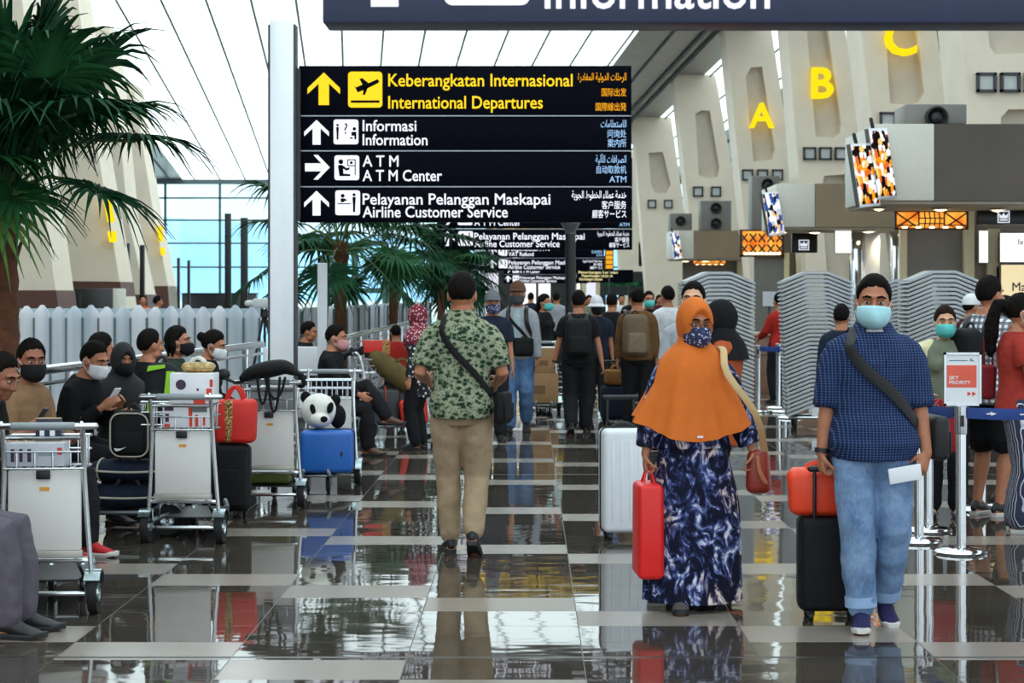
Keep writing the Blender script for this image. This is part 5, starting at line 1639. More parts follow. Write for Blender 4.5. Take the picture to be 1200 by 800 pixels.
        tube(b, [s.HT((0, -.084, .004)), s.HT((0, -.100, -.026)), s.HT((0, -.109, -.044))], [.008 * k, .011 * k, .013 * k], 10)
        for sd in (-1, 1): he((sd * .012, -.094, -.047), (.009, .010, .008))
        tube(b, [s.HT((-.024, -.080, -.076)), s.HT((0, -.092, -.073)), s.HT((.024, -.080, -.076))], [.004 * k, .0075 * k, .004 * k], 8)
        tube(b, [s.HT((-.020, -.080, -.085)), s.HT((0, -.090, -.087)), s.HT((.020, -.080, -.085))], [.004 * k, .008 * k, .004 * k], 8)
        # limbs
        gg = s.g ** .7 * (.92 if s.fem else 1)
        for sd in (-1, 1):
            S, E, Wp = s.SH[sd], s.EL[sd], s.WR[sd]
            tube(b, [s.TT((sd * s.sw * .5, .0, .465)), s.TT((sd * s.sw * .88, .0, .448)), S.lerp(E, .16), E, E.lerp(Wp, .3), Wp], [.050 * k * gg, .050 * k * gg, .044 * k * gg, .037 * k * gg, .037 * k * gg, .026 * k * gg], 14)
            Hj, Kn, An = s.HJ[sd], s.KN[sd], s.AN[sd]
            tube(b, [Hj + Vector((0, 0, .02)), Hj.lerp(Kn, .35), Kn, Kn.lerp(An, .3), Kn.lerp(An, .65), An], [.088 * k * gg, .078 * k * gg, .052 * k * gg, .055 * k * gg, .040 * k * gg, .034 * k], 14)
            s.foot(b, sd)
            if s.arms: s.hand(b, sd)
        s.bodyo = fuse('body', b, s.sk, s.root, s.vox if s.detail else s.vox * 1.25, 3)
        if s.detail >= 1:
            for sd in (-1, 1):
                b = NB(); ell(b, s.HT((sd * .031, -.0795, -.008)), (.0125 * s.kh, .0095 * s.kh, .0062 * s.kh), q, 14, 10); e = ob('eye', b, EYEW, s.root)
                b = NB(); ell(b, s.HT((sd * .031, -.0862, -.008)), (.0062 * s.kh, .004 * s.kh, .0060 * s.kh), q, 12, 8); ob('iris', b, IRIS, e)
                b = NB(); tube(b, [s.HT((sd * .015, -.0925, .017)), s.HT((sd * .034, -.090, .021)), s.HT((sd * .052, -.076, .014))], [(.0035 * k, .005 * k), (.004 * k, .006 * k), (.002 * k, .003 * k)], 8); ob('eyebrow', b, HAIR, s.root)
    footrot = None
    def foot_frame(s, sd):
        An, Kn = s.AN[sd], s.KN[sd]
        rot = getattr(s, 'fr', {}).get(sd)
        yaw, pit = FEET.get((s.root.name, sd), (sd * 8, 0)) if False else s.feet_rot[sd]
        Rm = Matrix.Rotation(radians(yaw), 3, 'Z') @ Matrix.Rotation(radians(pit), 3, 'X')
        return An, Rm
    feet_rot = {1: (8, 0), -1: (-8, 0)}
    def foot(s, b, sd):
        A, Rm = s.foot_frame(sd); k = s.k
        f = lambda p: A + Rm @ (Vector(p) * k)
        tube(b, [f((0, .035, -.045)), f((0, -.02, -.035)), f((0, -.08, -.052)), f((sd * .006, -.135, -.066)), f((sd * .006, -.18, -.072))],
             [(.036 * k, .030 * k), (.042 * k, .032 * k), (.028 * k, .038 * k), (.018 * k, .043 * k), (.011 * k, .034 * k)], 14, up=Rm @ Vector((0, 0, 1)))
    def hand(s, b, sd):
        k = s.k
        w, e = s.WR[sd], s.EL[sd]
        spec = s.hd[sd] or {}
        d = Vector(spec['d']).normalized() if 'd' in spec else (w - e).normalized()
        n = Vector(spec['n']) if 'n' in spec else Vector((-sd, 0, 0))
        n = (n - d * n.dot(d)); n = n.normalized() if n.length > 1e-4 else d.orthogonal().normalized()
        wa = d.cross(n).normalized()
        th = Vector(spec['t']) if 't' in spec else Vector((0, -1, .2))
        if wa.dot(th) < 0: wa = -wa
        curl = spec.get('c', s.curl)
        w = w - d * .01 * k
        tube(b, [w, w + d * .03 * k, w + d * .065 * k, w + d * .095 * k], [(.017 * k, .025 * k), (.017 * k, .034 * k), (.016 * k, .041 * k), (.012 * k, .040 * k)], 12, up=n)
        for i, (off, L) in enumerate(((.030, .072), (.010, .080), (-.011, .075), (-.031, .060))):
            p = w + d * .088 * k + wa * off * k
            a = 0
            pts = [p]
            for j, fr in enumerate((.42, .32, .26)):
                a += curl * (.55, .95, .8)[j] * (1 + .08 * i)
                p = p + (d * cos(a) + n * sin(a)) * L * fr * k
                pts.append(p)
            tube(b, pts, [.0092 * k, .0088 * k, .0082 * k, .007 * k], 8)
        p0 = w + d * .028 * k + wa * .026 * k
        v = (d * .62 + wa * .62 + n * .35).normalized()
        p1 = p0 + v * .036 * k
        v2 = (d * .85 + wa * .15 + n * (.3 + .5 * curl)).normalized()
        p2 = p1 + v2 * .030 * k; p3 = p2 + (v2 + n * curl * .5).normalized() * .024 * k
        tube(b, [p0, p1, p2, p3], [.013 * k, .011 * k, .0095 * k, .008 * k], 8)
    def palm(s, sd, a=.07, off=.03):
        w, e = s.WR[sd], s.EL[sd]
        spec = s.hd[sd] or {}
        d = Vector(spec['d']).normalized() if 'd' in spec else (w - e).normalized()
        n = Vector(spec['n']) if 'n' in spec else Vector((-sd, 0, 0))
        n = (n - d * n.dot(d)).normalized()
        return w + d * a * s.k + n * off * s.k
    def world(s, p):
        return Matrix.Translation(s.root.location) @ Matrix.Rotation(s.root.rotation_euler.z, 4, 'Z') @ Vector(p)
    # ---- clothing
    def shirt(s, mat, sleeve=.55, hem=-.07, ease=.016, name='shirt', fold=.014, collar=True, flare=.012, wide=1.0, buttons=None, top=.53, vx=None):
        k = s.k
        b = NB()
        zs = [hem] + [z for z in (-.02, .06, .14, .22, .30, .38, .44, .48, .51) if z > hem + .02] + [top]
        def fl(z):
            return (flare * max(0, (.15 - z) / .2), flare * max(0, (.15 - z) / .2))
        skin_rings(b, s.torso_rings(zs, ease, ease + .004, 30, fl))
        if s.fem:
            for sd in (-1, 1): ell(b, s.TT((sd * .066, -.088, .33)), (.066 + ease * .5) * k, None, 12, 8)
        gg = s.g ** .7 * (.92 if s.fem else 1)
        for sd in (-1, 1):
            S, E, Wp = s.SH[sd], s.EL[sd], s.WR[sd]
            r0, r1, r2 = (.056 * gg + ease * .4) * k, (.046 * gg + ease * .8) * k * wide, (.038 * gg + ease * .8) * k * wide
            pts = [s.TT((sd * s.sw * .42, .0, .468)), s.TT((sd * s.sw * .75, .0, .455)), s.TT((sd * s.sw * .98, .002, .430)), S.lerp(E, .22), S.lerp(E, .42)]
            rr = [r0 * .92, r0 * .98, r0 * 1.0, r0 * .4 + r1 * .6, r1]
            if sleeve <= 1: pts += [S.lerp(E, max(.45, sleeve))]; rr += [r1 * 1.0]
            else:
                f = sleeve - 1
                pts += [E, E.lerp(Wp, f * .5), E.lerp(Wp, f)]; rr += [r2 * 1.08, r2, r2 * .86]
            tube(b, pts, rr, 16, rcap=False)
        o = fuse(name, b, mat, s.root, vx or max(s.vox, .008), 4, fold * .8)
        if collar:
            b = NB()
            strips = []
            for z, off in ((.500, .020), (.545, .030), (.578, .026)):
                strips.append(([s.tor_pt(24 + 312 * i / 24, z, off)[0] for i in range(25)], [s.tor_pt(24 + 312 * i / 24, z, off - .008)[0] for i in range(25)]))
            sec = [strips[0][0], strips[1][0], strips[2][0], strips[2][1], strips[1][1], strips[0][1]]
            skin_rings(b, [[r[i] for r in sec] for i in range(25)])
            ob('collar', b, mat, o)
        if buttons:
            b = NB()
            for i in range(6):
                p, n = s.tor_pt(0, .46 - i * .085, ease + .016); ell(b, p, .005 * k, None, 8, 6)
            ob('button', b, buttons, o)
        return o
    def trousers(s, mat, length=1.0, ease=.014, name='trousers', fold=.016, wide=1.0, cuff=False, top=.06):
        k = s.k
        b = NB()
        skin_rings(b, s.torso_rings([-.13, -.08, -.03, .02, top], ease, ease, 28))
        gg = s.g ** .7
        for sd in (-1, 1):
            H_, K_, A_ = s.HJ[sd], s.KN[sd], s.AN[sd]
            e = H_.lerp(K_, min(1, length * 2)) if length <= .5 else K_.lerp(A_, (length - .5) * 2)
            r = [(.096 * gg + ease * .5) * k, (.085 * gg + ease) * k, (.060 * gg + ease) * k * wide, (.058 * gg + ease) * k * wide, (.048 * gg + ease) * k * wide]
            if length <= .5: tube(b, [H_ + Vector((0, 0, .03)), H_.lerp(K_, .4), e], [r[0], r[1], (.066 * gg + ease) * k * wide * 1.08], 18)
            else:
                dn = (A_ - K_).normalized()
                tube(b, [H_ + Vector((0, 0, .03)), H_.lerp(K_, .4), K_, K_.lerp(A_, .35) if length > .7 else K_.lerp(e, .5), e + dn * .0], [r[0], r[1], r[2], r[3], r[4]], 18)
        o = fuse(name, b, mat, s.root, max(s.vox, .008), 4, fold)
        if cuff:
            for sd in (-1, 1):
                K_, A_ = s.KN[sd], s.AN[sd]
                c = K_.lerp(A_, (length - .5) * 2); dn = (A_ - K_).normalized()
                b = NB(); tube(b, [c - dn * .035, c - dn * .02, c + dn * .005, c + dn * .015], [(.052 * gg + ease) * k * wide] * 4, 18, rcap=False); ob('cuff', b, cuff if not isinstance(cuff, bool) else mat, o)
        return o
    def skirt(s, mat, z0=.16, hem=.05, w=(.22, .19), name='dress', folds=9, amp=.016, seed=0):
        """hanging cloth from the waist (torso z0) to hem height above the floor"""
        k = s.k
        b = NB()
        n = 64
        rings = []
        rx0, ry0 = s.at(z0)
        zt_ = s.TT((0, 0, z0)).z / k
        for i in range(15):
            f = i / 14
            z = zt_ + (hem - zt_) * f
            e = f ** .75
            rx = rx0 + .018 + (w[0] - rx0) * sm(0, .55, f) * .82 + (w[0] - rx0) * .18 * f; ry = ry0 + .018 + (w[1] - ry0) * (sm(0, .55, f) * .8 + .2 * f)
            r = []
            for j in range(n):
                a = 2 * pi * j / n
                q = 1 + amp * f * 6 * (sin(folds * a + seed + 1.2 * sin(2 * a)) + .5 * sin(folds * 1.7 * a + 2)) / 1.5
                r.append(Vector((s.P.x + rx * k * cos(a) * q, s.P.y + ry * k * sin(a) * q, z * k)))
            rings.append(r)
        skin_rings(b, rings)
        return ob(name, b, mat, s.root, sharp=75)
    def shoes(s, mat, sole, high=0, name='shoe', sandal=False, sock=None):
        k = s.k
        for sd in (-1, 1):
            A, Rm = s.foot_frame(sd)
            f = lambda p: A + Rm @ (Vector(p) * k)
            up = Rm @ Vector((0, 0, 1))
            b = NB()
            sole_p = [(.060, .026), (.045, .036), (-.02, .037), (-.09, .045), (-.14, .047), (-.185, .038), (-.205, .02)]
            rings = []
            for z, e in ((-.085, -.004), (-.066, .003), (-.058, 0)):
                r = [f((sd * .004 + x_ * (w_ + e), y_, z + (.012 if y_ < -.17 else 0))) for x_, lst in ((1, sole_p), (-1, sole_p[::-1])) for y_, w_ in lst]
                rings.append(r)
            skin_rings(b, rings)
            so = ob('sole', b, sole, None)
            b = NB()
            if sandal:
                for y0, y1 in ((-.15, -.10), (.01, .03)):
                    pts = [f((cos(a) * .046, y0, -.068 + sin(a) * .045)) for a in [pi * i / 8 for i in range(9)]]
                    tube(b, pts, [(.004 * k, (.03 if y0 < -.1 else .01) * k)] * 9, 8, up=[Rm @ Vector((cos(pi * i / 8), 0, sin(pi * i / 8))) for i in range(9)])
                sh = ob(name, b, mat, s.root)
            else:
                tube(b, [f((0, .048, -.035)), f((0, .03, -.022)), f((0, -.02, -.02)), f((0, -.08, -.043)), f((sd * .004, -.14, -.055)), f((sd * .004, -.185, -.062))],
                     [(.030 * k, .026 * k), (.045 * k, .036 * k), (.050 * k, .040 * k), (.034 * k, .045 * k), (.024 * k, .048 * k), (.014 * k, .036 * k)], 16, up=up)
                if high: tube(b, [f((0, 0, -.03)), f((0, .004, .02 + high))], [.046 * k, .048 * k], 14, rcap=False)
                sh = fuse(name, b, mat, s.root, .007, 2)
            so.parent = sh
    def hair(s, mat=None, style='short', vol=1.07, name='hair'):
        k = s.k
        mat = mat or HAIR
        b = NB()
        U, Vn = 48, 32
        def thr(y):
            P = [(-1, .66), (-.8, .62), (-.62, .52), (-.45, .12), (-.3, -.12), (-.12, -.16), (.02, .02), (.2, -.2), (.45, -.5), (1, -.66)]
            if style in ('long', 'pony', 'bun', 'bob'): P = [(-1, .60), (-.7, .48), (-.45, .10), (-.2, -.30), (0, -.5), (.5, -.66), (1, -.72)]
            for a, c in zip(P, P[1:]):
                if y <= c[0]: return a[1] + (c[1] - a[1]) * (y - a[0]) / (c[0] - a[0])
            return P[-1][1]
        R_ = (.077, .098, .104)
        rings = []
        for i in range(1, Vn):
            th = pi * i / Vn
            r = []
            for j in range(U):
                ph = 2 * pi * j / U
                d = Vector((sin(th) * cos(ph), sin(th) * sin(ph), cos(th)))
                tj = thr(d.y) + .09 * mnoise.noise(d * 9) + .07 * mnoise.noise(d * 22)
                h = sm(tj - .06, tj + .08, d.z); h2 = sm(tj, tj + .55, d.z)
                tex = .022 * mnoise.noise(d * 6) + .03 * mnoise.noise(Vector((d.x * 16, d.y * 16, d.z * 9)))
                vv = 1.0 + (vol - 1.0 + .05 * max(0, d.z)) * h2
                q = .84 + (vv - .84 + tex * (.4 + .6 * h2)) * h
                r.append(s.HT((d.x * R_[0] * q, d.y * R_[1] * q + .012, d.z * R_[2] * q + .004)))
            rings.append(r)
        skin_rings(b, rings)
        if style == 'long':
            tube(b, [s.HT((0, .04, .05)), s.HT((0, .085, -.04)), s.TT((0, .105, .52)), s.TT((0, .125, .38)), s.TT((0, .115, .27))], [(.05 * k, .07 * k), (.045 * k, .085 * k), (.045 * k, .10 * k), (.04 * k, .105 * k), (.02 * k, .07 * k)], 18, up=(0, 1, 0))
        if style == 'bob':
            for sd in (-1, 1): tube(b, [s.HT((sd * .06, .02, .03)), s.HT((sd * .078, .02, -.05)), s.HT((sd * .07, .03, -.12))], [.028 * k, .03 * k, .014 * k], 10)
            tube(b, [s.HT((0, .05, .03)), s.HT((0, .085, -.05)), s.HT((0, .07, -.13))], [(.04 * k, .06 * k), (.035 * k, .08 * k), (.015 * k, .06 * k)], 14, up=(0, 1, 0))
        if style == 'bun': ell(b, s.HT((0, .125, .02)), .045 * k, None, 16, 10)
        o = ob(name, b, mat, s.root, sharp=180) if style in ('short', 'buzz') else fuse(name, b, mat, s.root, .008, 2, .006, .03)
        return o
    def mask(s, mat, loops=True, size=1.0):
        k = s.k
        b = NB()
        nu, nv = 20, 9
        def pt(u, v, off):
            a = radians(66) * u
            # v 0 top .. 1 bottom
            zt_ = -.018 - .012 * u * u; zb = (-.128 + .040 * u * u) * size
            z = zt_ + (zb - zt_) * v
            bul = sin(pi * min(1, .18 + v * .72))
            ry = .090 + .043 * bul * (cos(a) ** 2)
            rx = .073 + .008 * bul
            pl = .0022 * (1 if int(v * (nv - 1)) % 2 else -1) * (1 - abs(u) ** 3)
            return s.HT(((rx + off) * sin(a), -(ry + off + pl) * cos(a) * (1 if v < .8 else 1 - .25 * (v - .8) / .2) + .004, z))
        out = [[pt(-1 + 2 * i / nu, j / (nv - 1), .004) for i in range(nu + 1)] for j in range(nv)]
        inn = [[pt(-1 + 2 * i / nu, j / (nv - 1), .001) for i in range(nu + 1)] for j in range(nv)]
        vo = [[b.verts.new(p) for p in r] for r in out]; vi = [[b.verts.new(p) for p in r] for r in inn]
        for j in range(nv - 1):
            for i in range(nu):
                b.faces.new((vo[j][i], vo[j][i + 1], vo[j + 1][i + 1], vo[j + 1][i])); b.faces.new((vi[j][i], vi[j + 1][i], vi[j + 1][i + 1], vi[j][i + 1]))
        per = [(0, i) for i in range(nu)] + [(j, nu) for j in range(nv - 1)] + [(nv - 1, i) for i in range(nu, 0, -1)] + [(j, 0) for j in range(nv - 1, 0, -1)]
        for (a, c), (d, e) in zip(per, per[1:] + per[:1]): b.faces.new((vo[a][c], vi[a][c], vi[d][e], vo[d][e]))
        o = ob('face_mask', b, mat, s.root, sharp=180)
        if loops:
            for sd in (-1, 1):
                b = NB()
                tube(b, smooth_path([s.HT((sd * .066, -.034, -.032)), s.HT((sd * .080, .0, -.006)), s.HT((sd * .084, .026, -.02)), s.HT((sd * .078, .006, -.06)), s.HT((sd * .066, -.03, -.085))], 3), .0018 * k, 6); ob('ear_loop', b, MASKW, o)
        return o
    def glasses(s):
        b = NB()
        for sd in (-1, 1):
            c = (sd * .033, -.106, -.010)
            pts = [s.HT((c[0] + .024 * cos(a), c[1] + .008 * abs(cos(a)) * (1 if sd * cos(a) > 0 else 0), c[2] + .019 * sin(a))) for a in [2 * pi * i / 16 for i in range(17)]]
            tube(b, pts, .0022, 6, rcap=False)
            tube(b, [s.HT((sd * .057, -.098, -.006)), s.HT((sd * .078, -.02, .0)), s.HT((sd * .080, .02, -.006))], .002, 6)
        tube(b, [s.HT((-.010, -.108, -.006)), s.HT((.010, -.108, -.006))], .002, 6)
        return ob('glasses', b, BLACK, s.root)
    def hijab(s, mat, drape=.28, w=(.23, .18), front=0, folds=8, amp=.03, openx=.52, openz=.62, name='hijab', flat=1.0, oc=(0, -.12), seed=0, under=None, shoulder=.2):
        k = s.k
        U, Vn = 56, 40
        b = NB()
        rings = []
        for i in range(1, Vn):
            th = pi * i / Vn
            r = []
            for j in range(U):
                ph = 2 * pi * j / U
                d = Vector((sin(th) * cos(ph), sin(th) * sin(ph), cos(th)))
                e = math.sqrt(((d.x - oc[0]) / openx) ** 2 + ((d.z - oc[1]) / openz) ** 2) if d.y < -.05 else 9
                h = sm(.86, 1.04, e)
                q = .80 + (.36 + .02 * sin(9 * ph + 4 * d.z) * (1 - abs(d.z))) * h
                r.append(s.HT((d.x * .077 * q * 1.02, d.y * .102 * q + .006, d.z * (.112 if d.z > 0 else .125) * q - .002)))
            rings.append(r)
        skin_rings(b, rings)
        o = fuse(name, b, mat, s.root, max(.006, s.vox * .9), 2)
        b = NB()
        n = 72
        rings = []
        pr = [(.655, .055, .062, 0), (.62, .082, .092, .1), (.575, .092, .100, .2), (.54, .125, .125, .35), (.50, shoulder, .155, .5), (.44, shoulder + .042, .180, .55), (.36, shoulder + .065, .195, .6)]
        last = pr[-1]
        m = 9
        for i in range(1, m + 1):
            f = i / m
            pr.append((last[0] + (drape - last[0]) * f, last[1] + (w[0] - last[1]) * f, last[2] + (w[1] - last[2]) * f, .6 + .4 * f))
        for z, rx, ry, f in pr:
            r = []
            for j in range(n):
                a = 2 * pi * j / n
                q = 1 + amp * (f * f if f <= .6 else .36 + 1.9 * (f - .6)) * (sin(folds * a + seed + 1.5 * sin(a * 2)) + .45 * sin(folds * 2.3 * a + 1 + 3 * z)) * (1 if f > .3 else 0)
                fr = max(0, -sin(a))
                zz = z - front * f ** 2 * (fr ** 1.5) * (1 if f > .6 else 0)
                hc = s.HT((0, .0, 0)) if z > .6 else None
                p = s.TT((rx * q * cos(a), ry * q * sin(a) + .004, zz))
                if z > .56:
                    t_ = sm(.56, .66, z)
                    p = p.lerp(s.HT((rx * q * cos(a), ry * q * sin(a) + .0, (z - .70))), t_)
                r.append(p)
            rings.append(r)
        skin_rings(b, rings)
        dr = ob('drape', b, mat, o, sharp=75)
        return o
    def cap(s, mat, brim=True, vol=1.12, wide=False, name='cap'):
        b = NB()
        U, Vn = 36, 14
        rings = []
        for i in range(1, Vn):
            th = pi * .5 * i / (Vn - 1) * 1.06
            r = []
            for j in range(U):
                ph = 2 * pi * j / U
                d = Vector((sin(th) * cos(ph), sin(th) * sin(ph), cos(th)))
                r.append(s.HT((d.x * .077 * vol * 1.02, d.y * .098 * vol + .012, d.z * .104 * vol + .022)))
            rings.append(r)
        skin_rings(b, rings)
        o = ob(name, b, mat, s.root)
        b = NB()
        if wide:
            rr = []
            for q, z in ((1.0, .03), (1.5, -.01), (1.5, -.016), (1.0, .02)): rr.append([s.HT((cos(a) * .082 * q, sin(a) * .108 * q + .012, z)) for a in [2 * pi * j / 36 for j in range(36)]])
            skin_rings(b, rr + rr[:1], caps=False)
            ob('brim', b, mat, o)
        elif brim:
            for dz in (0,):
                pts = []
                A = [s.HT((sin(a) * .078, -.098 * cos(a) + .0, .038)) for a in [radians(-62 + 124 * j / 12) for j in range(13)]]
                B = [s.HT((sin(a) * .085, -.098 * cos(a) - .075 * cos(a * 1.2), .026)) for a in [radians(-62 + 124 * j / 12) for j in range(13)]]
                up = s.RH @ Vector((0, 0, .006))
                skin_rings(b, [[A[j], B[j], B[j] + up, A[j] + up] for j in range(13)])
            ob('brim', b, mat, o)
        else: b.free()
        return o
    def scarf_tail(s): pass
def make(label, X, Y, feet=None, **kw):
    Person.feet_rot = feet or {1: (8, 0), -1: (-8, 0)}
    return Person(label, X, Y, **kw)
def walk(front=1, stride=.20, w=.075, lift=34):
    """ankle positions and foot turns for a step; front = which foot leads (1 own left)"""
    f = {front: ((front * w, -stride, .085), (front * 5, 0)), -front: ((-front * w, stride * 1.05, .085 + .135 * sin(radians(lift)) * .9), (-front * 5, lift))}
    return dict(lf=f[1][0], rf=f[-1][0], feet={1: f[1][1], -1: f[-1][1]})
def crossbody(p, label, mat, side, bag=(.2, .07, .18), wide=.02, name='shoulder_bag', bz=-.02, ba=None, off=.032, back=False, cat='bag', clear=0):
    """bag on the hip with a strap over the other shoulder; side = hip side (1 own left)"""
    t = thing(name, label, cat, p.root.location, p.root.rotation_euler.z)
    hip_a = (ba if ba is not None else 95) * side
    b = NB()
    def strap(angs):
        pts, ups = [], []
        for a, z in angs:
            if z > .5: q, n = p.tor_pt(a, .47, off + .004); q = p.TT((-side * .09, 0, .53)); n = Vector((0, 0, 1)) if abs(a) < 1 else n
            else: q, n = p.tor_pt(a, z, off)
            pts.append(q); ups.append(n)
        return pts, ups
    front_ = [(hip_a, bz + .06), (side * 62, .08), (side * 38, .17), (side * 12, .26), (-side * 12, .34), (-side * 30, .42), (-side * 38, .47)]
    rear = [(-side * 142, .47), (-side * 150, .42), (side * 192, .33), (side * 168, .24), (side * 142, .15), (side * 118, .07), (hip_a, bz + .06)]
    pf, uf = strap(front_); pr_, ur = strap(rear)
    topq = p.TT((-side * .095, 0, .545))
    pts = pf + [topq + p.RT @ Vector((0, -.045, -.008)), topq + Vector((0, 0, .008)), topq + p.RT @ Vector((0, .055, -.008))] + pr_
    ups = uf + [p.RT @ Vector((0, -.5, 1)), Vector((0, 0, 1)), p.RT @ Vector((0, .5, 1))] + ur
    sp = smooth_path(pts, 3)
    su = []
    for i in range(len(ups) - 1):
        for j in range(3): su.append(ups[i].lerp(ups[i + 1], j / 3))
    su.append(ups[-1])
    ribbon(b, sp, su, wide)
    ob('strap', b, mat, t)
    q, n = p.tor_pt(hip_a, bz, off + bag[1] / 2 + .01 + clear)
    b = NB(); soft_box(b, bag[0], bag[1], bag[2], min(.03, bag[1] * .4), (0, 0, -bag[2] * .75), .15)
    a = math.atan2(n.y, n.x) + pi / 2
    bmesh.ops.transform(b, matrix=Matrix.Translation(q) @ Matrix.Rotation(a, 4, 'Z'), verts=b.verts[:])
    o = ob('body', b, mat, t)
    b = NB(); soft_box(b, bag[0] * .9, .012, bag[2] * .5, .005, (0, -bag[1] / 2 - .006, -bag[2] * .6), 0)
    bmesh.ops.transform(b, matrix=Matrix.Translation(q) @ Matrix.Rotation(a, 4, 'Z'), verts=b.verts[:])
    ob('pocket', b, mat, o)
    return t
def worn_pack(p, label, mat, size, z=.02, accent=None, **kw):
    q, n = p.tor_pt(180, .25, .03)
    base = p.world(p.TT((0, p.at(.25)[1] + size[1] / 2 + .045, z)))
    o = backpack(label, base, p.root.rotation_euler.z + pi, size, mat, accent=accent, straps=False, **kw)
    # shoulder straps run over the wearer's shoulders to the pack
    inv = (Matrix.Translation(o.location) @ Matrix.Rotation(o.rotation_euler.z, 4, 'Z')).inverted()
    for sd in (-1, 1):
        pts = [p.TT((sd * .09, p.at(.4)[1] + .05, .36)), p.TT((sd * .095, p.at(.46)[1] * .5 + .055, .505)), p.TT((sd * .10, -.02, .535)), p.TT((sd * .105, -p.at(.4)[1] - .02, .45)), p.TT((sd * .12, -p.at(.3)[1] - .035, .32)), p.TT((sd * .165, -.06, .2)), p.TT((sd * .15, .09, .12)), p.TT((sd * .10, p.at(.1)[1] + .05, .1))]
        ups = [Vector((0, 1, .3)), Vector((0, .6, 1)), Vector((0, 0, 1)), Vector((0, -1, .3)), Vector((0, -1, 0)), Vector((sd, -.4, 0)), Vector((sd, .6, 0)), Vector((0, 1, 0))]
        W_ = [inv @ p.world(q_) for q_ in smooth_path(pts, 3)]
        U_ = []
        for i in range(7):
            for j in range(3): U_.append(ups[i].lerp(ups[i + 1], j / 3))
        U_.append(ups[-1])
        Rz = Matrix.Rotation(pi, 3, 'Z')
        b = NB(); ribbon(b, W_, [Rz @ u for u in U_], .026, .006); ob('shoulder_strap', b, BLACK, o)
    return o
# ------------------------------------------------------------------ the three large walkers
# man in the leaf-print shirt, walking away
k_ = walk(front=1, stride=.12, w=.07, lift=26)
p = make('person in a green leaf-print shirt and khaki trousers walking away', GX(541, 12.45), 12.45, face=181, H=1.75, girth=1.06, sk='tan', twist=-2, head=(-2, 8, 0),
         lh=(.215, -.20, 1.07), rh=(-.215, -.20, 1.05), lpole=(.35, .9, -.5), rpole=(-.35, .9, -.5), vox=.006, hand_l={'n': (-1, 0, 0), 'c': .9}, hand_r={'n': (1, 0, 0), 'c': .9}, **k_)
p.shirt(LEAF, .84, -.085, ease=.02, wide=1.15, flare=.016, fold=.016)
p.trousers(KHAKI, .955, ease=.012, wide=1.05)
p.shoes(SHOEK, SOLEB)
p.hair(HAIR, 'short', 1.08)
crossbody(p, 'black shoulder bag worn across the back of the leaf-print shirt', BLACKF, -1, bag=(.17, .06, .20), wide=.021, bz=.03, ba=108, off=.046, clear=.02)
MAN1 = p
# woman in the orange hijab
k_ = walk(front=-1, stride=.10, w=.08, lift=28)
p = make('person in a long orange hijab and blue brush-print dress walking forward', GX(812, 10.35), 10.35, face=2, H=1.585, fem=True, girth=1.10, sw=.128, sk='tan', head=(16, 5, 0),
         lh=(.335, -.05, .885), rh=(-.295, -.06, .80), lpole=(.6, 1, 0), rpole=(-.5, 1, 0), vox=.006, hand_l={'d': (0, -.1, -1), 'n': (-1, 0, 0), 'c': .8}, hand_r={'d': (0, -.05, -1), 'n': (1, 0, 0), 'c': 1.15}, **k_)
p.shirt(DRESS, 1.86, -.02, ease=.026, name='dress_top', collar=False, wide=1.35, fold=.014)
p.skirt(DRESS, .17, .05, (.258, .205), 'dress', folds=7, amp=.010)
p.shoes(SHOEG, SOLEB)
o = p.hijab(ORANGE, drape=.155, w=(.335, .235), front=.13, folds=7, amp=.075, seed=1, openx=.60, openz=.66, oc=(0, -.10), shoulder=.165)
p.mask(MASKF, size=1.02)
p.glasses()
b = NB(); q, n = p.tor_pt(2, .06, .13); box(b, p.TT((.01, -.262, .055)), (.03, .004, .010)); ob('sewn_label', b, WHITEP, o)
LADY = p
# her red gift bag, shoulder bag and white case
hp = p.world(p.palm(-1, .075, .02))
t = thing('gift_bag', 'tall bright red bag hanging from the right hand of the person in orange', 'bag', (hp.x - .005, hp.y, 0), radians(4))
zt_ = hp.z - .075
BRIGHT = M('gift_red', '#e21d1c', .4, 0, .04)
b = NB(); soft_box(b, .135, .30, zt_ - .175, .03, (0, 0, .175), .05, .96); ob('body', b, BRIGHT, t)
b = NB()
for s in (-1, 1): tube(b, smooth_path([(s * .03, -.05, zt_ - .01), (s * .012, -.015, zt_ + .06), (0, 0, hp.z + .002), (s * .012, .015, zt_ + .06), (s * .03, .05, zt_ - .01)], 3), .006, 8)
ob('handle', b, BRIGHT, t)
t = thing('shoulder_bag', 'red-brown leather shoulder bag with a tan strap beside the brush-print dress', 'bag', LADY.root.location + Vector((.335, -.04, 0)))
LEATH = M('leather_red', '#8e2f22', .4, 0, .1)
b = NB(); soft_box(b, .13, .09, .23, .04, (0, 0, .60), .12, .86); ob('body', b, LEATH, t)
b = NB(); tube(b, smooth_path([(-.01, -.048, .79), (.0, -.06, .72), (.03, -.058, .66)], 3), .012, 8); ob('tassel', b, M('leather_tan', '#b06a45', .5), t)
b = NB()
o_ = Vector((-.335, .04, 0))
P_ = [Vector((.03, -.03, .82)), Vector((-.03, -.15, 1.02)), o_ + p.TT((.175, -.185, .40)), o_ + p.TT((.165, -.09, .525)), o_ + p.TT((.16, .05, .53)), o_ + p.TT((.2, .17, .40)), Vector((.0, .14, 1.0)), Vector((.03, .03, .82))]
U_ = [Vector((0, -1, 0)), Vector((0, -1, 0)), Vector((0, -1, .3)), Vector((0, -.6, 1)), Vector((0, .5, 1)), Vector((0, 1, .3)), Vector((0, 1, 0)), Vector((0, 1, 0))]
sp = smooth_path(P_, 3); su = []
for i in range(7):
    for j in range(3): su.append(U_[i].lerp(U_[i + 1], j / 3))
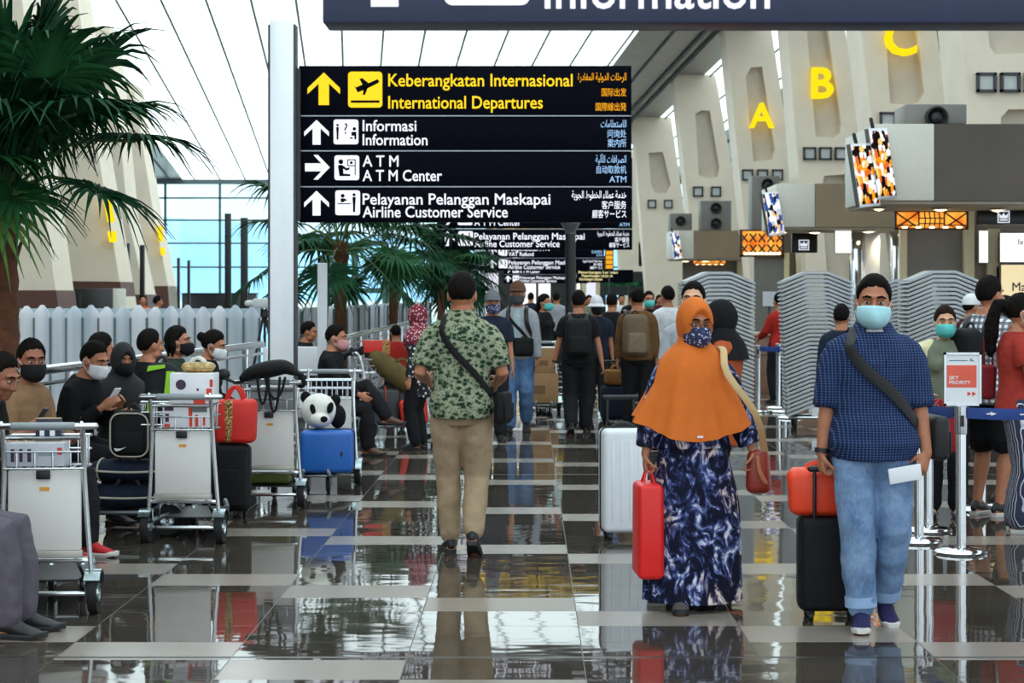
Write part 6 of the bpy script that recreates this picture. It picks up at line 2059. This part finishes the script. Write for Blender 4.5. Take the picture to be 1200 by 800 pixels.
ribbon(b, sp, su + [U_[-1]], .018, .005); ob('strap', b, M('strap_tan', '#c8a878', .6), t)
suitcase('white hard suitcase with black trim, rolling beside the tall red gift bag', (GX(730, 13.3), 13.3, 0), radians(8), (.30, .24, .74), M('white_shell', '#dfe3ea', .3, 0, .02), trim=BLACK, ribs=4, r=.04, pull=.2)
# man in the blue check shirt
k_ = walk(front=-1, stride=.11, w=.07, lift=14)
p = make('person in a blue checked shirt, jeans and pale mask pulling a case', GX(1023, 9.8), 9.8, face=-3, H=1.705, girth=1.12, belly=.02, sk='tan', head=(-6, 3, 2),
         lh=(.255, -.06, .86), rh=(-.255, -.02, .855), lpole=(.4, .8, 0), rpole=(-.4, .8, 0), vox=.006, hand_l={'d': (-.35, -.35, -1), 'n': (-.6, .7, 0), 'c': .8}, hand_r={'d': (0, .05, -1), 'n': (1, .2, 0), 'c': 1.1}, **k_)
p.shirt(PLAID, 1.10, -.10, ease=.024, wide=1.2, flare=.034, fold=.020, buttons=M('button_dark', '#141a2c', .4))
for sd in (-1, 1):
    b = NB()
    r = [[p.tor_pt(sd * (14 + 24 * u), z, .032)[0] for u in (0, .33, .66, 1)] for z in (.40, .385, .36)]
    i_ = [[p.tor_pt(sd * (14 + 24 * u), z, .022)[0] for u in (1, .66, .33, 0)] for z in (.36, .385, .40)]
    skin_rings(b, [a + c for a, c in zip(r, i_[::-1])])
    ob('pocket_flap', b, PLAID, p.root)
p.trousers(JEANS, .945, ease=.014, wide=1.12, cuff=M('jeans_cuff', '#8faed2', .85), fold=.02)
p.shoes(SHOEN, SOLEW, high=.03)
p.hair(HAIR, 'short', 1.07)
p.mask(MASKB)
b = NB(); e_, w_ = p.EL[-1], p.WR[-1]; tube(b, [e_.lerp(w_, .90), e_.lerp(w_, .99)], .037, 16, rcap=False); ob('wrist_watch', b, BLACK, p.root)
b = NB(); skin_rings(b, p.torso_rings([.515, .55], .010, .010, 20)); ob('undershirt', b, WHITE_T, p.root)
crossbody(p, 'black shoulder bag with a wide strap across the blue checked shirt', M('bag_black', '#17181b', .6), 1, bag=(.24, .08, .22), wide=.028, bz=.06, ba=100, off=.056, clear=.03)
MAN3 = p
hp = p.world(p.palm(1, .10, .02)) + Vector((-.03, -.075, 0))
t = thing('paper_sheet', 'folded white paper held in the left hand of the blue-shirted person', 'paper', hp, radians(14))
b = NB(); box(b, (-.055, -.01, -.0), (.17, .010, .075), Matrix.Rotation(radians(-8), 3, 'Y'), .003); ob('sheet', b, M('paper', '#eef0f6', .6, 0, .02), t)
hp = p.world(p.palm(-1, .075, .025))
cx = hp.x + .03
t = suitcase('black soft trolley case pulled by the blue-shirted person', (cx + .02, 10.02, 0), radians(180), (.315, .24, .515), BLACKF, soft=True, r=.035, hand=False, pull=hp.z - .53)
tote('bright orange bag strapped on top of the black trolley case', (cx - .035, 10.05, .52), radians(-4), (.285, .19, .235), REDOR, hh=.03, top=1.06)

# ------------------------------------------------------------------ walkers in the middle distance
def std(label, px, Y, face, H, top, bottom, feet='stand', hair='short', sleeve=.6, fem=False, sk='tan', mask=None, hij=None, cap=None, shoes=SHOEK, sole=SOLEB, length=.97, hem=-.08, front=1, stride=.15, hairm=None, vox=.010, detail=0, skirt=None, wide=1.1, collar=False, **kw):
    pose = walk(front, stride, .085, 24) if feet == 'walk' else {}
    p = make(label, GX(px, Y), Y, face=face, H=H, fem=fem, sk=sk, vox=vox, detail=detail, **pose, **kw)
    p.shirt(top, sleeve, hem, ease=.022, wide=wide, collar=collar)
    if skirt: p.skirt(bottom, .14, skirt[0], skirt[1], skirt[2] if len(skirt) > 2 else 'skirt', folds=7, amp=.012)
    else: p.trousers(bottom, length, ease=.02, wide=wide)
    if shoes: p.shoes(shoes, sole, sandal=(shoes is SANDAL))
    if hij: p.hijab(hij[0], *hij[1:2], **(hij[2] if len(hij) > 2 else {}))
    elif hair: p.hair(hairm or HAIR, hair)
    if cap: p.cap(cap[0], brim=True, wide=len(cap) > 1)
    if mask: p.mask(mask)
    return p
p = std('person in a navy tee, grey cap and floral mask, behind the leaf-print shirt', 577, 22.2, 4, 1.64, NAVY_T, BLKT, 'walk', None, .8, mask=MASKF, cap=(cloth('grey_cap', '#6d6f75'),), detail=1, head=(6, 0, 0))
p = std('person in an open grey jacket, brown cap, dark mask and jeans', 607, 23.6, -4, 1.75, GREYJ, JEANSD, 'walk', None, 1.95, mask=MASKG, cap=(cloth('brown_cap', '#6b4a38'),), detail=1, head=(-4, 0, 0), front=-1)
b = NB()
r = [[p.tor_pt(a, z, .030)[0] for a in (-12, -6, 0, 6, 12)] for z in (-.06, .1, .25, .4, .5)]
skin_rings(b, [x + [p.tor_pt(a, z, .018)[0] for a in (12, 6, 0, -6, -12)] for x, z in zip(r, (-.06, .1, .25, .4, .5))]); ob('undershirt', b, cloth('pale_teal_shirt', '#a9c4c6'), p.root)
crossbody(p, 'black waist bag on the front of the grey jacket', BLACKF, 1, bag=(.24, .08, .22), wide=.018, bz=.12, ba=18, off=.04)
worn_pack(p, 'dark backpack on the back of the grey jacket', BLACKF, (.28, .16, .42))
p = std('person in black tee and black trousers, dark backpack, walking away', 678, 23.2, 178, 1.66, BLK, BLKT, 'walk', 'short', .75, sk='tan', front=-1, girth=1.05, wide=1.15, lh=(.30, -.02, .83), rh=(-.29, 0, .83))
worn_pack(p, 'soft black backpack on the black-clad walker', BLACKF, (.31, .17, .44))
b = NB(); e_, w_ = p.EL[1], p.WR[1]; tube(b, [e_.lerp(w_, .88), e_.lerp(w_, .97)], .034, 14, rcap=False); ob('wrist_watch', b, BLACK, p.root)
p = std('person with long dark hair in black, by the cart of cartons', 637, 29, 60, 1.62, BLK, BLKT, 'stand', 'long', 1.9, fem=True, mask=MASKT)
p = std('person in a white bucket hat and dark mask, half behind the black-clad walker', 699, 26.5, 5, 1.58, NAVY_T, BLKT, 'walk', None, .8, mask=MASKK, cap=(cloth('white_hat', '#dcdbe0'), 1), detail=1)
p = std('person in black with dark hair walking away, beside the white bucket hat', 717, 28.5, 170, 1.63, BLK, BLKT, 'walk', 'short', 1.9)
p = std('person in a brown shirt with a taupe backpack walking away', 747, 24.2, 186, 1.69, BROWN_S, BLKT, 'walk', 'short', 1.9, girth=1.08, front=1)
q = worn_pack(p, 'taupe backpack worn off one side of the brown shirt', cloth('taupe_pack', '#6d5c49'), (.33, .19, .50), z=-.02, pocket=cloth('taupe_pocket', '#7b6a56'))
q.location.x -= .06
p = std('person with a teal mask facing the camera, behind the brown shirt', 760, 30, 10, 1.66, BLK, BLKT, 'stand', 'short', .8, mask=MASKT, detail=1)
p = std('person in a white shirt with short dark hair, left of the orange hijab', 783, 26, 200, 1.72, WHITE_T, BLKT, 'stand', 'short', .8)
p = std('person with dark hair and white mask just over the orange hijab', 813, 14.3, -12, 1.70, GREYJ, BLKT, 'stand', 'short', .8, mask=MASKW, sk='light', detail=1, vox=.008)
p = std('person in a black hijab and rust tunic, just behind the orange hijab', 848, 14.0, -105, 1.565, RUST, BLKT, 'stand', None, 1.9, fem=True, hij=(BLK, .44, dict(w=(.17, .15), shoulder=.12)), hem=-.3, lh=(.10, -.26, 1.24), rh=(-.10, -.26, 1.22), sk='light', detail=1, vox=.008, lpole=(1, .5, -1), rpole=(-1, .5, -1))
hp = p.world(p.palm(-1, .09, .03))
t = thing('phone', 'dark phone held up by the person in the black hijab', 'phone', hp, radians(50)); b = NB(); box(b, (0, 0, .05), (.075, .010, .15), Matrix.Rotation(radians(-12), 3, 'X'), .004); ob('body', b, BLACK, t)
p = std('person in a red shirt seen from behind at the counter', 914, 30, 205, 1.64, REDS, BLKT, 'stand', 'bun', 1.9, fem=True, lh=(.2, -.3, 1.02), rh=(-.2, -.3, 1.02))
p = std('person in navy half hidden behind the man in blue', 986, 19, 165, 1.52, NAVY_T, BLKT, 'stand', 'short', 1.9)
p = std('person in a red floral hijab and black and white print tunic', 491, 21, -110, 1.50, BWPRINT, BLKT, 'stand', None, 1.9, fem=True, hij=(REDFLOR, .30, dict(w=(.21, .17), shoulder=.17)), hem=-.3)
p = std('small person in red and black beside the palm, back turned', 464, 24.5, 190, 1.24, REDS, BLKT, 'stand', 'short', .8)
# a few small figures far down the hall
for lab, px, Y, f, H, tp, hr in (('tiny far person in grey walking away, left of the black pole', 652, 44, 180, 1.66, GREYJ, 'short'), ('tiny far person in white below the dark departure board', 728, 48, 10, 1.62, WHITE_T, 'short'),
                                 ('tiny far person in black below the dark departure board', 741, 40, 170, 1.68, BLK, 'short'), ('tiny far person in sage, right of the black pole', 690, 46, 20, 1.6, OLIVE, 'long'), ('tiny far person in dark clothes between the palm crowns and the black pole', 622, 52, 180, 1.66, NAVY_T, 'short'),
                                 ('tiny far person in maroon beside the brown counter', 772, 52, 30, 1.6, MAROON, 'long')):
    std(lab, px, Y, f, H, tp, BLKT, 'walk', hr, .8, vox=.014)
std('far person in orange beyond the frosted fins', 167, 46, 20, 1.60, cloth('orange_top', '#d9572a'), BLKT, 'stand', 'short', .8, vox=.014)
std('far person with dark hair and dark top beyond the frosted fins', 184, 43, 120, 1.58, BLK, BLKT, 'stand', 'short', .8, vox=.014)

# cart with cardboard cartons far behind
t = trolley('luggage trolley stacked with brown cartons, by the person with long dark hair', GX(634, 27.6), 27.6, radians(182))
KRAFT = M('kraft_card', '#a9825a', .7, 0, .08)
carton('brown carton, lower of the two on the far trolley', (GX(634, 27.0), 27.05, .165), radians(5), (.44, .34, .40), KRAFT, [(M('kraft_dark', '#7d5c3b', .7), -.3, .1, .3, .6)])
carton('brown carton, upper of the two on the far trolley', (GX(633, 27.0), 27.05, .568), radians(-3), (.38, .30, .34), KRAFT, [(M('kraft_dark', '#7d5c3b', .7), -.1, .3, .3, .5)])
suitcase('dark navy suitcase wheeled beside the brown shirt', (GX(722, 25), 25.3, 0), radians(10), (.36, .24, .48), cloth('navy_case', '#1b2436'), soft=True, pull=.3)
tote('small brown bag on the dark navy suitcase', (GX(722, 25), 25.25, .485), radians(8), (.26, .15, .20), cloth('brown_bag', '#8a5f35'), hh=.05)

# ------------------------------------------------------------------ the queue at the right
p = std('person with a teal mask in a sage top and cream cape, behind the queue sign', 1107, 14.6, -8, 1.53, OLIVE, BLKT, 'stand', 'bun', 1.9, fem=True, sk='light', mask=MASKT, detail=1, vox=.007, shoes=SANDAL, sole=SOLEB, lh=(.12, -.24, 1.05), rh=(-.14, -.26, 1.0), head=(4, 3, 0), hairm=HAIRB)
b = NB()
for sd in (-1, 1):
    S, E_ = p.SH[sd], p.EL[sd]; tube(b, [p.TT((sd * .11, .0, .47)), S + Vector((sd * .01, 0, .01)), S.lerp(E_, .5), E_.lerp(p.WR[sd], .2)], [.062, .072, .068, .058], 14)
fuse('cape', b, CREAMT, p.root, .009, 3, .01)
hp = p.world(p.TT((-.16, -.05, 0)))
tote('flat red folder bag hanging beside the chrome queue post', (GX(1098, 14.0), 13.95, .52), radians(20), (.26, .07, .26), M('folder_red', '#a3202a', .45), hh=.12)
p = std('person in a black and white gingham shirt, shorts and black backpack', 1158, 14.7, 128, 1.745, GING, BLK, 'stand', 'short', .85, vox=.008, length=.40, wide=1.25, hem=-.12, girth=1.1, shoes=SHOEK, sole=SOLEW)
worn_pack(p, 'black backpack worn over the gingham shirt', BLACKF, (.28, .17, .42))
p = std('person with a long ponytail, red tee, glasses and striped trousers', 1192, 13.7, 84, 1.62, REDB, STRIPE, 'stand', 'bun', .62, fem=True, sk='tan', mask=cloth('mask_pink', '#d9b9bd'), detail=1, vox=.007, shoes=SHOEK, sole=SOLEW, wide=1.35, head=(4, 8, 0), lh=(.15, -.28, 1.06), rh=(-.17, -.30, 1.02))
p.glasses()
b = NB(); tube(b, smooth_path([p.HT((0, .10, .03)), p.HT((0, .16, .02)), p.HT((0, .185, -.08)), p.HT((0.01, .18, -.20)), p.HT((.01, .165, -.33))], 3), [(.03, .03)] * 3 + [(.05, .045)] * 4 + [(.055, .05)] * 3 + [(.04, .04)] * 2 + [(.012, .015)], 14); fuse('ponytail', b, HAIR, p.root, .007, 2, .012, .03)
tote('dark red tote hanging at the elbow of the ponytailed person', (GX(1160, 13.9), 13.95, .90), radians(80), (.26, .09, .24), cloth('dark_red_bag', '#7a1f26'), hh=.2)
p = std('person in black with a big bun, half hidden by the ponytailed person', 1176, 15.3, 100, 1.60, BLK, BLK, 'stand', 'bob', .7, fem=True, vox=.009, length=.42, wide=1.15)
p = std('person in a white cap and maroon top, back in the queue', 1137, 22.5, 120, 1.60, MAROON, BLKT, 'stand', 'short', .8, cap=(cloth('white_cap', '#dfe0e4'),))
p = std('person in dark clothes and orange cap, beside the rightmost tray stack', 1120, 25, 100, 1.57, BLK, BLKT, 'stand', 'short', .8, cap=(cloth('orange_cap', '#c4512b'),))
p = std('person with dark hair beyond the white cap', 1152, 24, 150, 1.62, BLK, BLKT, 'stand', 'long', .8, fem=True)

# ------------------------------------------------------------------ the seated row at the left
def sat(label, px, Y, face, H, top, bottom, hair='short', sleeve=1.9, fem=False, mask=None, hij=None, shoes=SHOEK, sole=SOLEB, lean=12, head=(0, 10, 0), detail=1, dx=0, lf=None, rf=None, vox=.008, lh=None, rh=None, **kw):
    p = make(label, GX(px, Y) + dx, Y, face=face, H=H, fem=fem, sit=True, lean=lean, head=head, detail=detail, vox=vox, lf=lf or (.10, -.46, .085), rf=rf or (-.10, -.44, .085), lh=lh, rh=rh, **kw)
    p.shirt(top, sleeve, -.09, ease=.02, collar=False)
    p.trousers(bottom, .96, ease=.02, wide=1.1)
    p.shoes(shoes, sole)
    if hij: p.hijab(hij[0], hij[1], **(hij[2] if len(hij) > 2 else {}))
    elif hair: p.hair(HAIR, hair)
    if mask: p.mask(mask)
    return p
def phone_for(p, sd, label, mat, rz):
    hp = p.world(p.palm(sd, .09, .028))
    t = thing('phone', label, 'phone', hp, radians(rz)); b = NB(); box(b, (0, 0, .03), (.072, .010, .145), Matrix.Rotation(radians(35), 3, 'X'), .004); ob('body', b, mat, t)
p = sat('person in grey-purple trousers, only a knee and shin showing beside the nearest trolley', -92, 9.55, 88, 1.72, BLK, GREYP, girth=1.15, lh=(.16, -.12, .74), rh=(-.16, -.12, .74))
p = sat('person in black leaning forward at the frame edge, phone over the trolley', -52, 11.55, 78, 1.70, BLK, BLKT, lean=24, head=(-10, 22, 0), sk='brown', lh=(.10, -.42, .80), rh=(-.12, -.50, .86), sleeve=1.5)
phone_for(p, -1, 'dark phone held by the person leaning over the nearest trolley', BLACK, 80)
p = sat('person with a black mask, tan vest over white, and red sneakers', 22, 12.5, 66, 1.70, TAN_V, BLKT, lean=8, head=(-34, 6, 0), mask=MASKK, shoes=SHOER, sole=SOLEW, sk='brown', lh=(.12, -.34, .74), rh=(-.14, -.34, .74))
p = sat('person in black with a white mask looking down at a phone', 82, 14.35, 70, 1.66, BLK, BLKT, lean=16, head=(-8, 20, 0), mask=MASKW, sk='tan', lh=(.08, -.34, .86), rh=(-.10, -.34, .86))
phone_for(p, -1, 'white phone held by the person with the white mask', WHITEP, 64)
p = sat('person in a black hijab and black face veil, sitting among the luggage', 140, 15.1, 30, 1.58, BLK, BLKT, fem=True, lean=6, head=(0, 6, 0), hij=(M('hijab_charcoal', '#1f2023', .85), .24, dict(w=(.22, .19), shoulder=.18)), mask=MASKK, sk='tan', lh=(.12, -.30, .78), rh=(-.10, -.30, .80))
phone_for(p, 1, 'grey phone held by the person in the black hijab', M('phone_grey', '#9a9ca2', .3), 26)
p = sat('person with thick dark hair, turned away behind the white mask', 108, 16.0, 120, 1.66, GREYJ, BLKT, 'bob', lean=4, fem=True)
p = sat('person with short dark hair turned away, above the green backpack', 170, 16.5, 150, 1.68, BLK, BLKT, lean=4, head=(-20, 0, 0))
NEON = M('neon_green', '#93d31c', .5, 0, .08)
backpack('black and neon green backpack standing in a trolley basket, left of the cartons', (GX(190, 13.72), 13.70, .752), radians(10), (.235, .17, .41), cloth('pack_charcoal', '#22262a'), lay=None, straps=False,
         accent=[(NEON, [(.06, .40), (.32, .40), (.38, .86), (.14, .86)], .70), (NEON, [(-.42, .86), (.1, .92), (.1, .97), (-.38, .95)], .52), (NEON, [(-.42, .06), (-.28, .06), (-.25, .3), (-.42, .34)], .60)])
p = sat('person with dark hair and black mask facing right, behind the cartons', 200, 17.2, 92, 1.70, M('dark_green_top', '#1f2a22', .85), BLKT, lean=4, mask=MASKK, head=(-8, 0, 0), hair='bob', fem=True)
p = sat('person with tied dark hair facing right, looking down behind the cartons', 232, 17.9, 84, 1.66, BLK, BLKT, 'bun', lean=10, fem=True, head=(0, 18, 0), mask=MASKW)
p = sat('person in black with crossed legs and a brown shoe, by the palm trunk', 386, 20.3, 82, 1.66, BLK, BLKT, lean=4, head=(0, 8, 0), shoes=SHOEBR, lf=(.0, -.62, .40), lk=(.1, -.6, 1), mask=cloth('mask_pink2', '#c98f93'))
p = sat('person with short dark hair seated behind the white notice stand', 352, 25.3, 84, 1.62, BLK, BLKT, lean=8)
finalize()
